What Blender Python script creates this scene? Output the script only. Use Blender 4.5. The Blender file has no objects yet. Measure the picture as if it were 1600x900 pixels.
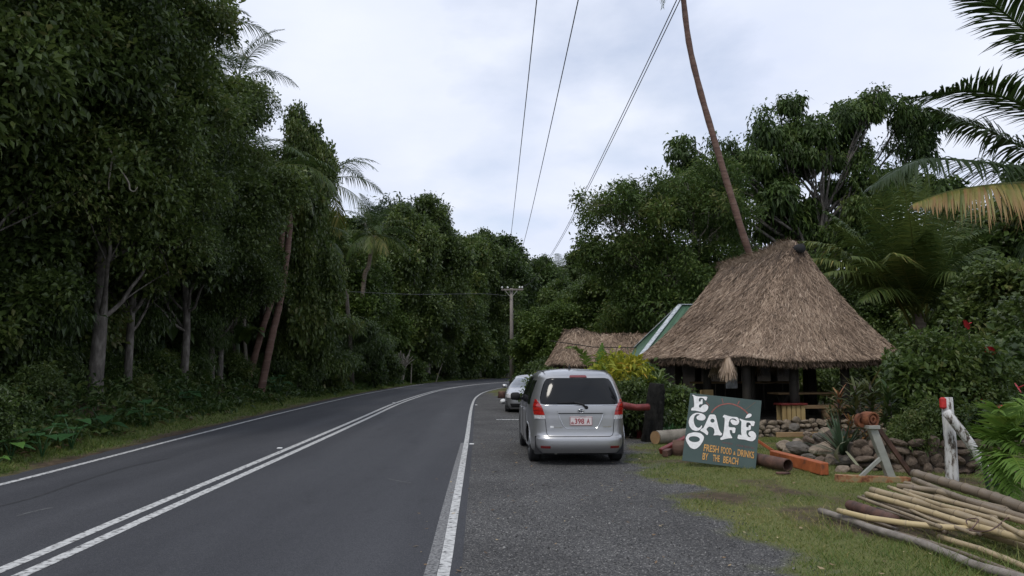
import bpy, math, random
import numpy as np
from mathutils import Vector, Matrix, geometry

S = bpy.context.scene
COL = S.collection
R = math.radians

# ------------------------------------------------------------------ camera
F_PX, PITCH, CAM_H = 1200.0, math.atan(122 / 1200), 1.65
cam_data = bpy.data.cameras.new('camera')
cam_data.sensor_width = 36
cam_data.lens = F_PX / 1600 * 36
cam_data.clip_start = 0.05
cam_data.clip_end = 5000
cam = bpy.data.objects.new('camera', cam_data)
COL.objects.link(cam)
cam.location = (0, 0, CAM_H)
cam.rotation_euler = (math.pi / 2 + PITCH, 0, 0)
S.camera = cam

# ------------------------------------------------------------------ sky and sun (bright overcast)
SUN_EL, SUN_AZ = R(58), R(215)          # azimuth measured clockwise from +Y
w = bpy.data.worlds.new('World')
S.world = w
w.use_nodes = True
nt = w.node_tree
nt.nodes.clear()


def N(nt, t, **kw):
    n = nt.nodes.new(t)
    for k, v in kw.items():
        setattr(n, k, v)
    return n


out = N(nt, 'ShaderNodeOutputWorld')
bg = N(nt, 'ShaderNodeBackground')
sky = N(nt, 'ShaderNodeTexSky', sky_type='NISHITA', sun_disc=False, sun_elevation=SUN_EL, sun_rotation=SUN_AZ)
tc = N(nt, 'ShaderNodeTexCoord')
sep = N(nt, 'ShaderNodeSeparateXYZ')
nt.links.new(tc.outputs['Generated'], sep.inputs[0])
zz = N(nt, 'ShaderNodeMath', operation='MAXIMUM')
nt.links.new(sep.outputs['Z'], zz.inputs[0])
zz.inputs[1].default_value = 0.0
zp = N(nt, 'ShaderNodeMath', operation='ADD')
nt.links.new(zz.outputs[0], zp.inputs[0])
zp.inputs[1].default_value = 0.22
dv = N(nt, 'ShaderNodeVectorMath', operation='DIVIDE')
cmb = N(nt, 'ShaderNodeCombineXYZ')
for i in range(3):
    nt.links.new(zp.outputs[0], cmb.inputs[i])
nt.links.new(tc.outputs['Generated'], dv.inputs[0])
nt.links.new(cmb.outputs[0], dv.inputs[1])
mp = N(nt, 'ShaderNodeMapping')
mp.inputs['Location'].default_value = (5.3, 4.4, 0)
mp.inputs['Scale'].default_value = (1.0, 1.0, 0.0)
nt.links.new(dv.outputs[0], mp.inputs[0])
n1 = N(nt, 'ShaderNodeTexNoise')
n1.inputs['Scale'].default_value = 1.15
n1.inputs['Detail'].default_value = 7
n1.inputs['Roughness'].default_value = 0.52
n1.inputs['Distortion'].default_value = 0.25
nt.links.new(mp.outputs[0], n1.inputs['Vector'])
cov = N(nt, 'ShaderNodeMapRange')
cov.inputs['From Min'].default_value = 0.36
cov.inputs['From Max'].default_value = 0.50
nt.links.new(n1.outputs['Fac'], cov.inputs['Value'])
n2 = N(nt, 'ShaderNodeTexNoise')
n2.inputs['Scale'].default_value = 2.3
n2.inputs['Detail'].default_value = 5
nt.links.new(mp.outputs[0], n2.inputs['Vector'])
cr = N(nt, 'ShaderNodeValToRGB')
cr.color_ramp.elements[0].position = 0.25
cr.color_ramp.elements[0].color = (0.65, 0.71, 0.87, 1)
cr.color_ramp.elements[1].position = 0.72
cr.color_ramp.elements[1].color = (0.79, 0.83, 0.93, 1)
nt.links.new(n2.outputs['Fac'], cr.inputs[0])
sc_ = N(nt, 'ShaderNodeMix', data_type='RGBA', blend_type='MULTIPLY')
sc_.inputs['Factor'].default_value = 1.0
sc_.inputs[7].default_value = (7.65, 7.65, 7.65, 1)
nt.links.new(cr.outputs[0], sc_.inputs[6])
mx = N(nt, 'ShaderNodeMix', data_type='RGBA')
nt.links.new(cov.outputs[0], mx.inputs['Factor'])
thin = N(nt, 'ShaderNodeMix', data_type='RGBA')
thin.inputs['Factor'].default_value = 0.62
nt.links.new(sky.outputs[0], thin.inputs[6])
nt.links.new(sc_.outputs[2], thin.inputs[7])
nt.links.new(thin.outputs[2], mx.inputs[6])
nt.links.new(sc_.outputs[2], mx.inputs[7])
nt.links.new(mx.outputs[2], bg.inputs['Color'])
bg.inputs['Strength'].default_value = 0.15
nt.links.new(bg.outputs[0], out.inputs[0])

sun_data = bpy.data.lights.new('sun', 'SUN')
sun_data.energy = 1.3
sun_data.angle = R(14)
sun_data.color = (1.0, 0.95, 0.87)
sun = bpy.data.objects.new('sun', sun_data)
COL.objects.link(sun)
sd = Vector((math.sin(SUN_AZ) * math.cos(SUN_EL), math.cos(SUN_AZ) * math.cos(SUN_EL), math.sin(SUN_EL)))
sun.rotation_euler = sd.to_track_quat('Z', 'Y').to_euler()
sun.location = (0, 0, 60)

vs = S.view_settings
vs.view_transform = 'Standard'
vs.look = 'None'
vs.exposure = 0.0
vs.gamma = 1.0
vs.use_curve_mapping = False
S.cycles.use_denoising = True
S.cycles.max_bounces = 7
S.cycles.diffuse_bounces = 3
S.cycles.glossy_bounces = 3
S.cycles.transmission_bounces = 4
S.cycles.transparent_max_bounces = 6
S.cycles.caustics_reflective = False
S.cycles.caustics_refractive = False


# ------------------------------------------------------------------ helpers
def at(px, py, Y):
    """the point of the place at forward distance Y seen at photo pixel (px, py)"""
    u, v = (px - 800) / F_PX, (450 - py) / F_PX
    fw = math.cos(PITCH) - v * math.sin(PITCH)
    up = math.sin(PITCH) + v * math.cos(PITCH)
    return Vector((u * Y / fw, Y, CAM_H + up * Y / fw))


def gat(px, py, z=0.0):
    u, v = (px - 800) / F_PX, (450 - py) / F_PX
    fw = math.cos(PITCH) - v * math.sin(PITCH)
    up = math.sin(PITCH) + v * math.cos(PITCH)
    t = (z - CAM_H) / up
    return Vector((u * t, fw * t, z))


def unit(a):
    return a / np.maximum(np.linalg.norm(a, axis=-1, keepdims=True), 1e-9)


def vnoise(x, y, seed=0):
    """smooth value noise in [0,1]"""
    xi, yi = np.floor(x).astype(np.int64), np.floor(y).astype(np.int64)
    fx, fy = x - xi, y - yi
    fx, fy = fx * fx * (3 - 2 * fx), fy * fy * (3 - 2 * fy)

    def h(a, b):
        n = (a * 374761393 + b * 668265263 + seed * 974634777) & 0x7fffffff
        n = ((n ^ (n >> 13)) * 1274126177) & 0x7fffffff
        return ((n ^ (n >> 16)) & 0xffff) / 65535.0
    return (h(xi, yi) * (1 - fx) + h(xi + 1, yi) * fx) * (1 - fy) + (h(xi, yi + 1) * (1 - fx) + h(xi + 1, yi + 1) * fx) * fy


def fnoise(x, y, seed=0, o=4):
    s, a, t = 0, 1.0, 0
    for k in range(o):
        s = s + a * vnoise(x * 2 ** k, y * 2 ** k, seed + k)
        t += a
        a *= 0.5
    return s / t


def sstep(a, b, x):
    t = np.clip((x - a) / (b - a), 0, 1)
    return t * t * (3 - 2 * t)


class MB:
    """collects geometry, builds ONE mesh"""

    def __init__(self):
        self.V, self.F, self.T, self.n = [], [], [], 0

    def add(self, V, F, tint=0.5, mi=0):
        V = np.asarray(V, float).reshape(-1, 3)
        F = np.asarray(F, np.int64)
        if len(F) == 0:
            return self
        self.F.append((F + self.n, mi))
        t = np.empty(len(V))
        t[:] = tint
        self.V.append(V)
        self.T.append(t)
        self.n += len(V)
        return self

    def mesh(self, name, mats, smooth=False):
        me = bpy.data.meshes.new(name)
        V = np.concatenate(self.V)
        me.vertices.add(len(V))
        me.vertices.foreach_set('co', V.astype(np.float32).ravel())
        loops = np.concatenate([f.ravel() for f, _ in self.F])
        tot = np.concatenate([np.full(len(f), f.shape[1]) for f, _ in self.F])
        mi = np.concatenate([np.full(len(f), m) for f, m in self.F])
        me.loops.add(len(loops))
        me.loops.foreach_set('vertex_index', loops.astype(np.int32))
        me.polygons.add(len(tot))
        st = np.concatenate([[0], np.cumsum(tot)[:-1]])
        me.polygons.foreach_set('loop_start', st.astype(np.int32))
        me.polygons.foreach_set('material_index', mi.astype(np.int32))
        me.polygons.foreach_set('use_smooth', np.full(len(tot), bool(smooth)))
        a = me.attributes.new('tint', 'FLOAT', 'POINT')
        a.data.foreach_set('value', np.concatenate(self.T).astype(np.float32))
        for m in (mats if isinstance(mats, (list, tuple)) else [mats]):
            me.materials.append(m)
        me.update(calc_edges=True)
        return me

    def build(self, name, mats, parent=None, smooth=False):
        return put(name, self.mesh(name, mats, smooth), parent)

    # ---- primitives
    def box(self, c, s, rot=None, tint=0.5, mi=0, bev=0.0):
        """box of full size s; with bev > 0 its edges are chamfered"""
        x, y, z = [v / 2 for v in s]
        if bev > 0:
            b = min(bev, x * .9, y * .9, z * .9)
            P = []
            for sx in (-1, 1):
                for sy in (-1, 1):
                    for sz in (-1, 1):
                        P += [(sx * (x - b), sy * (y - b), sz * z), (sx * (x - b), sy * y, sz * (z - b)), (sx * x, sy * (y - b), sz * (z - b))]
            P = np.array(P)
            g = lambda a, b_, c_, k: 3 * (4 * a + 2 * b_ + c_) + k
            Fq = []
            for s_ in (0, 1):
                Fq += [(g(0, 0, s_, 0), g(1, 0, s_, 0), g(1, 1, s_, 0), g(0, 1, s_, 0)),
                       (g(0, s_, 0, 1), g(1, s_, 0, 1), g(1, s_, 1, 1), g(0, s_, 1, 1)),
                       (g(s_, 0, 0, 2), g(s_, 1, 0, 2), g(s_, 1, 1, 2), g(s_, 0, 1, 2))]
            for a in (0, 1):
                for b_ in (0, 1):
                    Fq += [(g(0, a, b_, 0), g(1, a, b_, 0), g(1, a, b_, 1), g(0, a, b_, 1)),
                           (g(a, 0, b_, 0), g(a, 1, b_, 0), g(a, 1, b_, 2), g(a, 0, b_, 2)),
                           (g(a, b_, 0, 1), g(a, b_, 1, 1), g(a, b_, 1, 2), g(a, b_, 0, 2))]
            Ft = [(3 * i, 3 * i + 1, 3 * i + 2) for i in range(8)]
        else:
            P = np.array([(sx * x, sy * y, sz * z) for sx in (-1, 1) for sy in (-1, 1) for sz in (-1, 1)])
            Fq = [(0, 1, 3, 2), (4, 6, 7, 5), (0, 4, 5, 1), (2, 3, 7, 6), (0, 2, 6, 4), (1, 5, 7, 3)]
            Ft = []
        if rot is not None:
            P = P @ np.array(rot.to_3x3() if hasattr(rot, 'to_3x3') else rot).T
        P = P + np.array(c)
        n0 = self.n
        self.add(P, Fq, tint, mi)
        if Ft:
            self.F.append((np.array(Ft) + n0, mi))
        return self

    def bar(self, p, q, w_, h_, up=(0, 0, 1), tint=0.5, mi=0, bev=0.0):
        p, q = Vector(p), Vector(q)
        d = (q - p)
        L = d.length
        y = d.normalized()
        x = y.cross(Vector(up)).normalized()
        z = x.cross(y)
        M = Matrix((x, y, z)).transposed()
        return self.box((p + q) / 2, (w_, L, h_), M, tint, mi, bev)

    def tube(self, pts, rad, seg=8, cap=True, tint=0.5, mi=0):
        pts = np.asarray([tuple(p) for p in pts], float)
        k = len(pts)
        rad = np.broadcast_to(np.asarray(rad, float), (k,))
        T = np.gradient(pts, axis=0)
        T = unit(T)
        a = np.array([0, 0, 1.0]) if abs(T[0][2]) < 0.9 else np.array([1.0, 0, 0])
        u = unit(np.cross(T[0], a))
        U = np.zeros_like(pts)
        for i in range(k):
            u = u - T[i] * np.dot(u, T[i])
            u = u / max(np.linalg.norm(u), 1e-9)
            U[i] = u
        W = np.cross(T, U)
        an = np.arange(seg) * 2 * math.pi / seg
        P = pts[:, None, :] + rad[:, None, None] * (np.cos(an)[None, :, None] * U[:, None, :] + np.sin(an)[None, :, None] * W[:, None, :])
        P = P.reshape(-1, 3)
        i, j = np.meshgrid(np.arange(k - 1), np.arange(seg), indexing='ij')
        j2 = (j + 1) % seg
        Fq = np.stack([i * seg + j, i * seg + j2, (i + 1) * seg + j2, (i + 1) * seg + j], -1).reshape(-1, 4)
        tt = tint if np.isscalar(tint) else np.repeat(np.asarray(tint), seg)
        n0 = self.n
        self.add(P, Fq, tt, mi)
        if cap:
            t0 = tt if np.isscalar(tt) else tt[0]
            for e, c in ((0, pts[0]), (k - 1, pts[-1])):
                b = self.n
                self.add([c], np.zeros((1, 3), int), t0, mi)
                self.F.pop()
                ring = n0 + e * seg + np.arange(seg)
                nx = np.roll(ring, -1)
                f = np.stack([np.full(seg, b), nx, ring] if e == 0 else [np.full(seg, b), ring, nx], -1)
                self.F.append((f, mi))
        return self

    def lathe(self, prof, M=None, seg=20, tint=0.5, mi=0):
        """profile of (radius, height) turned about z, then moved by M"""
        prof = np.array(prof, float)
        an = np.arange(seg) * 2 * math.pi / seg
        P = np.stack([prof[:, 0, None] * np.cos(an), prof[:, 0, None] * np.sin(an), np.repeat(prof[:, 1, None], seg, 1)], -1).reshape(-1, 3)
        if M is not None:
            A = np.array(M)
            P = P @ A[:3, :3].T + A[:3, 3]
        k = len(prof)
        i, j = np.meshgrid(np.arange(k - 1), np.arange(seg), indexing='ij')
        j2 = (j + 1) % seg
        return self.add(P, np.stack([i * seg + j, i * seg + j2, (i + 1) * seg + j2, (i + 1) * seg + j], -1).reshape(-1, 4), tint, mi)

    def grid(self, P, tint=0.5, mi=0):
        """P of shape (a, b, 3)"""
        a, b = P.shape[:2]
        i, j = np.meshgrid(np.arange(a - 1), np.arange(b - 1), indexing='ij')
        Fq = np.stack([i * b + j, i * b + j + 1, (i + 1) * b + j + 1, (i + 1) * b + j], -1).reshape(-1, 4)
        t = tint if np.isscalar(tint) else np.asarray(tint).ravel()
        return self.add(P.reshape(-1, 3), Fq, t, mi)

    def poly(self, loops, f, tint=0.5, mi=0):
        """flat polygon with holes, 2-D loops mapped to space by f(x, y)"""
        L3 = [[Vector((p[0], p[1], 0)) for p in l] for l in loops]
        tri = geometry.tessellate_polygon(L3)
        pts = [p for l in L3 for p in l]
        return self.add([tuple(f(p.x, p.y)) for p in pts], np.array(tri), tint, mi)


def put(name, me, parent=None, loc=(0, 0, 0), rot=(0, 0, 0), scale=(1, 1, 1)):
    o = bpy.data.objects.new(name, me)
    COL.objects.link(o)
    o.location, o.rotation_euler, o.scale = loc, rot, scale
    if parent is not None:
        o.parent = parent
    return o


def thing(name, label, cat, loc=(0, 0, 0), rotz=0.0, group=None, scale=1.0):
    o = put(name, None, None, loc, (0, 0, rotz), (scale,) * 3)
    return tag(o, label, cat, group)


def tag(o, label=None, cat=None, group=None, kind=None):
    for k, v in (('label', label), ('category', cat), ('group', group), ('kind', kind)):
        if v:
            o[k] = v
    return o


def copy_tree(o, parent=None):
    c = o.copy()
    COL.objects.link(c)
    if parent is not None:
        c.parent = parent
    for ch in list(o.children):
        copy_tree(ch, c)
    return c


def bez(p0, p1, p2, n):
    t = np.linspace(0, 1, n)[:, None]
    p0, p1, p2 = [np.array(tuple(p)) for p in (p0, p1, p2)]
    return (1 - t) ** 2 * p0 + 2 * t * (1 - t) * p1 + t * t * p2


def smooth_path(pts, n):
    """Catmull-Rom through pts"""
    P = np.array([tuple(p) for p in pts], float)
    P = np.vstack([2 * P[0] - P[1], P, 2 * P[-1] - P[-2]])
    k = len(P) - 3
    r = []
    for s in np.linspace(0, k - 1e-6, n):
        i = int(s)
        t = s - i
        a, b, c, d = P[i], P[i + 1], P[i + 2], P[i + 3]
        r.append(0.5 * (2 * b + (c - a) * t + (2 * a - 5 * b + 4 * c - d) * t * t + (3 * b - a - 3 * c + d) * t ** 3))
    return np.array(r)


# ------------------------------------------------------------------ materials
def new_mat(name):
    m = bpy.data.materials.new(name)
    m.use_nodes = True
    nt = m.node_tree
    b = nt.nodes['Principled BSDF']
    return m, nt, b


def noise_node(nt, scale, detail=5, rough=0.55, stretch=None, coord='Object'):
    t = N(nt, 'ShaderNodeTexCoord')
    n = N(nt, 'ShaderNodeTexNoise')
    n.inputs['Scale'].default_value = scale
    n.inputs['Detail'].default_value = detail
    n.inputs['Roughness'].default_value = rough
    if stretch:
        mpn = N(nt, 'ShaderNodeMapping')
        mpn.inputs['Scale'].default_value = stretch
        nt.links.new(t.outputs[coord], mpn.inputs[0])
        nt.links.new(mpn.outputs[0], n.inputs['Vector'])
    else:
        nt.links.new(t.outputs[coord], n.inputs['Vector'])
    return n


def ramp(nt, src, stops):
    r = N(nt, 'ShaderNodeValToRGB')
    e = r.color_ramp.elements
    while len(e) < len(stops):
        e.new(0.5)
    for i, (p, c) in enumerate(stops):
        e[i].position = p
        e[i].color = (*c, 1)
    nt.links.new(src, r.inputs[0])
    return r


def add_bump(nt, b, src, strength, dist=0.01):
    bp = N(nt, 'ShaderNodeBump')
    bp.inputs['Strength'].default_value = strength
    bp.inputs['Distance'].default_value = dist
    nt.links.new(src, bp.inputs['Height'])
    nt.links.new(bp.outputs[0], b.inputs['Normal'])


def pmat(name, stops, scale=6, rough=0.8, bump=0.0, bscale=None, dist=0.01, metal=0.0, stretch=None, detail=5, coat=0.0, spec=0.5, coord='Object'):
    """principled with colours from one noise; stops = [(pos, rgb), ...] or one rgb"""
    m, nt, b = new_mat(name)
    if isinstance(stops[0], (int, float)):
        b.inputs['Base Color'].default_value = (*stops, 1)
    else:
        n = noise_node(nt, scale, detail, 0.6, stretch, coord)
        nt.links.new(ramp(nt, n.outputs['Fac'], stops).outputs[0], b.inputs['Base Color'])
    b.inputs['Roughness'].default_value = rough
    b.inputs['Metallic'].default_value = metal
    b.inputs['Coat Weight'].default_value = coat
    b.inputs['Coat Roughness'].default_value = 0.06
    b.inputs['Specular IOR Level'].default_value = spec
    if bump:
        add_bump(nt, b, noise_node(nt, bscale or scale * 3, 6, 0.6, stretch, coord).outputs['Fac'], bump, dist)
    return m


def leaf_mat(name, stops, rough=0.5, trans=0.3, rand=0.25, spec=0.3):
    """leaf colours run along the per-leaf 'tint' value, shifted a little from plant to plant"""
    m, nt, b = new_mat(name)
    at_ = N(nt, 'ShaderNodeAttribute', attribute_name='tint')
    oi = N(nt, 'ShaderNodeObjectInfo')
    ma = N(nt, 'ShaderNodeMath', operation='MULTIPLY_ADD')
    nt.links.new(oi.outputs['Random'], ma.inputs[0])
    ma.inputs[1].default_value = rand
    ma.inputs[2].default_value = -rand / 2
    ad = N(nt, 'ShaderNodeMath', operation='ADD', use_clamp=True)
    nt.links.new(at_.outputs['Fac'], ad.inputs[0])
    nt.links.new(ma.outputs[0], ad.inputs[1])
    rp = ramp(nt, ad.outputs[0], stops)
    nt.links.new(rp.outputs[0], b.inputs['Base Color'])
    b.inputs['Roughness'].default_value = rough
    b.inputs['Specular IOR Level'].default_value = spec
    if trans:
        tr = N(nt, 'ShaderNodeBsdfTranslucent')
        nt.links.new(rp.outputs[0], tr.inputs['Color'])
        mxs = N(nt, 'ShaderNodeMixShader')
        mxs.inputs[0].default_value = trans
        nt.links.new(b.outputs[0], mxs.inputs[1])
        nt.links.new(tr.outputs[0], mxs.inputs[2])
        nt.links.new(mxs.outputs[0], nt.nodes['Material Output'].inputs[0])
    return m


def tint_mat(name, stops, rough=0.8, bump=0.0, bscale=40, metal=0.0, stretch=None, dist=0.004, mixn=0.35, nscale=8):
    """colour along the per-piece tint plus a little noise"""
    m, nt, b = new_mat(name)
    at_ = N(nt, 'ShaderNodeAttribute', attribute_name='tint')
    n = noise_node(nt, nscale, 5, 0.6, stretch)
    ma = N(nt, 'ShaderNodeMath', operation='MULTIPLY_ADD')
    nt.links.new(n.outputs['Fac'], ma.inputs[0])
    ma.inputs[1].default_value = mixn * 2
    ma.inputs[2].default_value = -mixn
    ad = N(nt, 'ShaderNodeMath', operation='ADD', use_clamp=True)
    nt.links.new(at_.outputs['Fac'], ad.inputs[0])
    nt.links.new(ma.outputs[0], ad.inputs[1])
    nt.links.new(ramp(nt, ad.outputs[0], stops).outputs[0], b.inputs['Base Color'])
    b.inputs['Roughness'].default_value = rough
    b.inputs['Metallic'].default_value = metal
    if bump:
        add_bump(nt, b, noise_node(nt, bscale, 6, 0.6, stretch).outputs['Fac'], bump, dist)
    return m


M = {}
M['leaf_dark'] = leaf_mat('leaf_dark', [(0, (.04, .063, .019)), (.5, (.09, .135, .032)), (.85, (.145, .19, .045)), (1, (.19, .19, .065))], trans=.4, rand=.45, rough=.42, spec=.5)
M['leaf_mid'] = leaf_mat('leaf_mid', [(0, (.04, .068, .019)), (.5, (.085, .135, .031)), (.85, (.14, .19, .042)), (1, (.19, .2, .06))], trans=.38, rand=.42, rough=.42, spec=.5)
M['leaf_yellowgreen'] = leaf_mat('leaf_yellowgreen', [(0, (.05, .085, .018)), (.5, (.10, .155, .03)), (.9, (.17, .21, .045)), (1, (.23, .23, .07))])
M['leaf_rain'] = leaf_mat('leaf_rain', [(0, (.034, .06, .016)), (.5, (.072, .12, .027)), (.85, (.12, .165, .035)), (1, (.16, .17, .055))])
M['leaf_haze'] = leaf_mat('leaf_haze', [(0, (.05, .075, .045)), (.6, (.09, .125, .075)), (1, (.14, .16, .1))])  # bluish haze of the far hill is put into this leaf colour
M['leaf_croton'] = leaf_mat('leaf_croton', [(0, (.10, .16, .02)), (.4, (.3, .32, .03)), (.8, (.48, .42, .05)), (1, (.5, .3, .05))], rand=0.1)
M['leaf_red'] = leaf_mat('leaf_red', [(0, (.03, .06, .015)), (.4, (.09, .10, .03)), (.7, (.24, .10, .05)), (1, (.34, .19, .06))])
M['leaf_taro'] = leaf_mat('leaf_taro', [(0, (.02, .06, .025)), (.5, (.05, .12, .04)), (1, (.16, .3, .05))], rough=0.35)
M['leaf_agave'] = leaf_mat('leaf_agave', [(0, (.035, .06, .03)), (.5, (.07, .11, .06)), (1, (.26, .26, .17))], trans=.1)
M['frond'] = leaf_mat('frond', [(0, (.022, .04, .012)), (.5, (.05, .085, .022)), (.8, (.12, .15, .035)), (.9, (.29, .26, .08)), (1, (.34, .21, .09))], rough=0.45, rand=0.12, spec=.25)
M['areca'] = leaf_mat('areca', [(0, (.05, .10, .015)), (.5, (.11, .2, .03)), (.9, (.26, .32, .06)), (1, (.35, .32, .1))], rand=0.1)
M['undergrowth'] = leaf_mat('undergrowth', [(0, (.022, .042, .012)), (.5, (.05, .088, .021)), (.8, (.09, .12, .028)), (.92, (.1, .085, .035)), (1, (.17, .11, .06))])
M['grass'] = leaf_mat('grass', [(0, (.055, .105, .02)), (.45, (.13, .18, .038)), (.75, (.22, .225, .065)), (1, (.36, .3, .13))], rand=0)
M['bark'] = pmat('bark', [(.3, (.05, .043, .036)), (.5, (.12, .106, .09)), (.62, (.2, .18, .155)), (.75, (.27, .26, .22))], 5, .9, .6, 14, .03, stretch=(1, 1, .35))
M['bark_dark'] = pmat('bark_dark', [(.3, (.045, .036, .028)), (.6, (.1, .085, .066))], 5, .9, .6, 14, .03, stretch=(1, 1, .35))
M['bark_pale'] = pmat('bark_pale', [(.3, (.16, .14, .11)), (.6, (.3, .27, .22))], 4, .9, .4, 14, .02)
M['palm_bark'] = pmat('palm_bark', [(.3, (.12, .09, .065)), (.55, (.2, .16, .12)), (.75, (.3, .25, .19))], 4, .9, .5, 10, .02, stretch=(.4, .4, 4))
M['palm_bark_red'] = pmat('palm_bark_red', [(.3, (.085, .05, .038)), (.55, (.155, .088, .064)), (.75, (.2, .15, .12))], 3, .85, .5, 10, .02, stretch=(.5, .5, 3))
M['thatch'] = tint_mat('thatch', [(0, (.055, .036, .025)), (.4, (.225, .155, .105)), (.75, (.42, .31, .22)), (1, (.55, .43, .32))], .85, mixn=.18, nscale=1.6)
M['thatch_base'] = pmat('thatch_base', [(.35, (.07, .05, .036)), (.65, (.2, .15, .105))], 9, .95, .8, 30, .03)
M['thatch_ridge'] = pmat('thatch_ridge', [(.35, (.15, .11, .075)), (.65, (.29, .215, .15))], 12, .95, .9, 40, .03)
M['wood_dark'] = pmat('wood_dark', [(.3, (.018, .015, .012)), (.7, (.05, .042, .034))], 4, .85, .5, 14, stretch=(1, 1, .3))
M['wood_grey'] = pmat('wood_grey', [(.3, (.13, .115, .1)), (.55, (.24, .21, .185)), (.75, (.33, .3, .27))], 5, .85, .5, 16, stretch=(1, 1, .15))
M['plank_warm'] = pmat('plank_warm', [(.3, (.26, .15, .07)), (.7, (.42, .28, .15))], 3, .7, .2, 20, stretch=(.3, 1, 1))
M['plank_yellow'] = pmat('plank_yellow', [(.3, (.3, .2, .08)), (.7, (.48, .35, .16))], 3, .7, .2, 20, stretch=(1, 1, .3))
M['orange_paint'] = pmat('orange_paint', [(.3, (.13, .05, .025)), (.42, (.33, .085, .025)), (.6, (.42, .115, .035)), (.75, (.5, .2, .09))], 6, .6, .2, 20)
M['red_paint'] = pmat('red_paint', [(.3, (.08, .012, .011)), (.6, (.19, .026, .022)), (.8, (.24, .09, .075))], 7, .55, .2, 20)
M['rust'] = pmat('rust', [(.3, (.08, .03, .015)), (.55, (.2, .07, .03)), (.75, (.3, .12, .05))], 9, .9, .5, 30)
M['rust_dark'] = pmat('rust_dark', [(.3, (.045, .026, .02)), (.6, (.12, .06, .042)), (.8, (.19, .11, .08))], 7, .75, .3, 30)
M['rust_paint'] = pmat('rust_paint', [(.36, (.13, .045, .02)), (.48, (.28, .12, .05)), (.56, (.3, .21, .1)), (.7, (.2, .18, .1))], 9, .85, .3, 30)
M['grey_steel'] = pmat('grey_steel', [(.3, (.2, .2, .17)), (.6, (.32, .32, .28)), (.8, (.3, .2, .12))], 4, .6, .2, 20)
M['stone'] = pmat('stone', [(.25, (.11, .085, .06)), (.5, (.24, .19, .14)), (.72, (.36, .3, .22)), (.8, (.44, .4, .33))], 3, .9, .7, 12, .03, coord='Object')
M['stone_brown'] = pmat('stone_brown', [(.25, (.06, .045, .033)), (.5, (.13, .095, .068)), (.75, (.22, .17, .125))], 3, .9, .7, 12, .03)
M['stone_dark'] = pmat('stone_dark', [(.3, (.07, .062, .052)), (.7, (.17, .15, .125))], 3, .9, .7, 12, .03)
M['mortar'] = pmat('mortar', [(.3, (.035, .027, .02)), (.7, (.085, .068, .05))], 9, .95, .5, 30)
M['black_rubber'] = pmat('black_rubber', (.018, .018, .019), rough=.75)
M['dark'] = pmat('dark', (.012, .012, .013), rough=.8)
M['chrome'] = pmat('chrome', (.7, .71, .72), rough=.18, metal=1.0)
M['white_plastic'] = pmat('white_plastic', (.75, .75, .73), rough=.4)
M['wire'] = pmat('wire', (.12, .125, .13), rough=.55, metal=.3)
M['white_line'] = pmat('white_line', [(.36, (.07, .07, .072)), (.43, (.3, .3, .29)), (.5, (.47, .47, .455)), (.7, (.6, .6, .58))], 16, .8, .15, 120, .004, detail=8)
M['sand'] = pmat('sand', [(.3, (.28, .22, .15)), (.7, (.45, .37, .27))], 12, .95, .4, 60)

# ------------------------------------------------------------------ road lines traced on the ground
LINE_L = np.array([(-6.2, -40), (-6.6, -10), (-6.9, 3), (-7.05, 8), (-7.15, 10.95), (-7.33, 13.96), (-7.64, 18.61), (-8.24, 29.59), (-8.72, 44.6), (-8.6, 58.2), (-8.05, 72.1), (-7.02, 80.8), (-4.67, 94.1), (-.52, 105.5), (6, 115), (16, 124), (40, 136), (90, 150)], float)
LINE_C = np.array([(-3.7, -40), (-3.85, -10), (-3.96, 3), (-4.02, 6.3), (-4.13, 9.14), (-4.4, 16.77), (-4.7, 24.5), (-5.1, 34.8), (-5.14, 46.2), (-4.93, 54.0), (-4.46, 59.9), (-3.4, 68.2), (-1.88, 75.2), (-.2, 80.2), (5, 91), (14, 100), (38, 112), (90, 126)], float)
LINE_R = np.array([(-.3, -40), (-.42, -10), (-.5, 3), (-.59, 6.27), (-.7, 8.94), (-.94, 14.66), (-1.15, 19.5), (-1.44, 25.81), (-1.72, 32.5), (-1.92, 38.9), (-1.94, 43.9), (-1.8, 49.), (-1.32, 54.6), (-.25, 60.3), (4.4, 70), (13, 79), (37, 90), (90, 103)], float)


def dense(P, n=260):
    return smooth_path([(a, b, 0) for a, b in P], n)[:, :2]


DL, DC, DR = dense(LINE_L), dense(LINE_C), dense(LINE_R)


def shift(P, d):
    """P moved d metres to its right"""
    T = unit(np.gradient(P, axis=0))
    return P + np.stack([T[:, 1], -T[:, 0]], 1) * d


def dist_left(x, y):
    """metres to the outside (left) of the far edge line; negative on the road"""
    x, y = np.broadcast_arrays(np.asarray(x, float), np.asarray(y, float))
    sh = x.shape
    q = np.stack([x.ravel(), y.ravel()], 1)
    best = np.full(len(q), 1e9)
    side = np.zeros(len(q))
    P = DL[::3]
    for a, b in zip(P[:-1], P[1:]):
        ab = b - a
        t = np.clip(((q - a) @ ab) / (ab @ ab), 0, 1)
        d = q - (a + t[:, None] * ab)
        dd = np.hypot(d[:, 0], d[:, 1])
        c = ab[0] * d[:, 1] - ab[1] * d[:, 0]
        m = dd < best
        best[m] = dd[m]
        side[m] = c[m]
    return (np.where(side >= 0, 1, -1) * best).reshape(sh)


def lot_edge(y):
    return np.interp(y, [-40, 3, 6, 9, 12, 17, 22, 28, 34, 40, 45, 60], [2.2, 2.2, 2.25, 2.25, 2.45, 2.75, 2.8, 2.6, 1.6, 0.1, -1.2, -2])


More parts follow.
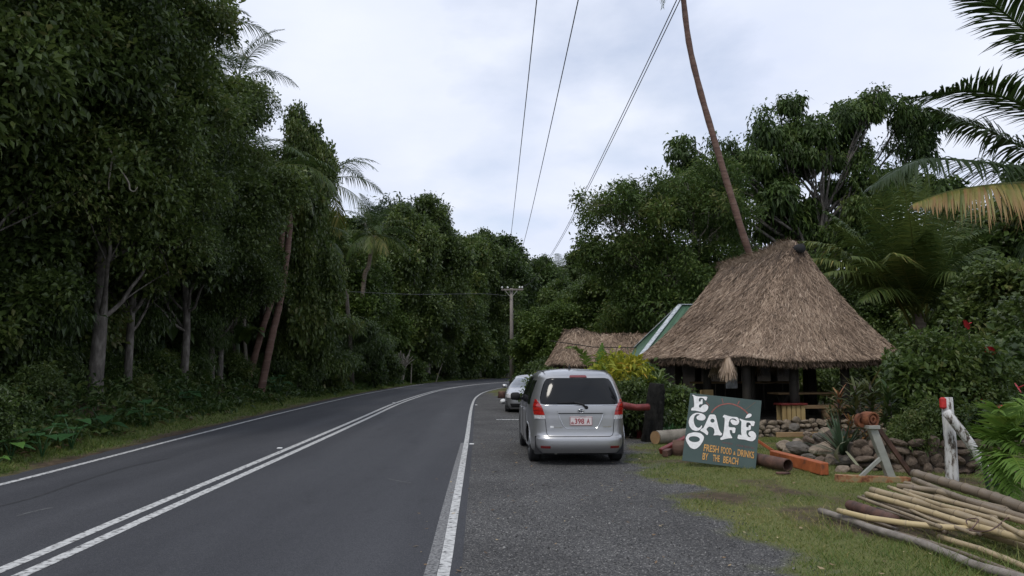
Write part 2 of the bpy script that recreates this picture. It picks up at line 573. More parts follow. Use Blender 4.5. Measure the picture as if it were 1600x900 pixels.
def gz(x, y):
    x, y = np.broadcast_arrays(np.asarray(x, float), np.asarray(y, float))
    d = dist_left(x, y)
    left = np.interp(d, [-1, .35, .9, 1.4, 2.2, 4, 8, 15, 40, 90, 300], [-.03, -.03, 0, .05, .3, .75, 1.3, 2.2, 7, 17, 45])
    left = np.minimum(left, 2.5) + np.maximum(left - 2.5, 0) * (1 - sstep(20, 70, x))
    n = fnoise(x * .45, y * .45, 3) - .5
    left = left + np.clip(d - 1, 0, 1) * n * .5
    right = -.2 * sstep(14, 21, y) * sstep(3.2, 4.6, x) - 1.9 * sstep(18, 36, x)
    right = right + .05 * (fnoise(x * .9, y * .9, 9) - .5) * sstep(2.6, 4, x)
    return np.where(d > -1, left, right - .006)


def gz1(x, y):
    return float(gz(np.array([x]), np.array([y]))[0])


# ------------------------------------------------------------------ ground sheet
xs = np.concatenate([np.arange(-420, -44, 9), np.arange(-44, -14, 1.0), np.arange(-14, -6, .4), np.arange(-6, -.8, .8), np.arange(-.8, 9, .09), np.arange(9, 16, .35), np.arange(16, 46, 1.5), np.arange(46, 400, 16)])
ys = np.concatenate([np.arange(-30, 4, 2), np.arange(4, 14, .1), np.arange(14, 26, .2), np.arange(26, 110, 1.2), np.arange(110, 600, 18)])
GX, GY = np.meshgrid(xs, ys, indexing='ij')
GZ = gz(GX, GY)
d_l = dist_left(GX, GY)
nb = fnoise(GX * 1.4, GY * 1.4, 21, 4) - .5
nb2 = fnoise(GX * 5, GY * 5, 31, 3) - .5
e = GX - lot_edge(GY) + nb * 1.7 + nb2 * .5
LOT = (1 - sstep(-.25, .25, e)) * (d_l < -1)
VERGE = np.where(d_l > -1, sstep(.65, .95, d_l + nb * .4) * (1 - sstep(1.7, 2.6, d_l + nb)), np.clip(.95 - .9 * sstep(.5, .74, fnoise(GX * 1.1, GY * 1.1, 77, 4)), 0, 1) * (1 - .8 * sstep(22.0, 23.5, GY) * sstep(3, 4, GX)))
mb = MB()
mb.grid(np.stack([GX, GY, GZ], -1), LOT)
gm, gnt, gb = new_mat('ground')


def attr(nt, name):
    return N(nt, 'ShaderNodeAttribute', attribute_name=name)


gn1 = noise_node(gnt, 7, 8, .65)
gn2 = noise_node(gnt, 90, 4, .6)
soil = ramp(gnt, gn1.outputs['Fac'], [(.3, (.035, .026, .017)), (.5, (.075, .052, .033)), (.7, (.12, .085, .055))])
grs = ramp(gnt, gn2.outputs['Fac'], [(.3, (.065, .09, .024)), (.5, (.125, .14, .042)), (.75, (.22, .19, .09))])
vor = N(gnt, 'ShaderNodeTexVoronoi')
vor.inputs['Scale'].default_value = 85
tcg = N(gnt, 'ShaderNodeTexCoord')
gnt.links.new(tcg.outputs['Object'], vor.inputs['Vector'])
sepc = N(gnt, 'ShaderNodeSeparateColor')
gnt.links.new(vor.outputs['Color'], sepc.inputs[0])
grv = ramp(gnt, sepc.outputs[0], [(0, (.03, .03, .031)), (.5, (.072, .072, .073)), (.86, (.13, .128, .125)), (.97, (.2, .195, .185)), (1, (.42, .41, .39))])
big = noise_node(gnt, .8, 5, .6)
grm = N(gnt, 'ShaderNodeMix', data_type='RGBA', blend_type='MULTIPLY')
grm.inputs['Factor'].default_value = 1
gnt.links.new(grv.outputs[0], grm.inputs[6])
gnt.links.new(ramp(gnt, big.outputs['Fac'], [(.35, (.8, .79, .78)), (.65, (1.15, 1.14, 1.12))]).outputs[0], grm.inputs[7])
m1 = N(gnt, 'ShaderNodeMix', data_type='RGBA')
gnt.links.new(attr(gnt, 'verge').outputs['Fac'], m1.inputs['Factor'])
gnt.links.new(soil.outputs[0], m1.inputs[6])
gnt.links.new(grs.outputs[0], m1.inputs[7])
m2 = N(gnt, 'ShaderNodeMix', data_type='RGBA')
gnt.links.new(attr(gnt, 'tint').outputs['Fac'], m2.inputs['Factor'])
gnt.links.new(m1.outputs[2], m2.inputs[6])
gnt.links.new(grm.outputs[2], m2.inputs[7])
gnt.links.new(m2.outputs[2], gb.inputs['Base Color'])
gb.inputs['Roughness'].default_value = .92
gb.inputs['Specular IOR Level'].default_value = .25
add_bump(gnt, gb, vor.outputs['Distance'], .7, .012)
gme = mb.mesh('ground', gm, True)
va = gme.attributes.new('verge', 'FLOAT', 'POINT')
va.data.foreach_set('value', VERGE.ravel().astype(np.float32))
ground = tag(put('ground', gme), 'grassy ground with a grey gravel lay-by beside the road', kind='structure')

# sea beyond the trees on the beach side
sea_m, snt, sb = new_mat('sea')
sb.inputs['Base Color'].default_value = (.03, .08, .1, 1)
sb.inputs['Roughness'].default_value = .12
add_bump(snt, sb, noise_node(snt, 1.4, 4).outputs['Fac'], .25, .1)
m = MB()
m.grid(np.array([[(22, -60, -1.3), (22, 40, -1.3), (22, 900, -1.3)], [(1800, -60, -1.3), (1800, 40, -1.3), (1800, 900, -1.3)]], float))
tag(m.build('sea', sea_m), 'flat pale sea beyond the trees', kind='structure')

# ------------------------------------------------------------------ road and its paint
rm, rnt, rb = new_mat('asphalt')
rn_f = N(rnt, 'ShaderNodeTexVoronoi')
rn_f.inputs['Scale'].default_value = 130
rtc = N(rnt, 'ShaderNodeTexCoord')
rnt.links.new(rtc.outputs['Object'], rn_f.inputs['Vector'])
rsc = N(rnt, 'ShaderNodeSeparateColor')
rnt.links.new(rn_f.outputs['Color'], rsc.inputs[0])
rc = ramp(rnt, rsc.outputs[0], [(0, (.025, .026, .030)), (.6, (.042, .0435, .049)), (1, (.066, .067, .073))])
rn_b = noise_node(rnt, .55, 6, .62, stretch=(1.6, .22, 1))
rmul = N(rnt, 'ShaderNodeMix', data_type='RGBA', blend_type='MULTIPLY')
rmul.inputs['Factor'].default_value = 1
rnt.links.new(rc.outputs[0], rmul.inputs[6])
rnt.links.new(ramp(rnt, rn_b.outputs['Fac'], [(.3, (.82, .82, .83)), (.7, (1.2, 1.19, 1.17))]).outputs[0], rmul.inputs[7])
rat = N(rnt, 'ShaderNodeAttribute', attribute_name='tint')
rmu2 = N(rnt, 'ShaderNodeMix', data_type='RGBA', blend_type='MULTIPLY')
rmu2.inputs['Factor'].default_value = 1
rnt.links.new(rmul.outputs[2], rmu2.inputs[6])
rnt.links.new(ramp(rnt, rat.outputs['Fac'], [(0, (.72, .72, .73)), (.35, (.98, .98, .98)), (1, (1.42, 1.41, 1.38))]).outputs[0], rmu2.inputs[7])
stn = noise_node(rnt, 1.7, 7, .7, stretch=(1.3, .5, 1))
rmu3 = N(rnt, 'ShaderNodeMix', data_type='RGBA', blend_type='MULTIPLY')
rmu3.inputs['Factor'].default_value = 1
rnt.links.new(rmu2.outputs[2], rmu3.inputs[6])
rnt.links.new(ramp(rnt, stn.outputs['Fac'], [(.3, (.74, .74, .74)), (.42, (1, 1, 1)), (.68, (1.03, 1.03, 1.03)), (.76, (1.25, 1.24, 1.2))]).outputs[0], rmu3.inputs[7])
rnt.links.new(rmu3.outputs[2], rb.inputs['Base Color'])
rb.inputs['Roughness'].default_value = .78
rb.inputs['Specular IOR Level'].default_value = .35
add_bump(rnt, rb, rn_f.outputs['Distance'], .4, .006)
A, B = shift(DL, -.42), shift(DR, .16)
A = A + np.stack([(vnoise(np.arange(260) * .6, np.zeros(260), 4) - .5) * .12, np.zeros(260)], 1)
cols = [A * (1 - t) + B * t for t in np.linspace(0, 1, 61)]
P = np.stack([np.concatenate([c, np.zeros((260, 1))], 1) for c in cols], 1)
lip = np.concatenate([P[:, :1] - np.array([.05, 0, .06]), P, P[:, -1:] + np.array([.03, 0, -.008])], 1)
m = MB()
tl_ = np.linspace(0, 1, 61)
trk = sum(np.exp(-((tl_ - c) / .045) ** 2) for c in (.14, .37, .64, .87))
sx_, sy_ = lip[:, :, 0], lip[:, :, 1]
trk2 = np.concatenate([[0], trk, [0]])[None] * (.55 + .9 * vnoise(sy_ * .12, sx_ * 0, 8)) + 1.1 * (fnoise(sx_ * 2.2, sy_ * .07, 15, 4) - .5) + .7 * (fnoise(sx_ * .7, sy_ * .35, 16, 4) - .5)
m.grid(lip, np.clip(.35 + .33 * trk2, 0, 1))
road = tag(m.build('road', rm, smooth=True), 'dark asphalt road curving away round the bend', kind='structure')


def stripe(name, P, w, label, mat=None, z=.004):
    q = np.stack([np.concatenate([shift(P, -w / 2), np.full((len(P), 1), z)], 1), np.concatenate([shift(P, w / 2), np.full((len(P), 1), z)], 1)], 1)
    o = MB().grid(q).build(name, mat or M['white_line'], road)
    if label:
        o['label'] = label
    return o


stripe('centre_line', shift(DC, -.13), .125, None)
stripe('centre_line', shift(DC, .13), .125, None)
stripe('edge_line', DL, .11, 'thin worn white edge line by the trees')
M['faded_line'] = pmat('faded_line', [(.38, (.06, .06, .06)), (.5, (.16, .16, .16)), (.7, (.28, .28, .27))], 30, .85, .15, 120, .004, detail=8)
stripe('edge_line', shift(DR, .045), .10, 'bright white edge line by the lay-by')
k = (DR[:, 1] < 17)
fp = DR[k]
off = np.interp(fp[:, 1], [-40, 5, 9, 13, 17], [-.062, -.062, -.056, -.045, -.02])
T = unit(np.gradient(fp, axis=0))
fp = fp + np.stack([T[:, 1], -T[:, 0]], 1) * off[:, None]
stripe('edge_line', fp, .10, 'older faded edge line under the new one', M['faded_line'], .003)

# rubber tyre mark and pale scuffs on the far lane
M['tyre_rubber'] = pmat('tyre_rubber', [(.35, (.016, .016, .018)), (.65, (.032, .032, .035))], 9, .8)
M['scuff'] = pmat('scuff', [(.42, (.05, .05, .052)), (.6, (.12, .12, .12))], 22, .85)
for px_, wd_, mt_, lab_ in (([(-60, 806), (0, 791), (60, 775), (130, 751), (200, 730), (268, 715)], .05, 'tyre_rubber', 'thin curved dark tyre mark on the far lane'),
                            ([(28, 806), (50, 800), (82, 793)], .05, 'scuff', 'short pale scuff on the far lane'), ([(606, 748), (625, 752), (642, 755)], .035, 'scuff', 'short pale scuff on the near lane')):
    tk = smooth_path([gat(*p_) for p_ in px_], 40)[:, :2]
    stripe('tyre_mark' if mt_ == 'tyre_rubber' else 'scuff_mark', tk, wd_, lab_, M[mt_], .003)

# raised white road studs
stud = MB()
stud.box((0, 0, .011), (.1, .1, .022), bev=.01)
stud_me = stud.mesh('road_stud', M['white_plastic'])
for (px, py), lab in zip([(437, 701), (615, 629.5), (737, 694.5), (744, 633)],
                         ['white road stud beside the double centre line, nearer one', 'white road stud beside the double centre line, farther one',
                          'white road stud outside the edge line, level with the rear of the minivan', 'white road stud outside the edge line, before the bend']):
    p = gat(px, py)
    tag(put('road_stud', stud_me, None, (p.x, p.y, .0), (0, 0, .05)), lab, 'road stud', 'raised road studs')

# ------------------------------------------------------------------ grass and loose stones
rng = np.random.default_rng(11)


def blades(x, y, z, h, wd, lean, tint):
    n = len(x)
    a = rng.uniform(0, 2 * math.pi, n)
    b = rng.uniform(0, 2 * math.pi, n)
    base = np.stack([x, y, z], 1)
    s = np.stack([np.cos(a), np.sin(a), np.zeros(n)], 1) * (wd / 2)[:, None]
    tip = base + np.stack([np.cos(b) * lean * h, np.sin(b) * lean * h, h], 1)
    V = np.stack([base - s, base + s, tip], 1).reshape(-1, 3)
    return V, np.arange(3 * n).reshape(-1, 3), np.repeat(tint, 3)


m = MB()
n = 330000
y = 4.6 + 18 * rng.random(n) ** 1.7
x = 1.2 + 10.5 * rng.random(n)
e = x - lot_edge(y) + (fnoise(x * 1.4, y * 1.4, 21, 4) - .5) * 1.7 + (fnoise(x * 5, y * 5, 31, 3) - .5) * .5
bare = sstep(.5, .74, fnoise(x * 1.1, y * 1.1, 77, 4))
keep = rng.random(n) < sstep(-.15, .3, e) * (1 - .85 * bare)
keep &= x < y * .68 + 1.2
x, y, bare = x[keep], y[keep], bare[keep]
n = len(x)
h = rng.uniform(.012, .042, n) * (1 - .4 * bare) * np.where(fnoise(x * 2.2, y * 2.2, 5, 3) > .58, 1.7, 1) * np.where((x > 3.2) & (x < 5.4) & (y > 5.2) & (y < 9.8) & (rng.random(n) < .16), 3.2, 1)
tn = np.clip(.02 + .95 * fnoise(x * .8, y * .8, 41, 4) + rng.normal(0, .2, n) + .15 * bare, 0, 1)
m.add(*blades(x, y, gz(x, y) - .003, h, rng.uniform(.005, .011, n), rng.uniform(.3, 1.5, n), tn))
tag(m.build('grass', M['grass']), 'short dry green grass beside the gravel lay-by', kind='stuff')

m = MB()
n = 90000
t = rng.random(n) ** .6
i = np.clip((np.interp(t, [0, 1], [30, 185])), 0, 258)
i0 = i.astype(int)
Pq = DL[i0] + (DL[i0 + 1] - DL[i0]) * (i - i0)[:, None]
Tq = unit(DL[i0 + 1] - DL[i0])
d = rng.uniform(.55, 2.2, n)
x, y = Pq[:, 0] - Tq[:, 1] * d, Pq[:, 1] + Tq[:, 0] * d
keep = (y > 4) & (rng.random(n) < sstep(.6, 1.0, d + (fnoise(x * 1.4, y * 1.4, 21, 4) - .5) * .6))
x, y, d = x[keep], y[keep], d[keep]
n = len(x)
h = rng.uniform(.03, .1, n) * (1 + sstep(1.0, 2.2, d) * 1.4)
m.add(*blades(x, y, gz(x, y) - .01, h, rng.uniform(.008, .02, n) * (1 + y / 40), rng.uniform(.3, 1.2, n), np.clip(rng.normal(.36, .16, n), 0, .8)))
tag(m.build('verge_grass', M['grass']), 'strip of green verge grass between road edge and undergrowth', kind='stuff')


def rock_mesh(name, seed, mat, flat=.7, sub=2, rough=.22, smooth=False):
    import bmesh
    bm = bmesh.new()
    bmesh.ops.create_icosphere(bm, subdivisions=sub, radius=.5)
    r = np.random.default_rng(seed)
    dirs = unit(r.normal(size=(7, 3)))
    cut = r.uniform(.3, .46, 7)
    for v in bm.verts:
        c = np.array(v.co)
        for dd, k in zip(dirs, cut):
            s = c @ dd
            if s > k:
                c = c - dd * (s - k) * .85
        c *= 1 + r.normal(0, rough * .14)
        v.co = c * np.array([1, 1, flat])
    me = bpy.data.meshes.new(name)
    bm.to_mesh(me)
    bm.free()
    me.materials.append(mat)
    for p in me.polygons:
        p.use_smooth = smooth
    return me


# loose chippings on the lay-by
m = MB()
n = 14000
y = 4.8 + 16 * rng.random(n) ** 2
x = -.2 + 3.4 * rng.random(n)
keep = (x < lot_edge(y) + .3) & (x > np.interp(y, DR[:, 1], DR[:, 0]) + .25)
x, y = x[keep], y[keep]
n = len(x)
s = rng.uniform(.003, .009, n) * np.where(rng.random(n) < .05, 2.2, 1)
tet = np.array([(1, 0, -.3), (-.6, .8, -.3), (-.6, -.8, -.3), (0, 0, .8)])
an = rng.uniform(0, 6.28, n)
ca, sa = np.cos(an), np.sin(an)
V = np.stack([ca[:, None] * tet[:, 0] - sa[:, None] * tet[:, 1], sa[:, None] * tet[:, 0] + ca[:, None] * tet[:, 1], np.repeat(tet[None, :, 2], n, 0)], -1) * s[:, None, None]
V += np.stack([x, y, np.full(n, -.002)], 1)[:, None]
Fr = np.array([(0, 1, 3), (1, 2, 3), (2, 0, 3)])
Fr = (np.arange(n)[:, None, None] * 4 + Fr[None]).reshape(-1, 3)
M['chippings'] = tint_mat('chippings', [(0, (.03, .03, .03)), (.7, (.08, .078, .075)), (.95, (.16, .155, .15)), (1, (.42, .41, .38))], .9, mixn=.05)
m.add(V.reshape(-1, 3), Fr, np.repeat(rng.random(n), 4))
tag(m.build('gravel', M['chippings']), 'loose dark chippings scattered over the lay-by', kind='stuff')

# a few dead leaves and bits of straw blown over the lay-by, road edge and grass
m = MB()
n = 420
y = 5 + 13 * rng.random(n) ** 1.4
x = rng.uniform(-1.2, 6.5, n)
zl = np.where(x < np.interp(y, DR[:, 1], DR[:, 0]) + .16, .006, gz(x, y) + .012 + .02 * (x > lot_edge(y)))
a = rng.uniform(0, 6.28, n)
D = np.stack([np.cos(a), np.sin(a), rng.normal(0, .1, n)], 1)
sd = np.stack([-np.sin(a), np.cos(a), rng.normal(0, .15, n)], 1)
L = rng.uniform(.02, .07, n)
C = np.stack([x, y, zl], 1)
W = (L * rng.uniform(.12, .4, n))[:, None]
V = np.stack([C, C + D * (L * .5)[:, None] + sd * W, C + D * L[:, None] + np.array([0, 0, .006]), C + D * (L * .5)[:, None] - sd * W], 1).reshape(-1, 3)
M['litter'] = tint_mat('litter', [(0, (.06, .04, .025)), (.5, (.2, .13, .07)), (1, (.42, .34, .2))], .8, mixn=.05)
m.add(V, np.arange(4 * n).reshape(-1, 4), np.repeat(rng.random(n), 4))
tag(m.build('leaf_litter', M['litter']), 'dead leaves and straw scattered over lay-by and grass', kind='stuff')

# ------------------------------------------------------------------ foliage
UP = np.array([0, 0, 1.0])


def leaf_cards(mb, C, D, L, W, droop, tint, r, mi=0):
    """one folded leaf of four corners at each C along D"""
    n = len(C)
    side = unit(np.cross(D, UP + r.normal(0, .55, (n, 3))))
    nor = np.cross(side, D)
    mid = C + D * (L * .5)[:, None] + nor * (L * .06)[:, None]
    tip = C + D * L[:, None] - UP * (L * droop)[:, None]
    s = side * (W * .5)[:, None]
    V = np.stack([C, mid + s, tip, mid - s], 1).reshape(-1, 3)
    mb.add(V, np.arange(4 * n).reshape(-1, 4), np.repeat(tint, 4), mi)


def blob_points(blobs, n, r, shell=(.72, 1.0), under=.55, core=.62):
    """points with outward directions on the outside of a heap of ellipsoids"""
    blobs = np.array(blobs, float)
    area = (blobs[:, 3] * blobs[:, 4] + blobs[:, 4] * blobs[:, 5] + blobs[:, 3] * blobs[:, 5])
    k = r.choice(len(blobs), int(n * 1.9), p=area / area.sum())
    d = unit(r.normal(size=(len(k), 3)))
    ok = (d[:, 2] > -.35) | (r.random(len(k)) > under)
    k, d = k[ok], d[ok]
    rad = r.uniform(shell[0], shell[1], len(k)) * (1 + .14 * np.sin(d[:, 0] * 5 + k) * np.cos(d[:, 1] * 6 - k) + .1 * np.sin(d[:, 2] * 9 + k * 2))
    p = blobs[k, :3] + d * rad[:, None] * blobs[k, 3:6]
    inside = np.zeros(len(p), bool)
    for i, b in enumerate(blobs):
        q = (p - b[:3]) / b[3:6]
        inside |= (np.linalg.norm(q, axis=1) < core) & (k != i)
    p, d, k = p[~inside], d[~inside], k[~inside]
    nn = unit(d / blobs[k, 3:6])
    return p[:n], nn[:n], k[:n]


def clumpify(blobs, k, f, seed):
    """cover each ellipsoid with k smaller ones so the outline is lumpy"""
    r = np.random.default_rng(seed)
    outb = []
    for b in np.array(blobs, float):
        outb.append((*b[:3], *(b[3:6] * .82)))
        for q in range(k):
            d = unit(r.normal(size=3) + np.array([0, 0, .25]))
            s = b[3:6].mean() * f * r.uniform(.7, 1.25)
            c = b[:3] + d * b[3:6] * r.uniform(.7, 1.0)
            outb.append((*c, s, s, s * .8))
    return outb


def crown_mesh(name, blobs, ncl, lpc, L, W, droop, seed, mat, spread=.5, shell=(.72, 1.0), under=.55, wild=.85, young=.0):
    r = np.random.default_rng(seed)
    p, nn, k = blob_points(blobs, ncl, r, shell, under)
    n = len(p)
    kb = int(k.max()) + 1
    size_k = r.uniform(.62, 1.35, kb)[k]
    ct = r.normal(.42, .13, n) + r.normal(0, .12, kb)[k] + young * np.clip(nn[:, 2], 0, 1)
    C = np.repeat(p, lpc, 0) + r.normal(0, spread * .5, (n * lpc, 3))
    D = unit(np.repeat(nn, lpc, 0) * .7 + unit(r.normal(size=(n * lpc, 3))) * wild + np.array([0, 0, -droop * .5]))
    t = np.clip(np.repeat(ct, lpc) + r.normal(0, .12, n * lpc), 0, 1)
    LL = L * r.uniform(.65, 1.3, n * lpc) * np.repeat(size_k, lpc)
    mb = MB()
    leaf_cards(mb, C, D, LL, LL * (W / L), droop * .4, t, r)
    return mb.mesh(name, mat)


def trunk_mesh(name, pts, r0, r1, blobs, seed, mat, limbs=1, twigs=3, zlo=.35, seg=9, flare=1.35):
    r = np.random.default_rng(seed)
    P = smooth_path(pts, 14)
    t = np.linspace(0, 1, 14)
    rad = r0 + (r1 - r0) * t
    rad[0] *= flare
    rad[1] *= 1 + (flare - 1) * .45
    mb = MB()
    mb.tube(P, rad, seg)
    for b in np.array(blobs, float):
        c = b[:3]
        for q in range(limbs):
            s = np.clip((c[2] - b[5] * .6 - P[0, 2]) / (P[-1, 2] - P[0, 2]) * r.uniform(.55, .9), zlo, .97)
            i = int(s * 13)
            a = P[i]
            e_ = c + r.normal(0, .25, 3) * b[3:6] + np.array([0, 0, .2 * b[5]])
            mid = a * .5 + e_ * .5 + np.array([0, 0, -.12]) * np.linalg.norm(e_ - a) + r.normal(0, .18, 3)
            rr = max(rad[i] * .42, .03)
            lp = bez(a, mid, e_, 7)
            lp[1:-1] += r.normal(0, .05, (5, 3)) * np.linalg.norm(e_ - a) * .4
            mb.tube(lp, np.linspace(rr, rr * .35, 7), 6, cap=False)
            for w_ in range(twigs):
                d = unit(r.normal(size=3) + np.array([0, 0, .3]))
                st = lp[r.integers(2, 7)]
                en = c + d * b[3:6] * r.uniform(.65, .95)
                mb.tube(bez(st, (st + en) / 2 + r.normal(0, .2, 3), en, 4), np.linspace(rr * .35, rr * .1, 4), 4, cap=False)
    return mb.mesh(name, mat, True)


def random_blobs(seed, n, R_, z0, z1, r0, r1, flat=.72, pinch=.5):
    r = np.random.default_rng(seed)
    B = []
    for i in range(n):
        z = z0 + (z1 - z0) * (i + r.random()) / n
        t = (z - z0) / (z1 - z0)
        rr = R_ * (1 - pinch * abs(t - .4) * 1.6)
        a = i * 2.4 + r.uniform(-.6, .6)
        q = rr * math.sqrt(r.uniform(.1, 1))
        s = r.uniform(r0, r1) * (1 - .25 * t)
        B.append((q * math.cos(a), q * math.sin(a), z, s, s * r.uniform(.85, 1.15), s * flat))
    return B


KINDS = {}


def kind(name, crown, trunk):
    KINDS[name] = (crown, trunk)


bl = random_blobs(1, 17, 3.9, 5.4, 15.2, 1.6, 2.5, .7)
kind('canopy', crown_mesh('crown', clumpify(bl, 9, .42, 1), 9500, 13, .19, .1, .35, 1, M['leaf_dark'], .42), trunk_mesh('trunk', [(0, 0, -.8), (.1, .1, 3), (-.1, .2, 7), (.2, 0, 12.5)], .27, .1, bl, 1, M['bark'], twigs=4, zlo=.36))
bl = random_blobs(2, 17, 3.7, 5.2, 15.6, 1.5, 2.4, .75)
kind('canopy_b', crown_mesh('crown', clumpify(bl, 9, .42, 2), 9000, 13, .2, .105, .4, 2, M['leaf_dark'], .45), trunk_mesh('trunk', [(0, 0, -.8), (-.15, 0, 3), (.2, -.1, 7), (.5, .2, 13)], .21, .09, bl, 2, M['bark'], twigs=4, zlo=.36))
bl = random_blobs(3, 16, 3.6, 2.2, 12.2, 1.5, 2.4, .8)
kind('round', crown_mesh('crown', clumpify(bl, 9, .42, 3), 6500, 11, .28, .17, .3, 3, M['leaf_mid'], .5), trunk_mesh('trunk', [(0, 0, -.8), (.1, 0, 3), (0, .1, 6), (.1, 0, 10.5)], .34, .1, bl, 3, M['bark'], twigs=2))
bl = random_blobs(4, 18, 3.3, 1.8, 14.0, 1.3, 2.2, .85, .7)
kind('tall', crown_mesh('crown', clumpify(bl, 9, .42, 4), 6500, 11, .29, .17, .3, 4, M['leaf_dark'], .5), trunk_mesh('trunk', [(0, 0, -.8), (-.1, 0, 4), (.1, .1, 8), (.1, 0, 12)], .32, .09, bl, 4, M['bark'], twigs=2))
bl = random_blobs(5, 13, 2.4, 1.2, 6.2, 1.0, 1.7, .8)
kind('lush', crown_mesh('crown', clumpify(bl, 8, .42, 5), 4200, 11, .22, .14, .35, 5, M['leaf_yellowgreen'], .36), trunk_mesh('trunk', [(0, 0, -.6), (.1, 0, 2), (0, .1, 3.5), (.1, 0, 5.4)], .16, .06, bl, 5, M['bark_dark'], twigs=2))
bl = random_blobs(6, 11, 2.6, 5, 11.5, .8, 1.7, .8)
kind('airy', crown_mesh('crown', bl, 1500, 8, .36, .12, .3, 6, M['leaf_haze'], .7, shell=(.3, 1)), trunk_mesh('trunk', [(0, 0, -.8), (.1, 0, 3), (0, .1, 7), (.1, 0, 11)], .2, .05, bl, 6, M['bark_pale'], twigs=5))
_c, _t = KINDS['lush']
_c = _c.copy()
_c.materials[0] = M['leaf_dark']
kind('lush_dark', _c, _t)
r_ = np.random.default_rng(7)
bl = [(r_.uniform(-2.6, 2.6), r_.uniform(-2.2, 2.2), z, r_.uniform(1.2, 2.2), r_.uniform(1.2, 2.0), .22) for z in np.linspace(.9, 4.6, 15)]
kind('tiered', crown_mesh('crown', bl, 4600, 10, .26, .075, 1.0, 7, M['leaf_mid'], .5, under=.2), trunk_mesh('trunk', [(0, 0, -.6), (.2, 0, 1.5), (-.1, .1, 3), (.1, 0, 4.6)], .12, .05, bl, 7, M['bark_dark'], twigs=2))


bl = [(.6, .1, 7.4, 1.1, 1.0, .8), (-.4, .5, 8.2, 1.0, 1.1, .8), (.3, -.5, 9.0, .9, .9, .8), (1.2, .3, 8.5, .8, .8, .6)]
kind('slim', crown_mesh('crown', clumpify(bl, 7, .45, 8), 1300, 11, .22, .12, .4, 8, M['leaf_mid'], .4), trunk_mesh('trunk', [(0, 0, -.6), (.25, 0, 2.4), (.3, .1, 5), (.5, 0, 8.2)], .12, .06, bl, 8, M['bark_pale'], twigs=3, zlo=.7))


def tree(kd, name, label, x, y, s=1.0, rz=0.0, group=None, cat='tree', sz=None, lean=(0, 0), sink=0.0):
    z = gz1(x, y)
    o = thing(name, label, cat, (x, y, z - sink), rz, group, s)
    o.rotation_euler = (lean[0], lean[1], rz)
    if sz:
        o.scale = (s, s, sz)
    cr_, tr_ = KINDS[kd]
    put('trunk', tr_, o)
    put('crown', cr_, o)
    return o


def clear_of_road(px, Y):
    """push a spot back along its line of sight until it stands off the road"""
    while True:
        x = px2x(px, Y)
        d = float(dist_left(np.array([x]), np.array([Y]))[0])
        r_edge = float(np.interp(Y, DR[:, 1], DR[:, 0]))
        if d > 1.7 or x > r_edge + 2.2:
            return x, Y
        Y += .7


def px2x(px, Y):
    return (px - 800) / F_PX * Y / math.cos(PITCH) * .9949


# ---- forest on the bank beyond the road
G1 = 'tall canopy trees along the bank'
for px, Y, kd, s, rz, lab in [
    (150, 21, 'canopy', .82, .3, 'big dark canopy tree with a thick pale grey trunk on the bank'),
    (203, 24, 'canopy_b', .67, 2.2, 'canopy tree with a slimmer curving grey trunk next to the thick pale one'),
    (288, 28.5, 'canopy_b', .8, 4.4, 'canopy tree whose straight thin trunk stands between the curved trunk and the close pair'),
    (332, 32, 'canopy', .62, 1.2, 'canopy tree with a ruddy trunk, first of a close pair behind the verge'),
    (347, 33, 'canopy_b', .62, 5.2, 'canopy tree with a greyer trunk, second of a close pair behind the verge'),
    (-30, 19, 'canopy', .95, 2.6, 'broad dark tree overhanging the verge nearest the camera'),
    (-150, 16.5, 'canopy_b', .95, 1.0, 'leafy tree cut by the photo edge, branches reaching over the bank'),
    (-40, 25, 'canopy', 1.05, 5.4, 'dark tree deep in shade behind the tree that overhangs the verge'),
    (70, 29, 'canopy_b', 1.15, 3.3, 'tall dark tree standing behind the thick pale trunk'),
    (150, 36, 'canopy', 1.0, .9, 'tall tree behind the curved trunk, its top lost above the others'),
    (120, 42, 'canopy', 1.25, 4.0, 'tall tree on the slope seen through the gap by the thick pale trunk'),
]:
    x_, Y_ = clear_of_road(px, Y)
    o = tree(kd, 'canopy_tree', lab, x_, Y_, s * Y_ / Y, rz, G1)
    if px == 150:                                   # bare pale twigs hanging out of the leaves
        iv = o.matrix_basis.inverted()
        for ctrl, r0 in (([(150, 205, 19), (168, 228, 18.2), (180, 252, 18), (190, 268, 18), (201, 285, 18), (203, 296, 18), (210, 299, 18), (215, 292, 18)], .035), ([(176, 246, 18), (173, 262, 18), (170, 285, 18), (170, 297, 18)], .022)):
            MB().tube(smooth_path([iv @ at(*c) for c in ctrl], 24), np.linspace(r0, .012, 24), 6).build('dead_branch', M['bark_pale'], o, True)
G2 = 'rounded trees behind the bank'
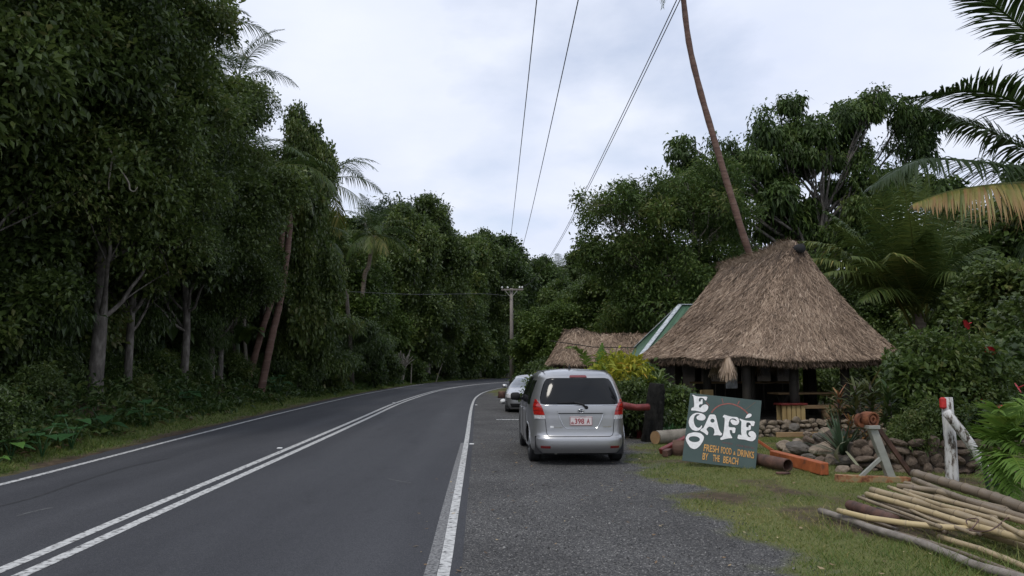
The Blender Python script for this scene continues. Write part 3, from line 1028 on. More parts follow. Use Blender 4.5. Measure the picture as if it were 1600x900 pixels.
for px, Y, kd, s, rz, sz, lab in [
    (470, 40, 'tall', .52, .5, 1.02, 'narrow dark tree with a knobbly top beside the palm fronds'),
    (505, 58, 'tall', .53, 2.0, .84, 'small dark tree under the curved palm fronds'),
    (385, 46, 'round', 1.0, 4.0, 1.05, 'rounded tree behind the slanting palm trunks'),
    (330, 55, 'round', 1.2, 1.1, 1.2, 'rounded tree on the slope behind the close pair of trunks'),
    (220, 60, 'round', 1.4, 3.1, 1.4, 'rounded tree high on the slope, seen in the gap between trunks'),
    (60, 55, 'round', 1.4, .2, 1.4, 'rounded tree on the slope at the edge of the photo'),
    (545, 66, 'round', .85, 2.7, .85, 'green rounded tree directly behind the leaning wooden pole'),
    (480, 70, 'round', 1.1, 5.2, 1.1, 'green rounded tree up the slope beside the narrow dark tree'),
    (640, 76, 'tall', 1.0, .1, 1.16, 'tall dark tree, its lit crown topping the tree with the bare trunk'),
    (668, 83, 'tall', 1.12, 1.5, 1.32, 'tall dark tree with a thick bare trunk at the outside of the bend'),
    (714, 86, 'round', 1.12, 3.6, 1.22, 'dark rounded tree just past the bare trunk on the bend'),
    (748, 100, 'tall', 1.1, 4.1, 1.3, 'dark tree with a small spiky top beyond the bend'),
    (790, 108, 'round', 1.35, .8, 1.48, 'wide dark tree behind the crossarm of the utility pole'),
    (835, 104, 'round', 1.15, 2.4, 1.22, 'lumpy dark tree to the beach side of the utility pole'),
    (862, 112, 'tall', 1.0, 5.0, 1.1, 'low dark tree below the end of the twin wires'),
    (610, 90, 'round', 1.2, 1.9, 1.3, 'leafy tree on the hill behind the small coconut palm'),
    (560, 95, 'round', 1.3, .4, 1.35, 'leafy tree on the hill above the leaning wooden pole'),
]:
    x_, Y_ = clear_of_road(px, Y)
    tree(kd, 'rounded_tree', lab, x_, Y_, s * Y_ / Y, rz, G2, sz=sz * Y_ / Y)
G2b = 'slim pale trunked trees inside the bank forest'
for px, Y, s_, rz, ln, lab in [
    (70, 29, .9, .4, .05, 'slim pale trunk in the shade towards the photo edge'), (97, 31, .8, 2.0, -.06, 'slim pale trunk leaning before the thick trunk, deep in shade'), (245, 33, .85, 3.6, .04, 'slim pale trunk behind the curved grey trunk'),
    (272, 36, .9, 5.0, .08, 'slim pale trunk leaning behind the straight thin trunk'), (365, 40, 1.0, 1.1, -.05, 'slim pale trunk beyond the close pair of trunks'), (432, 47, 1.1, 2.6, .03, 'slim pale trunk behind the slanting palms'), (392, 39, .95, 4.4, .1, 'slim pale trunk leaning beside the farther slanting palm')]:
    x_, Y_ = clear_of_road(px, Y)
    tree('slim', 'slim_tree', lab, x_, Y_, s_, rz, G2b, lean=(0, ln))
G3 = 'pale airy trees on the hilltop'
for px, Y, s, rz, sz, lab in [
    (590, 92, 1.35, .4, 1.66, 'pale thin-leaved tree on the hill next to the curved palm frond'),
    (640, 88, 1.2, 2.2, 1.6, 'pale thin-leaved tree poking above the lit dark crown'),
    (672, 92, 1.1, 4.0, 1.72, 'pale thin-leaved tree with the highest wispy tips'),
]:
    tree('airy', 'airy_tree', lab, px2x(px, Y), Y, s, rz, G3, sz=sz)
G4 = 'bright shrubby trees behind the verge'
for px, Y, kd, s, rz, lab in [
    (505, 60, 'lush', 1.4, .4, 'bright yellow-green shrubby tree above the tiered shrub'),
    (562, 72, 'lush', 1.6, 1.6, 'bright yellow-green shrubby tree behind the leaning pole top'),
    (604, 80, 'lush', 1.3, 3.3, 'bright shrubby tree beside the dead bleached shrub'),
    (440, 56, 'lush', 1.35, 2.2, 'shrubby tree glowing green between palm trunks'),
    (380, 48, 'lush', 1.2, 4.6, 'shrubby tree lit behind the close pair of trunks'),
    (235, 40, 'lush', 1.25, 5.7, 'shrubby yellow-green tree lit behind the curved trunk'),
    (180, 33, 'lush', 1.0, 3.0, 'shrubby tree between the thick and the curved trunk'),
    (90, 31, 'lush', 1.1, 1.0, 'shrubby tree in the shade behind the overhanging tree'),
    (480, 44, 'tiered', .78, .5, 'dark shrub with drooping tiers of fine leaves beside the verge'),
    (530, 54, 'tiered', .85, 2.4, 'dark tiered shrub right behind the leaning pole'),
    (446, 41, 'tiered', .6, 4.1, 'dark tiered shrub at the foot of the slanting palms'),
    (572, 66, 'tiered', .75, 5.0, 'low tiered shrub close to the dead bleached shrub'),
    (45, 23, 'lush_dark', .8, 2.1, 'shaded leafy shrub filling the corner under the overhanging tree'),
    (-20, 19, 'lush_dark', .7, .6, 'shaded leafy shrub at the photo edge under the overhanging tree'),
    (15, 20, 'tiered', .6, 1.4, 'shaded tiered shrub at the photo edge on the bank'),
    (100, 26, 'tiered', .7, 2.9, 'shaded tiered shrub behind the thick pale trunk'),
    (250, 31, 'tiered', .7, 3.9, 'shaded tiered shrub between curved and thin trunks'),
]:
    x_, Y_ = clear_of_road(px, Y)
    tree(kd, 'shrub', lab, x_, Y_, s * Y_ / Y, rz, G4, cat='shrub')
G5 = 'green trees on the beach side of the bend'
for px, Y, kd, s, rz, sz, lab in [
    (885, 58, 'round', .62, .4, .62, 'green tree above the low end of the far thatched hut'),
    (930, 52, 'round', .62, 2.0, .62, 'green tree behind the ridge of the far thatched hut'),
    (985, 50, 'round', .66, 3.9, .66, 'green tree rising beside the green metal roof'),
    (1010, 62, 'round', .95, 5.5, .95, 'tall green tree behind the green metal roof'),
    (905, 76, 'tall', .8, 1.0, .82, 'distant dark tree below the gap in the sky'),
    (960, 80, 'round', .85, 2.9, .9, 'distant round tree at the lowest point of the skyline'),
    (848, 55, 'lush', .8, 2.0, None, 'leafy shrubby tree beyond the small silver car'),
    (868, 50, 'lush', .8, 4.0, None, 'light shrubby tree between pole and far thatched hut'),
]:
    x_, Y_ = clear_of_road(px, Y)
    tree(kd, 'beachside_tree', lab, x_, Y_, s * Y_ / Y, rz, G5, sz=sz and sz * Y_ / Y)

# ---- the two big spreading trees behind the cafe
rr_ = np.random.default_rng(15)
Yr = 37.0
bl = []
ox, oz = px2x(1085, Yr), 0
for px, py, rx, rz_ in [(960, 330, 1.5, .45), (1000, 295, 1.2, .35), (935, 322, .9, .35), (985, 375, 1.6, .5), (945, 395, 1.1, .4), (1045, 300, 1.7, .7), (1090, 285, 1.8, .8), (1030, 345, 1.8, .6), (1085, 340, 1.9, .7),
                        (1010, 420, 1.6, .6), (1060, 395, 1.7, .6), (1110, 330, 1.6, .8), (1040, 440, 1.6, .8), (985, 445, 1.2, .5), (1120, 400, 1.8, .9), (1075, 430, 1.8, .9), (1020, 480, 2., 1.0), (965, 485, 1.6, .9)]:
    p = at(px, py, Yr)
    for dy in (-1.0, 1.3):
        bl.append((p.x - ox + rr_.normal(0, .5), dy + rr_.normal(0, .7), p.z + rr_.normal(0, .15), rx, rx * 1.15, rz_))
cr_ = crown_mesh('crown', clumpify(bl, 5, .38, 15), 6000, 13, .2, .08, .3, 15, M['leaf_rain'], .36, under=.3, wild=.9, young=.12)
tr_ = trunk_mesh('trunk', [(1.4, 0, -.8), (1.2, 0, 2), (.5, .2, 4.5), (.2, 0, 7)], .38, .16, bl[::2], 15, M['bark_pale'], twigs=5, zlo=.5)
o = thing('spreading_tree', 'wide rain tree with flat layered fine leaves and pale twisting branches', 'tree', (ox, Yr, gz1(ox, Yr)), 0)
put('trunk', tr_, o)
put('crown', cr_, o)

Yr = 45.0
bl = []
ox = px2x(1290, Yr)
for px, py, rx in [(1130, 235, 1.5), (1165, 225, 1.6), (1215, 205, 1.6), (1250, 215, 1.7), (1285, 185, 1.5), (1320, 190, 1.7), (1360, 165, 1.5), (1395, 170, 1.6), (1425, 195, 1.3), (1440, 215, 1.2),
                   (1180, 260, 1.8), (1230, 260, 1.8), (1300, 240, 1.7), (1350, 230, 1.8), (1400, 225, 1.7), (1200, 310, 1.9), (1255, 310, 1.7), (1330, 290, 1.9), (1385, 280, 1.9), (1150, 300, 1.6), (1210, 355, 1.9), (1165, 360, 1.6),
                   (1300, 330, 1.8), (1360, 340, 2), (1260, 350, 1.7), (1420, 270, 1.6), (1380, 385, 2.2), (1440, 330, 2), (1150, 420, 2.2), (1500, 370, 2.2), (1300, 385, 2.2), (1350, 415, 2.2), (1400, 430, 2.2), (1240, 390, 2), (1330, 360, 2), (1120, 275, 1.6), (1110, 330, 1.8), (1085, 292, 1.4), (1062, 300, 1.3), (1112, 255, 1.3)]:
    p = at(px, py, Yr)
    for q in range(4):
        bl.append((p.x - ox + rr_.normal(0, .95), rr_.normal(0, 1.3), p.z + rr_.normal(0, .6), rx * rr_.uniform(.3, .5), rx * rr_.uniform(.3, .5), rx * rr_.uniform(.22, .36)))
cr_ = crown_mesh('crown', bl, 3300, 26, .34, .13, 1.1, 16, M['leaf_rain'], .42, under=.3, wild=1.0, young=.14)
tr_ = trunk_mesh('trunk', [(.5, 0, -.8), (.3, 0, 3), (0, .2, 7), (.3, 0, 12)], .55, .2, bl[::3], 16, M['bark'], twigs=4, zlo=.45)
o = thing('clumpy_tree', 'tall spreading tree with drooping leaf clumps and sky gaps above the thatched roof', 'tree', (ox, Yr, gz1(ox, Yr)), 0)
put('trunk', tr_, o)
put('crown', cr_, o)

# ---- dark trees filling the beach side edge
G6 = 'dark shady trees behind the hibiscus'
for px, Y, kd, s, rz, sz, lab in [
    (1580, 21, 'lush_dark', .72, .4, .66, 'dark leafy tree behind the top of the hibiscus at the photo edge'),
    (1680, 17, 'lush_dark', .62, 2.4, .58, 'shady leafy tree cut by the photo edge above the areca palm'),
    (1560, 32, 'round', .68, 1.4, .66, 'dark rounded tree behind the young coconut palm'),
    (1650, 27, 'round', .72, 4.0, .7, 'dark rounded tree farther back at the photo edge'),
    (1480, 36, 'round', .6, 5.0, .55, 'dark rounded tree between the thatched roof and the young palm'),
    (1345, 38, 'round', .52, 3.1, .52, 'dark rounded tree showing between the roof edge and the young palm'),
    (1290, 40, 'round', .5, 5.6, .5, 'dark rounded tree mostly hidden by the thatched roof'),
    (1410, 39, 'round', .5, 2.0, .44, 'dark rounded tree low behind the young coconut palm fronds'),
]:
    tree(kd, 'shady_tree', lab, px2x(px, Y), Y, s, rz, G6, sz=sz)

# ------------------------------------------------------------------ palms
def frond_mb(mb, P, n, ll, droop, r, w_=.045, rows=4, r0=.028, tint=.45, vee=.25, start=.16, fold=0.0, tipdry=0.0):
    """a feather leaf along the curve P: rachis and two rows of strap leaflets"""
    P = np.asarray(P, float)
    k = len(P)
    mb.tube(P, np.linspace(r0, r0 * .18, k), 5, cap=False, tint=np.linspace(min(tint + .28, .82), min(tint + .12, .8), k))
    t = np.linspace(start, 1, n)
    idx = t * (k - 1)
    i = np.clip(idx.astype(int), 0, k - 2)
    B = P[i] + (P[i + 1] - P[i]) * (idx - i)[:, None]
    T = unit(P[i + 1] - P[i])
    S_ = unit(np.cross(T, UP + np.array([1e-4, 0, 0])))
    Nn = np.cross(S_, T)
    prof = np.clip(np.sin(np.clip((t - start * .5) / (1.04 - start * .5), 0, 1) ** .75 * math.pi), .2, 1)
    us = np.linspace(0, 1, rows)
    ws = np.interp(us, [0, .3, .7, 1], [.55, 1, .75, .05])
    for sg in (-1, 1):
        d = unit(S_ * sg * .86 + T * (.42 + .5 * t[:, None] ** 2) + Nn * vee + r.normal(0, .07, (n, 3)) - UP * fold)
        L = ll * prof * r.uniform(.85, 1.1, n)
        wv = unit(np.cross(d, Nn)) * w_ / 2
        dr = droop * r.uniform(.6, 1.4, n)
        V = []
        for u, ww in zip(us, ws):
            c = B + d * (L * u)[:, None] - UP * (L * dr * u ** 2)[:, None]
            V += [c - wv * ww, c + wv * ww]
        V = np.stack(V, 1).reshape(-1, 3)
        f = np.array([(2 * q, 2 * q + 1, 2 * q + 3, 2 * q + 2) for q in range(rows - 1)])
        F = (np.arange(n)[:, None, None] * 2 * rows + f[None]).reshape(-1, 4)
        tt = np.clip(tint + r.normal(0, .06, n), 0, 1)
        tr = np.repeat(tt[:, None], 2 * rows, 1)
        if tipdry:
            tr = np.clip(tr + tipdry * np.repeat(us, 2)[None] ** 2 * r.uniform(.3, 1, n)[:, None], 0, 1)
        mb.add(V, F, tr.ravel())
    return mb


def frond_mesh(L, pitch, bend, n, ll, droop, seed, mat, tint=.45, **kw):
    """frond growing from the origin along +X, rising at pitch and arching down by bend"""
    r = np.random.default_rng(seed)
    s = np.linspace(0, 1, 16)
    a = pitch - bend * s ** 1.3
    st = L / 15
    x = np.concatenate([[0], np.cumsum(np.cos(a[1:]) * st)])
    z = np.concatenate([[0], np.cumsum(np.sin(a[1:]) * st)])
    P = np.stack([x, .12 * L * r.normal() * s ** 2 * .6, z], 1)
    mb = MB()
    frond_mb(mb, P, n, ll, droop, r, tint=tint, **kw)
    return mb.mesh('frond', mat)


FR = {
    'up': [frond_mesh(4.2, R(74), R(70), 46, .95, .35, 1, M['frond'], .42, w_=.06, rows=3), frond_mesh(4.0, R(66), R(88), 46, .95, .4, 2, M['frond'], .5, w_=.06, rows=3)],
    'mid': [frond_mesh(4.3, R(42), R(90), 46, 1.0, .55, 3, M['frond'], .44, w_=.06, rows=3), frond_mesh(4.2, R(34), R(80), 46, 1.0, .6, 4, M['frond'], .52, w_=.06, rows=3)],
    'low': [frond_mesh(4.0, R(8), R(75), 44, .95, .8, 5, M['frond'], .55, w_=.06, rows=3, fold=.3), frond_mesh(3.9, R(-8), R(70), 44, .9, .9, 6, M['frond'], .78, w_=.06, rows=3, fold=.4)],
}


def palm(name, label, pts, r0, r1, n, s, seed, group, mat='palm_bark', sets=('up', 'mid', 'low'), nuts=False):
    """palm with trunk through pts (last = crown), its fronds parts of it"""
    r = np.random.default_rng(seed)
    P = smooth_path(pts, 30)
    base = P[0].copy()
    o = thing(name, label, 'palm tree', tuple(base), 0, group)
    mb = MB()
    rad = np.linspace(r0, r1, 30)
    rad[0] *= 1.5
    rad[1] *= 1.15
    rad = rad * (1 + .05 * np.cos(np.arange(30) * math.pi))
    mb.tube(P - base, rad, 10)
    mb.build('trunk', M[mat], o, smooth=True)
    top = Vector(P[-1] - base)
    if len(sets):
        for i in range(n):
            st = sets[min(int(i / n * len(sets)), len(sets) - 1)]
            me = FR[st][r.integers(2)]
            put('frond', me, o, top, (r.normal(0, .12), r.normal(0, .1), i * 2.39996 + r.normal(0, .15)), (s * r.uniform(.9, 1.1),) * 3)
    return o


def ground_pt(px, Y, dz=-.4):
    x = px2x(px, Y)
    return Vector((x, Y, gz1(x, Y) + dz))


GP = 'coconut palms among the bank trees'
palm('coconut_palm', 'slanting coconut palm with ruddy trunk, nearer of the crossing pair', [ground_pt(408, 34), at(424, 530, 34.2), at(440, 455, 34.5), at(452, 330, 35), at(420, 265, 35.5)], .17, .12, 15, .95, 3, GP, 'palm_bark_red', ('mid', 'low', 'low'))
palm('coconut_palm', 'slanting coconut palm with ruddy trunk, farther of the crossing pair', [ground_pt(385, 36), at(408, 520, 36), at(428, 450, 36.5), at(440, 330, 37), at(395, 250, 38)], .16, .12, 14, .95, 5, GP, 'palm_bark_red', ('mid', 'low'))
palm('coconut_palm', 'coconut palm with a pale blotched thin trunk curving behind the pair', [ground_pt(403, 42), at(410, 500, 42), at(415, 420, 42), at(424, 370, 42), at(430, 330, 42)], .17, .13, 13, .8, 8, GP, 'bark_pale', ('mid', 'low'))
palm('coconut_palm', 'coconut palm whose fronds stick out past the narrow dark tree', [ground_pt(478, 46), at(490, 500, 46), at(500, 400, 46), at(508, 285, 46)], .18, .13, 14, 1.0, 12, GP, 'palm_bark', ('up', 'mid', 'low'))
palm('coconut_palm', 'small coconut palm hanging pale fronds on the far hillside', [ground_pt(560, 58), at(568, 445, 58), at(576, 415, 58), at(583, 368, 58)], .18, .14, 22, .85, 20, GP, 'palm_bark', ('up', 'mid', 'low'))
palm('coconut_palm', 'tall coconut palm with windblown fronds over the dark canopy', [ground_pt(360, 42), at(362, 400, 42), at(366, 200, 42), at(372, 122, 42)], .18, .13, 16, .95, 21, GP, 'palm_bark', ('up', 'mid', 'low'))
palm('coconut_palm', 'tallest coconut palm, its grey fronds tipping out of the canopy at the top', [ground_pt(300, 38), at(302, 400, 38), at(304, 200, 38), at(306, 42, 38)], .18, .13, 16, .95, 22, GP, 'palm_bark', ('up', 'mid', 'low'))
palm('coconut_palm', 'coconut palm half hidden in shade, yellow fronds between the trees', [ground_pt(470, 44), at(474, 500, 44), at(478, 420, 44), at(482, 372, 44)], .16, .12, 14, .8, 25, GP, 'palm_bark', ('mid', 'low', 'low'))
palm('coconut_palm', 'distant coconut palm peeping out at the foot of the twin wires', [ground_pt(874, 124), at(874, 500, 124), at(873, 424, 124)], .2, .15, 13, 1.15, 27, GP, 'palm_bark', ('up', 'mid'))

# palm leaning over the thatched roof
lp = palm('leaning_palm', 'very tall slender palm trunk leaning steeply behind the thatched roof', [ground_pt(1222, 33, -.4), at(1196, 470, 32.6), at(1167, 385, 32), at(1144, 312, 32), at(1118, 225, 32), at(1094, 142, 32), at(1077, 70, 32), at(1068, 0, 32), at(1063, -62, 32)], .155, .115, 0, 1, 1, None, 'palm_bark_red', ())
ctop = at(1063, -62, 32)
r_ = np.random.default_rng(5)
for i, (tx, ty, dY) in enumerate([(1036, 10, -.5), (1020, -170, 0), (960, -130, 1), (1110, -180, 1), (1160, -120, -.8), (1060, -200, -2), (1060, -190, 3), (1010, -100, -3), (1130, -90, 2.6)]):
    tip = at(tx, ty, 32 + dY)
    mid = ctop * .45 + tip * .55 + Vector((0, 0, 1.6 if i else 1.9))
    mb = MB()
    base = Vector(lp.location)
    frond_mb(mb, bez(ctop - base, mid - base, tip - base, 14), 40, .9, .6, r_, .05, 3, .035, .45)
    mb.build('frond', M['frond'], lp)

# ---- young coconut palm behind the cafe
yb = at(1436, 505, 25)
o = thing('young_coconut_palm', 'young coconut palm with tall arching fronds between the thatched roof and the hibiscus', 'palm tree', (yb.x, 25, gz1(yb.x, 25)))
base = Vector(o.location)
mb = MB()
mb.tube([(0, 0, -.3), (.05, 0, (yb.z - base.z) * .5), tuple(yb - base + Vector((0, 0, .3)))], [.3, .22, .2], 10)
mb.build('trunk', M['palm_bark'], o, smooth=True)
r_ = np.random.default_rng(31)
for tx, ty, dY, arch, tn in [(1240, 378, .3, 1.6, .55), (1262, 405, -.3, 1.3, .62), (1290, 330, 1.2, 1.2, .42), (1330, 275, .5, .8, .42), (1385, 255, -.5, .5, .38), (1430, 262, 1.2, .3, .4), (1470, 280, -.6, .5, .38),
                             (1520, 320, .5, .9, .4), (1560, 385, 0, 1.3, .38), (1550, 440, 1.0, 1.3, .36), (1330, 400, -2.2, 1.2, .46), (1345, 470, -1.8, 1.5, .5), (1500, 430, -2.2, 1.3, .4), (1530, 495, -1.2, 1.6, .42),
                             (1400, 300, 2.6, .8, .36), (1460, 320, 2.6, .8, .36), (1350, 330, -1.5, .9, .45), (1450, 360, -2.4, .9, .4), (1395, 395, -2.6, 1.2, .62), (1300, 440, 1.4, 1.6, .4), (1365, 275, -1.2, .7, .46), (1410, 275, -1.8, .4, .5), (1450, 275, -1.2, .4, .48), (1495, 300, -1.5, .7, .44), (1305, 350, -1.0, 1.0, .55), (1535, 360, -1.6, 1.1, .42), (1420, 330, -2.8, .6, .5), (1280, 430, -1.2, 1.5, .6)]:
    tip = at(tx, ty, 25 + dY)
    a = yb - base + Vector((r_.normal(0, .12), r_.normal(0, .12), r_.normal(0, .15)))
    tp = tip - base
    mid = a * .5 + tp * .5 + Vector((0, 0, arch))
    mb = MB()
    frond_mb(mb, bez(a, mid, tp, 18), 74, 1.0, .55, r_, .058, 3, .035, min(tn + .14, .76), vee=.15, fold=.12)
    mb.build('frond', M['frond'], o)

# ---- big coconut palm just out of frame whose fronds hang into the view
cb = at(1700, 205, 12)
o = thing('tall_coconut_palm', 'big coconut palm whose dark fronds arch into the top corner beside a yellowing one', 'palm tree', (cb.x + .4, 12.2, gz1(cb.x + .4, 12.2)))
base = Vector(o.location)
mb = MB()
P = smooth_path([(0, 0, -.4), (.1, 0, 1.5), (0, -.1, 3.5), tuple(cb - base)], 26)
mb.tube(P, np.linspace(.2, .14, 26) * (1 + .05 * np.cos(np.arange(26) * math.pi)), 12)
mb.build('trunk', M['palm_bark'], o, smooth=True)
r_ = np.random.default_rng(32)
for ctrl, n, ll, dr, tn, fold, td, lab in [
    ([(1700, 205, 12), (1655, 100, 12.1), (1600, 46, 12.1), (1547, 2, 12.0), (1515, -30, 11.9)], 96, 1.0, .25, .36, 0, 0, None),
    ([(1700, 205, 12), (1640, 185, 11.6), (1590, 160, 11.4), (1530, 143, 11.3), (1475, 146, 11.2), (1417, 155, 11.0)], 120, .95, .3, .34, -.1, 0, None),
    ([(1700, 215, 12), (1650, 238, 12.4), (1590, 226, 12.6), (1545, 203, 12.8), (1500, 188, 13), (1452, 168, 13.2)], 110, 1.0, .45, .32, .1, 0, None),
    ([(1700, 215, 12), (1650, 262, 11.4), (1590, 262, 11.1), (1533, 253, 10.9), (1450, 248, 10.6), (1405, 262, 10.5), (1362, 290, 10.3)], 120, .68, .6, .16, .2, 0, None),
    ([(1700, 220, 12), (1650, 282, 10.9), (1600, 285, 10.7), (1540, 290, 10.5), (1480, 300, 10.4), (1428, 318, 10.2)], 110, .44, .9, .86, .8, .2, 'yellowing drooping frond with ragged dry leaflet tips'),
    ([(1700, 205, 12), (1680, 90, 12.6), (1640, 0, 13), (1600, -60, 13.4)], 50, 1.0, .3, .35, 0, 0, None),
    ([(1700, 205, 12), (1760, 90, 12), (1830, 60, 12.2), (1900, 110, 12.3)], 46, 1.0, .4, .38, 0, 0, None),
    ([(1700, 205, 12), (1770, 190, 13), (1850, 230, 13.6), (1900, 330, 14)], 46, 1.0, .5, .38, 0, 0, None),
    ([(1700, 205, 12), (1690, 130, 13.5), (1680, 120, 15), (1675, 180, 16)], 46, 1.0, .5, .38, 0, 0, None),
    ([(1700, 215, 12), (1680, 290, 13.4), (1640, 340, 14.4), (1600, 400, 15)], 50, .9, .7, .36, .3, 0, None),
]:
    pts = [at(*c) - base for c in ctrl]
    mb = MB()
    frond_mb(mb, smooth_path(pts, 22), n, ll, dr, r_, .038, 4, .03, tn, vee=.2, start=.14, fold=fold, tipdry=td)
    f = mb.build('frond', M['frond'], o)
    if lab:
        f['label'] = lab

# ---- areca palm beside the bamboo
ab = gat(1612, 815)
o = thing('areca_palm', 'low bright green areca palm clump beside the bamboo pile', 'palm', (ab.x + .25, 9.3, gz1(ab.x, 9.3)))
base = Vector(o.location)
r_ = np.random.default_rng(33)
mb = MB()
for i in range(5):
    a = i * 1.26
    mb.tube([(.1 * math.cos(a), .1 * math.sin(a), -.05), (.16 * math.cos(a), .16 * math.sin(a), .5)], [.025, .018], 6)
mb.build('stem', M['leaf_agave'], o)
for tx, ty, Y, arch in [(1561, 640, 9.2, .35), (1578, 655, 9.0, .3), (1554, 690, 9.1, .4), (1559, 735, 8.9, .45), (1568, 775, 8.7, .45), (1606, 640, 9.6, .35), (1616, 690, 8.7, .4), (1591, 705, 8.8, .4), (1606, 760, 8.4, .5), (1636, 640, 9, .4),
                        (1656, 700, 8.6, .4), (1666, 760, 8.5, .4), (1586, 780, 8.6, .5), (1636, 610, 10, .3)]:
    tip = at(tx, ty, Y) - base
    a = Vector((r_.normal(0, .08), r_.normal(0, .08), .35 + r_.uniform(0, .25)))
    mid = a * .5 + tip * .5 + Vector((0, 0, arch))
    mb = MB()
    frond_mb(mb, bez(a, mid, tip, 14), 30, .40, .35, r_, .03, 3, .012, .45 + r_.normal(0, .12), vee=.45, start=.3)
    mb.build('frond', M['areca'], o)

# ---- young palm frond plant behind the minivan
pb = at(912, 600, 20)
o = thing('palm_seedling', 'young palm with a broad pale green leaf standing behind the minivan roof', 'plant', (pb.x, 20, gz1(pb.x, 20)))
base = Vector(o.location)
r_ = np.random.default_rng(35)
for ctrl, ll, tn in [([(922, 640, 20), (920, 585, 20), (912, 556, 19.9), (898, 543, 19.8), (884, 543, 19.7)], .34, .55), ([(922, 640, 20), (932, 590, 20.3), (938, 560, 20.4), (941, 537, 20.5)], .25, .4), ([(922, 640, 20), (900, 600, 20.6), (870, 590, 21), (850, 605, 21.2)], .3, .5)]:
    mb = MB()
    frond_mb(mb, smooth_path([at(*c) - base for c in ctrl], 14), 40, ll, .3, r_, .045, 3, .014, tn, vee=.2, start=.35)
    mb.build('frond', M['areca'], o)

# ------------------------------------------------------------------ plants with strap leaves (agave, croton, lily, banana, taro)
def strap(mb, P, w_, tint, prof=((0, .5), (.35, 1), (.75, .7), (1, .03)), cup=.15):
    P = np.asarray(P, float)
    k = len(P)
    T = unit(np.gradient(P, axis=0))
    s = unit(np.cross(T, UP + np.array([1e-3, 2e-3, 0])))
    nn = np.cross(s, T)
    u = np.linspace(0, 1, k)
    pw = np.interp(u, [q[0] for q in prof], [q[1] for q in prof]) * w_ / 2
    L = P - s * pw[:, None] + nn * (pw * cup)[:, None]
    Rr = P + s * pw[:, None] + nn * (pw * cup)[:, None]
    t = tint if np.isscalar(tint) else np.repeat(np.asarray(tint)[:, None], 3, 1)
    mb.grid(np.stack([L, P, Rr], 1), t)


def rosette_mesh(name, n, L, w_, elev, droop, seed, mat, tint=(.3, .6), z0=0.0, k=6, stem=0.0):
    r = np.random.default_rng(seed)
    mb = MB()
    for i in range(n):
        a = i * 2.39996 + r.normal(0, .2)
        el = r.uniform(*elev)
        l = L * r.uniform(.7, 1.1)
        d = np.array([math.cos(a) * math.cos(el), math.sin(a) * math.cos(el), math.sin(el)])
        s = np.linspace(0, 1, k)[:, None]
        st = np.array([0, 0, z0 + stem * i / n])
        P = st + d * l * s - UP * (l * droop * r.uniform(.5, 1.3) * s ** 2)
        strap(mb, P, w_ * r.uniform(.8, 1.15), float(np.clip(r.uniform(*tint), 0, 1)))
    return mb.mesh(name, mat)


# ---- forest floor: ferns, weeds and leaf litter along the bank
r_ = np.random.default_rng(41)
mb = MB()
n = 15000
t = r_.random(n) ** .75
i = np.interp(t, [0, 1], [26, 190])
i0 = i.astype(int)
Pq = DL[i0] + (DL[i0 + 1] - DL[i0]) * (i - i0)[:, None]
Tq = unit(DL[i0 + 1] - DL[i0])
d = 1.75 + 9 * r_.random(n) ** 1.5
x, y = Pq[:, 0] - Tq[:, 1] * d, Pq[:, 1] + Tq[:, 0] * d
dens = fnoise(x * .5, y * .5, 51, 3)
keep = (dens > .34) & (y > 2)
x, y, d, dens = x[keep], y[keep], d[keep], dens[keep]
n = len(x)
hh = (.08 + .42 * sstep(1.7, 3.6, d)) * (.4 + 1.3 * dens)
lpc = 9
C = np.repeat(np.stack([x, y, gz(x, y)], 1), lpc, 0)
C[:, 2] += np.repeat(hh, lpc) * r_.random(n * lpc)
C[:, :2] += r_.normal(0, .22, (n * lpc, 2))
D = unit(r_.normal(0, 1, (n * lpc, 3)) + np.array([0, 0, .35]))
LL = np.repeat(.1 + .004 * y, lpc) * r_.uniform(.6, 1.6, n * lpc)
leaf_cards(mb, C, D, LL, LL * r_.uniform(.25, .55, n * lpc), .25, np.clip(np.repeat(.15 + .5 * dens + r_.normal(0, .12, n), lpc) + r_.normal(0, .12, n * lpc), 0, .85), r_)
tag(mb.build('undergrowth', M['undergrowth']), 'tangled dark undergrowth along the bank below the trees', kind='stuff')

mb = MB()
n = 5200
i = np.interp(r_.random(n) ** .8, [0, 1], [26, 110])
i0 = i.astype(int)
Tq = unit(DL[i0 + 1] - DL[i0])
Pq = DL[i0] + (DL[i0 + 1] - DL[i0]) * (i - i0)[:, None]
d = r_.uniform(1.3, 6, n)
x, y = Pq[:, 0] - Tq[:, 1] * d, Pq[:, 1] + Tq[:, 0] * d
keep = fnoise(x * .35, y * .35, 61, 3) > .5
x, y = x[keep], y[keep]
n = len(x)
C = np.stack([x, y, gz(x, y) + r_.uniform(.01, .1, n)], 1)
D = unit(np.stack([r_.normal(size=n), r_.normal(size=n), r_.normal(0, .2, n)], 1))
LL = r_.uniform(.1, .3, n)
leaf_cards(mb, C, D, LL, LL * .35, .1, np.clip(r_.normal(.9, .1, n), .6, 1), r_)
tag(mb.build('fallen_leaves', M['undergrowth']), 'brown fallen leaves and litter on the earth bank', kind='stuff')

# ---- shrubs of the bank (one plant each)
bl = random_blobs(61, 8, .7, .35, 1.5, .4, .65, .8)
bush_dark = crown_mesh('foliage', clumpify(bl, 6, .45, 61), 1300, 9, .125, .065, .5, 61, M['leaf_dark'], .2)
bush_mid = crown_mesh('foliage', clumpify(bl, 6, .45, 62), 1300, 9, .135, .075, .5, 62, M['leaf_mid'], .2)
stem_mb = MB()
for b in bl:
    stem_mb.tube(bez((0, 0, -.2), (b[0] * .3, b[1] * .3, b[2] * .6), b[:3], 5), np.linspace(.03, .012, 5), 5)
bush_stem = stem_mb.mesh('stem', M['bark_dark'])


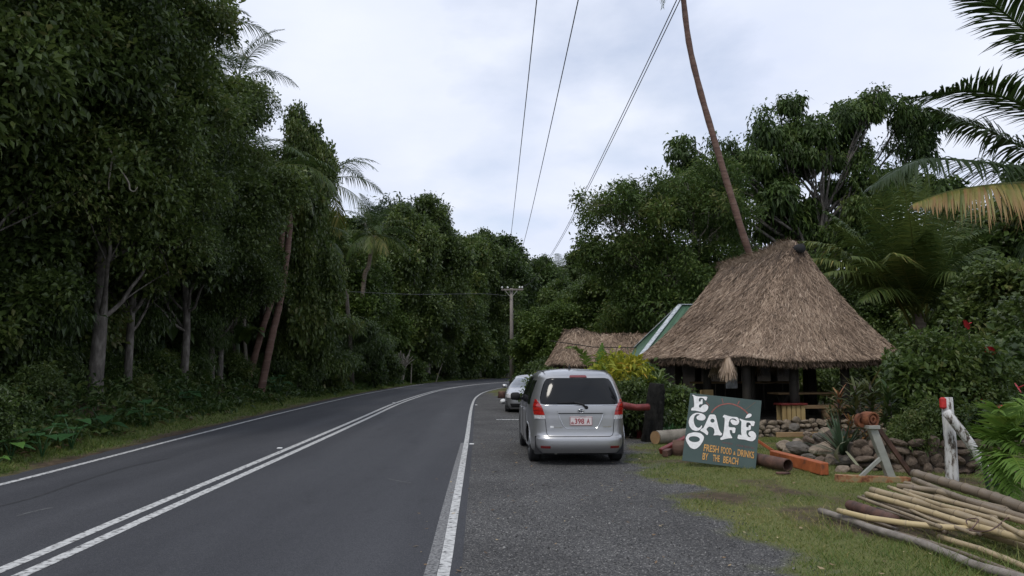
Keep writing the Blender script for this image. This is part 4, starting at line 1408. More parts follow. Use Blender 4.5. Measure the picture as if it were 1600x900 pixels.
def shrub(label, px, Y, s, rz, me, group, name='bush', x=None):
    if x is None:
        x, Y2 = clear_of_road(px, Y)
        s, Y = s * Y2 / Y, Y2
    o = thing(name, label, 'bush', (x, Y, gz1(x, Y) - .05), rz, group, s)
    put('stem', bush_stem, o)
    put('foliage', me, o)
    return o


GB = 'bushes along the bank'
bush_spots = [(5, 15.5, .55), (62, 18, .6), (-40, 13, .6), (112, 20.5, .6), (178, 24, .7), (225, 23, .45), (245, 27, .8), (270, 29, .8), (310, 31, .6), (365, 35, .9), (395, 37, .6), (430, 40, .9), (455, 40, 1.1),
              (500, 45, 1.4), (520, 47, 1.2), (545, 54, 1.3), (575, 56, 1.4), (600, 60, 1.5), (640, 68, 1.5), (690, 78, 1.8), (715, 86, 2.0), (735, 92, 2.2), (760, 98, 2.3), (780, 106, 2.6), (812, 112, 2.8), (60, 24, 1.0), (145, 28, 1.0), (330, 40, 1.3)]
bush_seen = {}
for q, (px, Y, s) in enumerate(bush_spots):
    nb_ = ['the overhanging tree', 'the thick pale trunk', 'the curved trunk', 'the close pair of trunks', 'the slanting palms', 'the tiered shrubs', 'the leaning pole', 'the dead bleached shrub', 'the bare trunk on the bend', 'the far bend']
    nk = nb_[int(np.searchsorted([100, 190, 260, 370, 440, 530, 580, 632, 712], px))]
    cnt_ = bush_seen.get((nk, q % 2), 0)
    bush_seen[(nk, q % 2)] = cnt_ + 1
    shrub(('dark' if q % 2 else 'mid-green') + ' leafy bush on the bank ' + ('by ', 'a little beyond ', 'well behind ')[cnt_] + nk, px, Y, s, q * 1.7, bush_dark if q % 2 else bush_mid, GB)

# ---- taro plants with big heart leaves at the verge
def taro_mesh(seed, tint):
    r = np.random.default_rng(seed)
    mb = MB()
    for i in range(6):
        a = i * 1.1 + r.normal(0, .2)
        h = r.uniform(.35, .75)
        c = np.array([math.cos(a) * h * .5, math.sin(a) * h * .5, h])
        mb.tube(bez((0, 0, -.05), (c[0] * .3, c[1] * .3, h * .7), c, 6), np.linspace(.014, .008, 6), 5, cap=False, tint=.4)
        d = np.array([math.cos(a), math.sin(a), 0])
        s = np.array([-math.sin(a), math.cos(a), 0])
        l = r.uniform(.3, .48)
        u = np.linspace(-.25, 1, 8)
        wd = np.array([.16, .34, .4, .37, .3, .2, .1, .0]) * l * 1.05
        ctr = c + d * (u * l)[:, None] - UP * (l * (.35 * np.clip(u, 0, 1) ** 1.2 + .12 * (u < 0)))[:, None]
        mb.grid(np.stack([ctr - s * wd[:, None] + UP * .04 * l, ctr, ctr + s * wd[:, None] + UP * .04 * l], 1), float(np.clip(tint + r.normal(0, .08), 0, 1)))
    return mb.mesh('leaves', M['leaf_taro'])


taro_a, taro_b = taro_mesh(1, .3), taro_mesh(2, .78)
for q, (px, Y, s, me, lab) in enumerate([(30, 13.2, .6, taro_b, 'bright light green taro plant at the verge edge near the camera'), (78, 14.0, .8, taro_a, 'bluish green taro plant behind the bright taro'), (122, 15.2, .9, taro_a, 'taro with one upright leaf, below the thick pale trunk'),
                                          (172, 17.5, .95, taro_a, 'taro plant on the littered bank before the curved trunk'), (232, 19.5, 1.0, taro_a, 'large taro plant by the leaf litter heap'), (300, 24, 1.0, taro_a, 'taro plant low on the bank by the straight thin trunk'),
                                          (438, 34.5, 1.3, taro_a, 'taro plant with pale bent leaves by the slanting palms'), (8, 12.2, .4, taro_b, 'small light green taro plant at the photo edge')]):
    x = px2x(px, Y)
    o = thing('taro_plant', lab, 'plant', (x, Y, gz1(x, Y)), q * 1.3, 'taro plants on the bank', s)
    put('leaves', me, o)

# ---- banana plants in the undergrowth
def banana_mesh(seed):
    r = np.random.default_rng(seed)
    mb = MB()
    for i in range(9):
        a = i * 2.4 + r.normal(0, .2)
        el = r.uniform(.75, 1.3)
        l = r.uniform(1.5, 2.2)
        s = np.linspace(0, 1, 10)[:, None]
        P = np.array([0, 0, 1.3]) + np.array([math.cos(a) * math.cos(el), math.sin(a) * math.cos(el), math.sin(el)]) * l * s - UP * (l * r.uniform(.5, .95) * s ** 2.1)
        strap(mb, P, .5, float(np.clip(r.normal(.5, .15), 0, 1)), ((0, .06), (.14, .1), (.25, .8), (.6, 1), (.85, .75), (1, .1)), .25)
    return mb.mesh('leaves', M['leaf_mid'])


bn = [banana_mesh(1), banana_mesh(2)]
stm = MB().tube([(0, 0, -.2), (0, 0, .7), (.03, 0, 1.45)], [.13, .1, .06], 9).mesh('stem', M['leaf_agave'], True)
for q, (px, Y, s, lab) in enumerate([(200, 27, 1.2, 'banana plant between the thick and the curved trunk'), (255, 30, 1.3, 'banana plant behind the curved grey trunk'), (315, 34, 1.3, 'banana plant behind the close pair of trunks'), (372, 36, 1.4, 'banana plant left of the slanting palm trunks'),
                                      (465, 44, 1.5, 'banana plant with pale leaves behind the tiered shrubs'), (100, 24, 1.2, 'banana plant in deep shade behind the thick trunk'), (768, 103, 2.0, 'banana plant beyond the far bend by the pole'), (522, 52, 1.2, 'banana plant by the foot of the leaning pole')]):
    x, Y = clear_of_road(px, Y)
    o = thing('banana_plant', lab.replace('left of', 'before'), 'banana plant', (x, Y, gz1(x, Y)), q * 1.9, 'banana plants in the undergrowth', s)
    put('stem', stm, o)
    put('leaves', bn[q % 2], o)

# ---- dead bleached shrub with a white stake
p = gat(626, 599)
o = thing('dead_shrub', 'dead bleached shrub of bare twigs by the bend', 'shrub', (px2x(630, 69), 69, gz1(px2x(630, 69), 69)))
mb = MB()
r_ = np.random.default_rng(71)
for q in range(11):
    a = r_.uniform(0, 6.28)
    rr = r_.uniform(.3, 1.0)
    top = Vector((rr * math.cos(a), rr * math.sin(a), r_.uniform(1.5, 3.1)))
    mid = Vector((top.x * .3, top.y * .3, top.z * .55))
    mb.tube(bez((r_.normal(0, .1), 0, -.1), mid, top, 7), np.linspace(.075, .04, 7), 5)
    for w_ in range(4):
        e_ = top * r_.uniform(.6, 1) + Vector((r_.normal(0, .4), r_.normal(0, .4), r_.uniform(.0, .6)))
        mb.tube(bez(mid, (mid + e_) / 2 + Vector((0, 0, .2)), e_, 4), np.linspace(.045, .025, 4), 4)
mb.build('twigs', M['bark_pale'], o)
for px, Y, h, ln, lab in [(623, 68, 1.9, .03, 'white painted stake in front of the dead shrub'), (643, 71, 1.9, .06, 'thin pale stake leaning beside the dead shrub'), (681, 80, 1.9, .7, 'pale stick leaning on the verge near the bare trunk')]:
    x = px2x(px, Y)
    mb = MB()
    mb.tube([(0, 0, -.2), (ln * .5, 0, h * .5), (ln, 0, h)], [.11, .1, .09] if ln < .04 else [.06, .05, .04], 8)
    o = mb.build('stake', M['white_plastic' if px < 630 else 'bark_pale'])
    o.location = (x, Y, gz1(x, Y))
    tag(o, lab, 'stake', 'stakes on the far verge')

# ------------------------------------------------------------------ utility pole, leaning pole and wires
pp = Vector((px2x(799, 60), 60, 0))
pz = 7.72
o = thing('utility_pole', 'grey timber utility pole with a crossarm standing at the bend', 'utility pole', (pp.x, 60, gz1(pp.x, 60)))
o.rotation_euler = (0, 0, -.05)
h = pz - gz1(pp.x, 60)
mb = MB()
mb.tube([(0, 0, -.5), (.02, 0, h * .5), (0, 0, h)], [.155, .14, .12], 12)
mb.build('post', M['wood_grey'], o, True)
MB().box((0.08, -.19, h - .12), (1.72, .11, .13), bev=.01).build('crossarm', M['wood_grey'], o)
for sx in (-1, 1):
    MB().bar((sx * .46, -.25, h - .2), (sx * .04, -.25, h - .72), .05, .015, (0, 1, 0)).build('brace', M['grey_steel'], o)
ins = MB().lathe([(0, 0), (.035, 0), (.035, .05), (.075, .06), (.08, .1), (.05, .13), (.06, .16), (.03, .19), (0, .19)], None, 10).mesh('insulator', M['white_plastic'], True)
att = {}
for q, dx in enumerate((-.72, -.28, .66, .86)):
    put('insulator', ins, o, (dx, -.19, h - .05))
    att[q] = Vector((pp.x + dx, 59.81, pz + .13))


def wire(name, label, pts, r, group, n=40):
    c = smooth_path(pts, n)
    tag(MB().tube(c, r, 5).build(name, M['wire']), label, 'power line', group)


GW = 'overhead wires on the utility pole'


def sag(xa, xb, r, label, y0, w0=None):
    """wire from the pole at Y = 60 passing x = xb at Y = 12 and on over the camera"""
    pts = []
    for Y in (59.8, 52, 44, 34.6, 25, 12, 4, -6, -18):
        x = xa + (59.8 - Y) / 47.8 * (xb - xa)
        z = 6.55 + (Y - 34.6) * .0137 + (Y - 34.6) ** 2 * .00146 if Y <= 34.6 else 6.55 + (Y - 34.6) * .0137 + (Y - 34.6) ** 2 * (pz + .13 - 6.55 - 25.2 * .0137) / 25.2 ** 2
        pts.append((x, Y, z + y0))
    wire('power_line', label, pts, r, GW, 60)


sag(att[0].x, .34, .009, 'single overhead wire ending over the road side of the crossarm', 0)
sag(att[1].x, .95, .009, 'single overhead wire next to the first, ending near the pole top', 0)
sag(att[2].x + .25, 2.40, .008, 'upper wire of the close twin wires sweeping over the lay-by', 0)
sag(att[3].x + .12, 2.45, .008, 'lower wire of the close twin wires sweeping over the lay-by', 0)

lx, lY = px2x(553, 52), 52
lzb = gz1(lx, lY)
ltop = at(541, 452, 52)
o = MB().tube([(lx, lY, lzb - .4), ((lx + ltop.x) / 2 + .03, lY, (lzb + ltop.z) / 2), tuple(ltop)], [.17, .15, .12], 10).build('leaning_pole', M['bark_dark'], smooth=True)
tag(o, 'dark wooden pole leaning at the verge before the tiered shrubs', 'pole')
wire('service_wire', 'thin wire running level from the utility pole to the leaning wooden pole', [tuple(ltop - Vector((0, 0, .15))), tuple(at(650, 460, 55)), tuple(at(750, 459, 59)), (pp.x - .1, 60, pz - .6)], .013, None)

# ------------------------------------------------------------------ thatched roofs
def thatched_roof(root, cx, cy, ang, hl, hw, ridge, ze, zr, nstr, seed, sag_f, npow=4.2, conc=1.16, strand=(.2, .42), wd=.022, lift=.05):
    """hipped thatch on a rounded rectangular plan; ang = ridge heading; local frame: u along ridge, v across"""
    ca, sa = math.cos(ang), math.sin(ang)

    def surf(t, s, off=0.0):
        c, s_ = np.cos(t), np.sin(t)
        ou = hl * np.sign(c) * np.abs(c) ** (2 / npow)
        ov = hw * np.sign(s_) * np.abs(s_) ** (2 / npow)
        ru = np.clip(ou * (ridge / (hl * .98)), -ridge, ridge)
        s = np.asarray(s)
        u = ou + (ru - ou) * s
        v = ov * (1 - s)
        zrl = zr(ru)
        top = np.sqrt(np.clip(1 - s, 0, 1))
        z = ze + (zrl - ze) * (s ** conc)
        z = z - .16 * np.clip((s - .86) / .14, 0, 1) ** 2          # rounded ridge
        wob = .05 * np.sin(t * 7 + 1) * (1 - s) + .06 * (fnoise(t * 3 + 20, s * 4 + 20, seed) - .5)
        z = z + wob + off
        x = cx + u * sa_u[0] + v * sa_v[0]
        y = cy + u * sa_u[1] + v * sa_v[1]
        return np.stack([x, y, z], -1)
    sa_u = (-math.sin(ang), math.cos(ang))
    sa_v = (math.cos(ang), math.sin(ang))
    t = np.linspace(0, 2 * math.pi, 97)
    s = np.concatenate([np.linspace(0, .9, 22), np.linspace(.92, 1, 6)])
    Tg, Sg = np.meshgrid(t, s, indexing='ij')
    Pg = surf(Tg, Sg)
    mb = MB()
    mb.grid(Pg)
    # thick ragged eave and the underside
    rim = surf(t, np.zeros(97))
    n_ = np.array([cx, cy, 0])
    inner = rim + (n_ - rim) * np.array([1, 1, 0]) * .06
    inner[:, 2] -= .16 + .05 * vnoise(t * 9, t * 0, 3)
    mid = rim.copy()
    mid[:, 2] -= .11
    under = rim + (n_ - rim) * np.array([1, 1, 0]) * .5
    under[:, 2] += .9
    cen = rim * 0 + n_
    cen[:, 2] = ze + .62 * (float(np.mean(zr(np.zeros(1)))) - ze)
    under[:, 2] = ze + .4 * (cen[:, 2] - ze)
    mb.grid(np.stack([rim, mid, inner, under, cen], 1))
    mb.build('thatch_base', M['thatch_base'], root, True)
    # straw
    r = np.random.default_rng(seed)
    tt = r.uniform(0, 2 * math.pi, nstr)
    # even cover of the long rounded-rectangle outline
    per = np.linspace(0, 2 * math.pi, 2000)
    rp = surf(per, per * 0)
    cum = np.concatenate([[0], np.cumsum(np.linalg.norm(np.diff(rp, axis=0), axis=1))])
    tt = np.interp(r.uniform(0, cum[-1], nstr), cum, per)
    ss = 1 - np.sqrt(r.uniform(.02 ** 2, 1, nstr))
    ss = np.clip(ss + r.normal(0, .01, nstr), -.012, .97)
    P0 = surf(tt, np.clip(ss, 0, 1))
    dwn = unit(P0 - surf(tt, np.clip(ss + .03, 0, 1)))
    along = unit(surf(tt + .01, np.clip(ss, 0, 1)) - P0)
    nor = unit(np.cross(along, dwn))
    nor *= np.sign(nor[:, 2:3] + 1e-9)
    L = r.uniform(*strand, nstr)
    d = unit(dwn + along * r.normal(0, .5, nstr)[:, None] + nor * r.uniform(-.02, .24, nstr)[:, None])
    st = P0 + nor * r.uniform(0, lift, nstr)[:, None] - d * (L * .4)[:, None]
    en = st + d * L[:, None]
    sd_ = unit(np.cross(d, nor + r.normal(0, .35, (nstr, 3)))) * (wd * r.uniform(.5, 1.2, nstr) / 2)[:, None]
    V = np.stack([st - sd_, st + sd_, en + sd_ * .4, en - sd_ * .4], 1).reshape(-1, 3)
    big = fnoise(tt * 4 + 9, ss * 5 + 9, seed + 3, 3)
    tint = np.clip(.28 + .46 * big + r.normal(0, .2, nstr) - .22 * sstep(.72, .95, ss), 0, 1)
    mb = MB()
    mb.add(V, np.arange(4 * nstr).reshape(-1, 4), np.repeat(tint, 4))
    # fringe under the eave
    nf = nstr // 7
    tf = np.interp(r.uniform(0, cum[-1], nf), cum, per)
    Pf = surf(tf, np.zeros(nf))
    o_ = unit((Pf - n_) * np.array([1, 1, 0]))
    Pf = Pf - o_ * r.uniform(0, .22, nf)[:, None] - UP * r.uniform(0, .1, nf)[:, None]
    d = unit(o_ * r.uniform(-.1, .7, nf)[:, None] - UP + r.normal(0, .25, (nf, 3)))
    L = r.uniform(.07, .2, nf)
    sd_ = unit(np.cross(d, o_ + r.normal(0, .3, (nf, 3)))) * (wd * .5)
    mb.add(np.stack([Pf - sd_, Pf + sd_, Pf + d * L[:, None] + sd_ * .3, Pf + d * L[:, None] - sd_ * .3], 1).reshape(-1, 3), np.arange(4 * nf).reshape(-1, 4), np.repeat(np.clip(r.normal(.2, .14, nf), 0, 1), 4))
    th = mb.build('thatch', M['thatch'], root)
    th['kind'] = 'stuff'
    return surf, sa_u, sa_v


# ---- the big open bure of the cafe
BX, BY, BA = 7.86, 24.4, R(11.8)
FLOOR = .2
bure = thing('thatched_shelter', 'large open-sided thatched shelter with a steep shaggy roof and black ridge pole end', 'thatched hut', (0, 0, 0))


def zr_big(ru):
    q = np.clip((ru + 2.2) / 4.4, 0, 1)       # 0 = front end, 1 = far end
    return 5.38 - .06 * q + .1 * np.exp(-((ru + 1.6) / .6) ** 2)


surf, bu, bv = thatched_roof(bure, BX, BY, BA, 3.8, 3.4, 2.15, 1.86, zr_big, 80000, 3, 0, strand=(.14, .3), wd=.026, lift=.05, conc=1.3)
bx = lambda u, v: (BX + u * bu[0] + v * bv[0], BY + u * bu[1] + v * bv[1])
# ridge roll of packed thatch
rp = []
for q in np.linspace(-2.2, 2.3, 18):
    a, b = bx(q, 0)
    rp.append((a, b, float(zr_big(np.array(q))) - .36 + .02 * math.sin(q * 5)))
rad = np.array([.16] + [.27] * 16 + [.16]) * (1 + .06 * np.sin(np.arange(18) * 1.7))
mb = MB()
mb.tube(rp, rad, 12)
r_ = np.random.default_rng(81)
nr = 2600
q = r_.uniform(-2.25, 2.35, nr)
an = r_.uniform(-1.7, 1.7, nr)
zc = zr_big(q) - .36
ctr = np.stack([BX + q * bu[0], BY + q * bu[1], zc], 1)
o_ = np.sin(an)[:, None] * np.array([bv[0], bv[1], 0]) + np.cos(an)[:, None] * UP
dn = np.sign(an)[:, None] * (np.cos(an)[:, None] * np.array([bv[0], bv[1], 0]) - np.abs(np.sin(an))[:, None] * UP * 1)
d = unit(dn + r_.normal(0, .3, (nr, 3)))
st = ctr + o_ * .272
L = r_.uniform(.07, .17, nr)
sd_ = unit(np.cross(d, o_)) * .008
mb.add(np.stack([st - sd_, st + sd_, st + d * L[:, None] + sd_ * .3, st + d * L[:, None] - sd_ * .3], 1).reshape(-1, 3), np.arange(4 * nr).reshape(-1, 4), .5)
mb.build('ridge_roll', M['thatch_ridge'], bure, True)
a, b = bx(-1.6, 0), bx(-2.48, 0)
zf = 5.06
MB().tube([(a[0], a[1], zf), (b[0], b[1], zf - .02)], [.13, .14], 14).build('ridge_pole', M['dark'], bure, True)
post_me = MB().tube([(0, 0, 0), (.02, .01, .9), (0, 0, 1.72)], [.13, .12, .115], 10).mesh('post', M['wood_dark'], True)
for u, v in [(-3.1, -2.2), (-3.15, -.8), (-3.15, .75), (-3.1, 2.2), (-1, -2.3), (-1, 2.3), (1.1, -2.3), (1.1, 2.3), (3, -2.2), (3, -.7), (3, .8), (3, 2.2), (-2.1, -1.5), (-1.2, 1.0), (1.0, .3)]:
    x, y = bx(u, v)
    put('post', post_me, bure, (x, y, FLOOR - .02), (0, 0, u + v))
for (u0, v0), (u1, v1) in [((-3.1, -2.3), (-3.1, 2.3)), ((3, -2.3), (3, 2.3)), ((-3.1, -2.3), (3, -2.3)), ((-3.1, 2.3), (3, 2.3))]:
    a, b = bx(u0, v0), bx(u1, v1)
    MB().tube([(a[0], a[1], 1.84), (b[0], b[1], 1.84)], .08, 8).build('eave_beam', M['wood_dark'], bure, True)
a, b = bx(-3.35, -2.5), bx(3.3, 2.5)
mb = MB()
mb.box((BX, BY, FLOOR - .25), (5.0, 6.6, .5), Matrix.Rotation(BA, 3, 'Z'))
mb.build('floor_slab', M['mortar'], bure)

# stone wall under the floor, stones one by one
stones = [rock_mesh('stone', 100 + i, M['stone'], .62) for i in range(5)]
stones_b = [rock_mesh('stone', 120 + i, M['stone_brown'], .62) for i in range(5)]


def dry_wall(name, label, p, q, zb, zt, size, meshes, seed, depth=.3, group=None):
    p, q = Vector((p[0], p[1], 0)), Vector((q[0], q[1], 0))
    d = (q - p)
    L = d.length
    d.normalize()
    nrm = Vector((d.y, -d.x, 0))
    ang = math.atan2(d.y, d.x)
    root = thing(name, label, 'stone wall', ((p.x + q.x) / 2, (p.y + q.y) / 2, zb), ang, group)
    H = zt - zb
    MB().box((0, .02, H / 2 - .06), (L, depth * .8, H - .06)).build('core', M['mortar'], root)
    r = np.random.default_rng(seed)
    rows = max(1, round(H / (size * .62)))
    rh = H / rows
    for k in range(rows):
        x = -L / 2 + r.uniform(0, size * .4)
        while x < L / 2:
            w_ = size * r.uniform(.65, 1.45)
            put('stone', meshes[r.integers(len(meshes))], root, (x + w_ / 2, -depth * .4 + r.normal(0, .03), rh * (k + .5) + r.normal(0, rh * .16)),
                (r.normal(0, .3) + r.integers(4) * math.pi / 2, r.normal(0, .2), r.choice([0, math.pi]) + r.normal(0, .15)), (w_ * 1.1, depth * r.uniform(.5, .75), rh / .62 * r.uniform(.85, 1.35)))
            x += w_
    return root


fl, fr_ = bx(-3.42, -2.5), bx(-3.42, 2.6)
dry_wall('stone_wall', 'low wall of rough fitted stones under the thatched shelter floor', fl, fr_, -.22, FLOOR + .03, .2, stones, 7)
a, b = bx(-3.75, -1.75), bx(-3.75, 1.2)
o = MB().bar((a[0], a[1], -.14), (b[0], b[1], -.16), .07, .13, bev=.008).build('timber_edging', M['plank_warm'])
tag(o, 'long squared timber lying along the foot of the stone wall', 'timber')

# benches, table and counter inside
mbq = thing('log_bench', 'plank bench on a stout log block at the front of the thatched shelter', 'bench', (*bx(-3.12, .55), FLOOR), BA)
for q in (0,):
    MB().box((0, 0, .34), (2.9, .34, .09), bev=.008).build('seat_plank', M['plank_warm'], mbq)
for dx in (-.35, 1.2, -1.3):
    MB().tube([(dx, 0, 0), (dx, 0, .29)], .16, 12).build('log_block', M['plank_warm'], mbq, True)
t = thing('picnic_table', 'long plank table behind the front bench in the shelter', 'table', (*bx(-2.3, .55), FLOOR), BA)
for dy in (-.22, 0, .22):
    MB().box((0, dy, .68), (3.0, .2, .05), bev=.006).build('top_plank', M['plank_warm'], t)
for dx in (-1.2, 1.2):
    MB().bar((dx, -.3, 0), (dx, .3, .66), .08, .08).build('leg', M['wood_dark'], t)
    MB().bar((dx, .3, 0), (dx, -.3, .66), .075, .075).build('leg', M['wood_dark'], t)
t = thing('yellow_crate_table', 'small stand of upright yellow boards under a red top behind the sign', 'stand', (*bx(-3.3, -1.02), FLOOR), BA)
for k in range(5):
    MB().box((-.28 + k * .14, -.12, .2), (.115, .03, .4), bev=.004).build('board', M['plank_yellow'], t)
    MB().box((-.28 + k * .14, .16, .2), (.115, .03, .4), bev=.004).build('board', M['plank_yellow'], t)
MB().box((0, .02, .43), (.78, .4, .05), bev=.005).build('top', M['red_paint'], t)
t = thing('serving_counter', 'dark wooden counter across the back of the thatched shelter', 'counter', (*bx(.9, -.2), FLOOR), BA)
MB().box((0, 0, .92), (3.4, .5, .06), bev=.008).build('top', M['plank_warm'], t)
for k in range(10):
    MB().box((-1.53 + k * .34, -.2, .44), (.32, .03, .88), bev=.004).build('board', M['wood_dark'], t)
t = thing('wooden_armchair', 'curved pale wooden chair beside the dark stump under the eave', 'chair', (*bx(-2.0, -2.75), FLOOR - .02), BA + .5)
MB().box((0, 0, .4), (.5, .46, .05), bev=.01).build('seat', M['plank_yellow'], t)
bk = np.array([[(.27 * math.sin(q), .25 * math.cos(q) * .9, z) for z in (.44, .62, .8)] for q in np.linspace(-1.3, 1.3, 11)])
MB().grid(bk).grid(bk * np.array([1.08, 1.1, 1])).build('backrest', M['plank_yellow'], t, True)
for sx in (-.2, .2):
    for sy in (-.18, .18):
        MB().tube([(sx, sy, 0), (sx, sy, .39)], .022, 7).build('leg', M['plank_yellow'], t)
t = thing('hanging_board', 'pale patterned board hanging under the eave of the shelter', 'board', (*bx(-1.7, -1.9), 1.0), BA)
MB().box((0, 0, .32), (.36, .03, .62), bev=.004).build('panel', pmat('patterned', [(.35, (.22, .23, .25)), (.6, (.6, .62, .66))], 14, .8, stretch=(1, 1, .5)), t)
MB().tube([(0, 0, .6), (0, 0, .98)], .008, 5).build('cord', M['wood_dark'], t)


def straw_bundle(name, label, p, h, w_, n, seed, mat='thatch', tint=.75):
    r = np.random.default_rng(seed)
    mb = MB()
    a = r.uniform(0, 6.28, n)
    s0 = np.stack([np.cos(a) * .05, np.sin(a) * .05, r.uniform(-.02, .06, n)], 1)
    d = np.stack([np.cos(a) * w_ * r.uniform(.1, 1, n), np.sin(a) * w_ * r.uniform(.1, 1, n), -h * r.uniform(.55, 1, n)], 1)
    e_ = s0 + d
    sd = unit(np.cross(d, np.stack([np.cos(a), np.sin(a), a * 0], 1) + r.normal(0, .4, (n, 3)))) * .011
    mb.add(np.stack([s0 - sd, s0 + sd, e_ + sd * .4, e_ - sd * .4], 1).reshape(-1, 3), np.arange(4 * n).reshape(-1, 4), np.repeat(np.clip(r.normal(tint, .15, n), 0, 1), 4))
    mb.tube([(0, 0, .05), (0, 0, -.06)], .06, 8, tint=.4)
    o = mb.build(name, M[mat])
    o.location = p
    return tag(o, label, 'bundle')


straw_bundle('straw_bundle', 'bundle of pale straw hanging from the front eave above the sign', at(1137, 561, 20.2), .62, .2, 420, 5)
for px, Y, s, lab in [(1118, 22.5, 1, 'grey-green skirt of hanging palm strips inside the shelter behind the posts'), (1180, 25.5, 2, 'skirt of pale palm strips hanging at the back of the shelter, nearer the sign'), (1215, 25.8, 3, 'skirt of pale palm strips hanging at the back of the shelter, farther from the sign')]:
    straw_bundle('hanging_strips', lab, at(px, 566, Y), .5, .28, 90, 40 + s, tint=.85)

# ---- second thatched hut farther along
HX, HY, HA = px2x(948, 34.5), 34.6, R(82)
hut = thing('thatched_hut', 'smaller thatched hut with a low brown ridge beyond the minivan', 'thatched hut', (0, 0, 0))
surf2, hu, hv = thatched_roof(hut, HX, HY, HA, 2.6, 2.0, 1.75, 1.78, lambda ru: 3.2 + .26 * np.exp(-((ru - 1.25) / .6) ** 2) + 0 * ru, 22000, 9, 0, npow=3.4, conc=1.0, strand=(.25, .5), wd=.034, lift=.07)
hx = lambda u, v: (HX + u * hu[0] + v * hv[0], HY + u * hu[1] + v * hv[1])
for u, v in [(-2.1, -1.5), (2.1, -1.5), (-2.1, 1.5), (2.1, 1.5), (0, -1.6), (0, 1.6)]:
    x, y = hx(u, v)
    put('post', post_me, hut, (x, y, gz1(x, y) - .1), (0, 0, u))
MB().box((HX, HY, .55), (3.8, 2.6, 1.3), Matrix.Rotation(HA - math.pi / 2, 3, 'Z')).build('wall', M['wood_dark'], hut)
a, b = hx(2.45, -.9), hx(.3, -1.55)
MB().tube([(a[0], a[1] - .35, 2.75), (b[0] - .3, b[1] - .55, 2.45), (b[0] + 1.9, b[1] - .4, 2.42)], .02, 5).build('tie_cord', M['wood_dark'], hut)

# ---- green metal roofed building between them
gc = at(1001, 557, 29.2)
gb_ = thing('green_roof_building', 'building with a green ribbed metal hip roof and pale ridge flashing', 'building', (gc.x, gc.y, 0), R(-1))
z0, z1 = gc.z, at(1046, 477, 31.5).z
W_, D_ = 6.4, 4.6
apex = Vector((2.0, D_ / 2, z1 - .0))
M['green_metal'] = pmat('green_metal', [(.3, (.05, .11, .062)), (.7, (.08, .16, .09))], 2, .45, metal=.2)
M['flashing'] = pmat('flashing', [(.35, (.3, .34, .36)), (.6, (.62, .66, .68))], 9, .5, metal=.2)


def ribbed(a, b, c, d, n, amp=.03):
    """roof sheet a-b along the eave, d-c along the top, ribs running up"""
    a, b, c, d = [np.array(tuple(v)) for v in (a, b, c, d)]
    t = np.linspace(0, 1, n)[:, None]
    nn = np.cross(b - a, d - a)
    nn = nn / np.linalg.norm(nn)
    nn = nn * np.sign(nn[2])
    rib = np.where(np.arange(n) % 4 == 0, amp, 0)[:, None] * nn
    return np.stack([a + (b - a) * t + rib, d + (c - d) * t + rib], 1)


c00, c10, c11, c01 = Vector((0, 0, z0)), Vector((W_, 0, z0)), Vector((W_, D_, z0)), Vector((0, D_, z0))
ap2 = Vector((W_ - 2.0, D_ / 2, z1))
mb = MB()
mb.grid(ribbed(c00, c10, ap2, apex, 61))
mb.grid(ribbed(c11, c01, apex, ap2, 61))
mb.build('roof', M['green_metal'], gb_)
MB().grid(ribbed(c01, c00, apex, apex, 41)).build('roof_end', M['green_metal'], gb_)
MB().grid(ribbed(c10, c11, ap2, ap2, 41)).build('roof_end', M['green_metal'], gb_)
for p, q in ((c00, apex), (c01, apex), (c10, ap2), (c11, ap2), (apex, ap2)):
    MB().bar(p + Vector((0, 0, .03)), q + Vector((0, 0, .03)), .2, .03).build('flashing', M['flashing'], gb_)
MB().box((W_ / 2, D_ / 2, z0 / 2 - .15), (W_ - .7, D_ - .7, z0 - .2)).build('wall', M['wood_dark'], gb_)
for p, q in ((c00, c10), (c00, c01)):
    MB().bar(p - Vector((0, 0, .06)), q - Vector((0, 0, .06)), .05, .1).build('fascia', M['wood_dark'], gb_)

# ------------------------------------------------------------------ the cafe sign
TL, TR_, BR, BL = at(1078.6, 614, 13.22), at(1190, 626.1, 13.0), at(1177.6, 732.6, 12.70), at(1065.7, 719.5, 12.92)
U_, V_ = TR_ - TL, BL - TL
nrm = V_.cross(U_).normalized()
if nrm.y > 0:
    nrm = -nrm
sign = thing('cafe_sign', 'tilted dark green hand-painted board reading ECO CAFÉ in big white letters', 'sign', tuple((BL + BR) / 2))
sb_ = Vector(sign.location)
M['sign_green'] = pmat('sign_green', [(.3, (.034, .062, .056)), (.7, (.052, .085, .075))], 3, .6, .1, 60)
mb = MB()
f4 = [TL, TL + U_, TL + U_ + V_, TL + V_]
P8 = [tuple(p - sb_) for p in f4] + [tuple(p - nrm * .02 - sb_) for p in f4]
mb.add(P8, [(0, 1, 2, 3), (7, 6, 5, 4), (0, 4, 5, 1), (1, 5, 6, 2), (2, 6, 7, 3), (3, 7, 4, 0)])
mb.build('board', M['sign_green'], sign)
O_ = np.array([1078.6, 614.0])
A_ = np.linalg.inv(np.array([[111.4, -12.9], [12.1, 105.5]]))


def on_sign(off):
    def f(px, py):
        u, v = A_ @ (np.array([px, py]) - O_)
        return TL + U_ * float(u) + V_ * float(v) + nrm * off - sb_
    return f


ZA = lambda p: [(1065 + x / 11.257, 610 + y / 11.257) for x, y in p]
ZB = lambda p: [(1110 + x / 13.85, 635 + y / 13.85) for x, y in p]
ZC = lambda p: [(1040 + x / 6.43, 600 + y / 6.43) for x, y in p]


def rounded(pts, n=2):
    """closed outline with Chaikin-softened corners"""
    P = np.array(pts, float)
    for _ in range(n):
        Q = np.roll(P, -1, 0)
        P = np.stack([P * .82 + Q * .18, P * .18 + Q * .82], 1).reshape(-1, 2)
    return [tuple(p) for p in P]


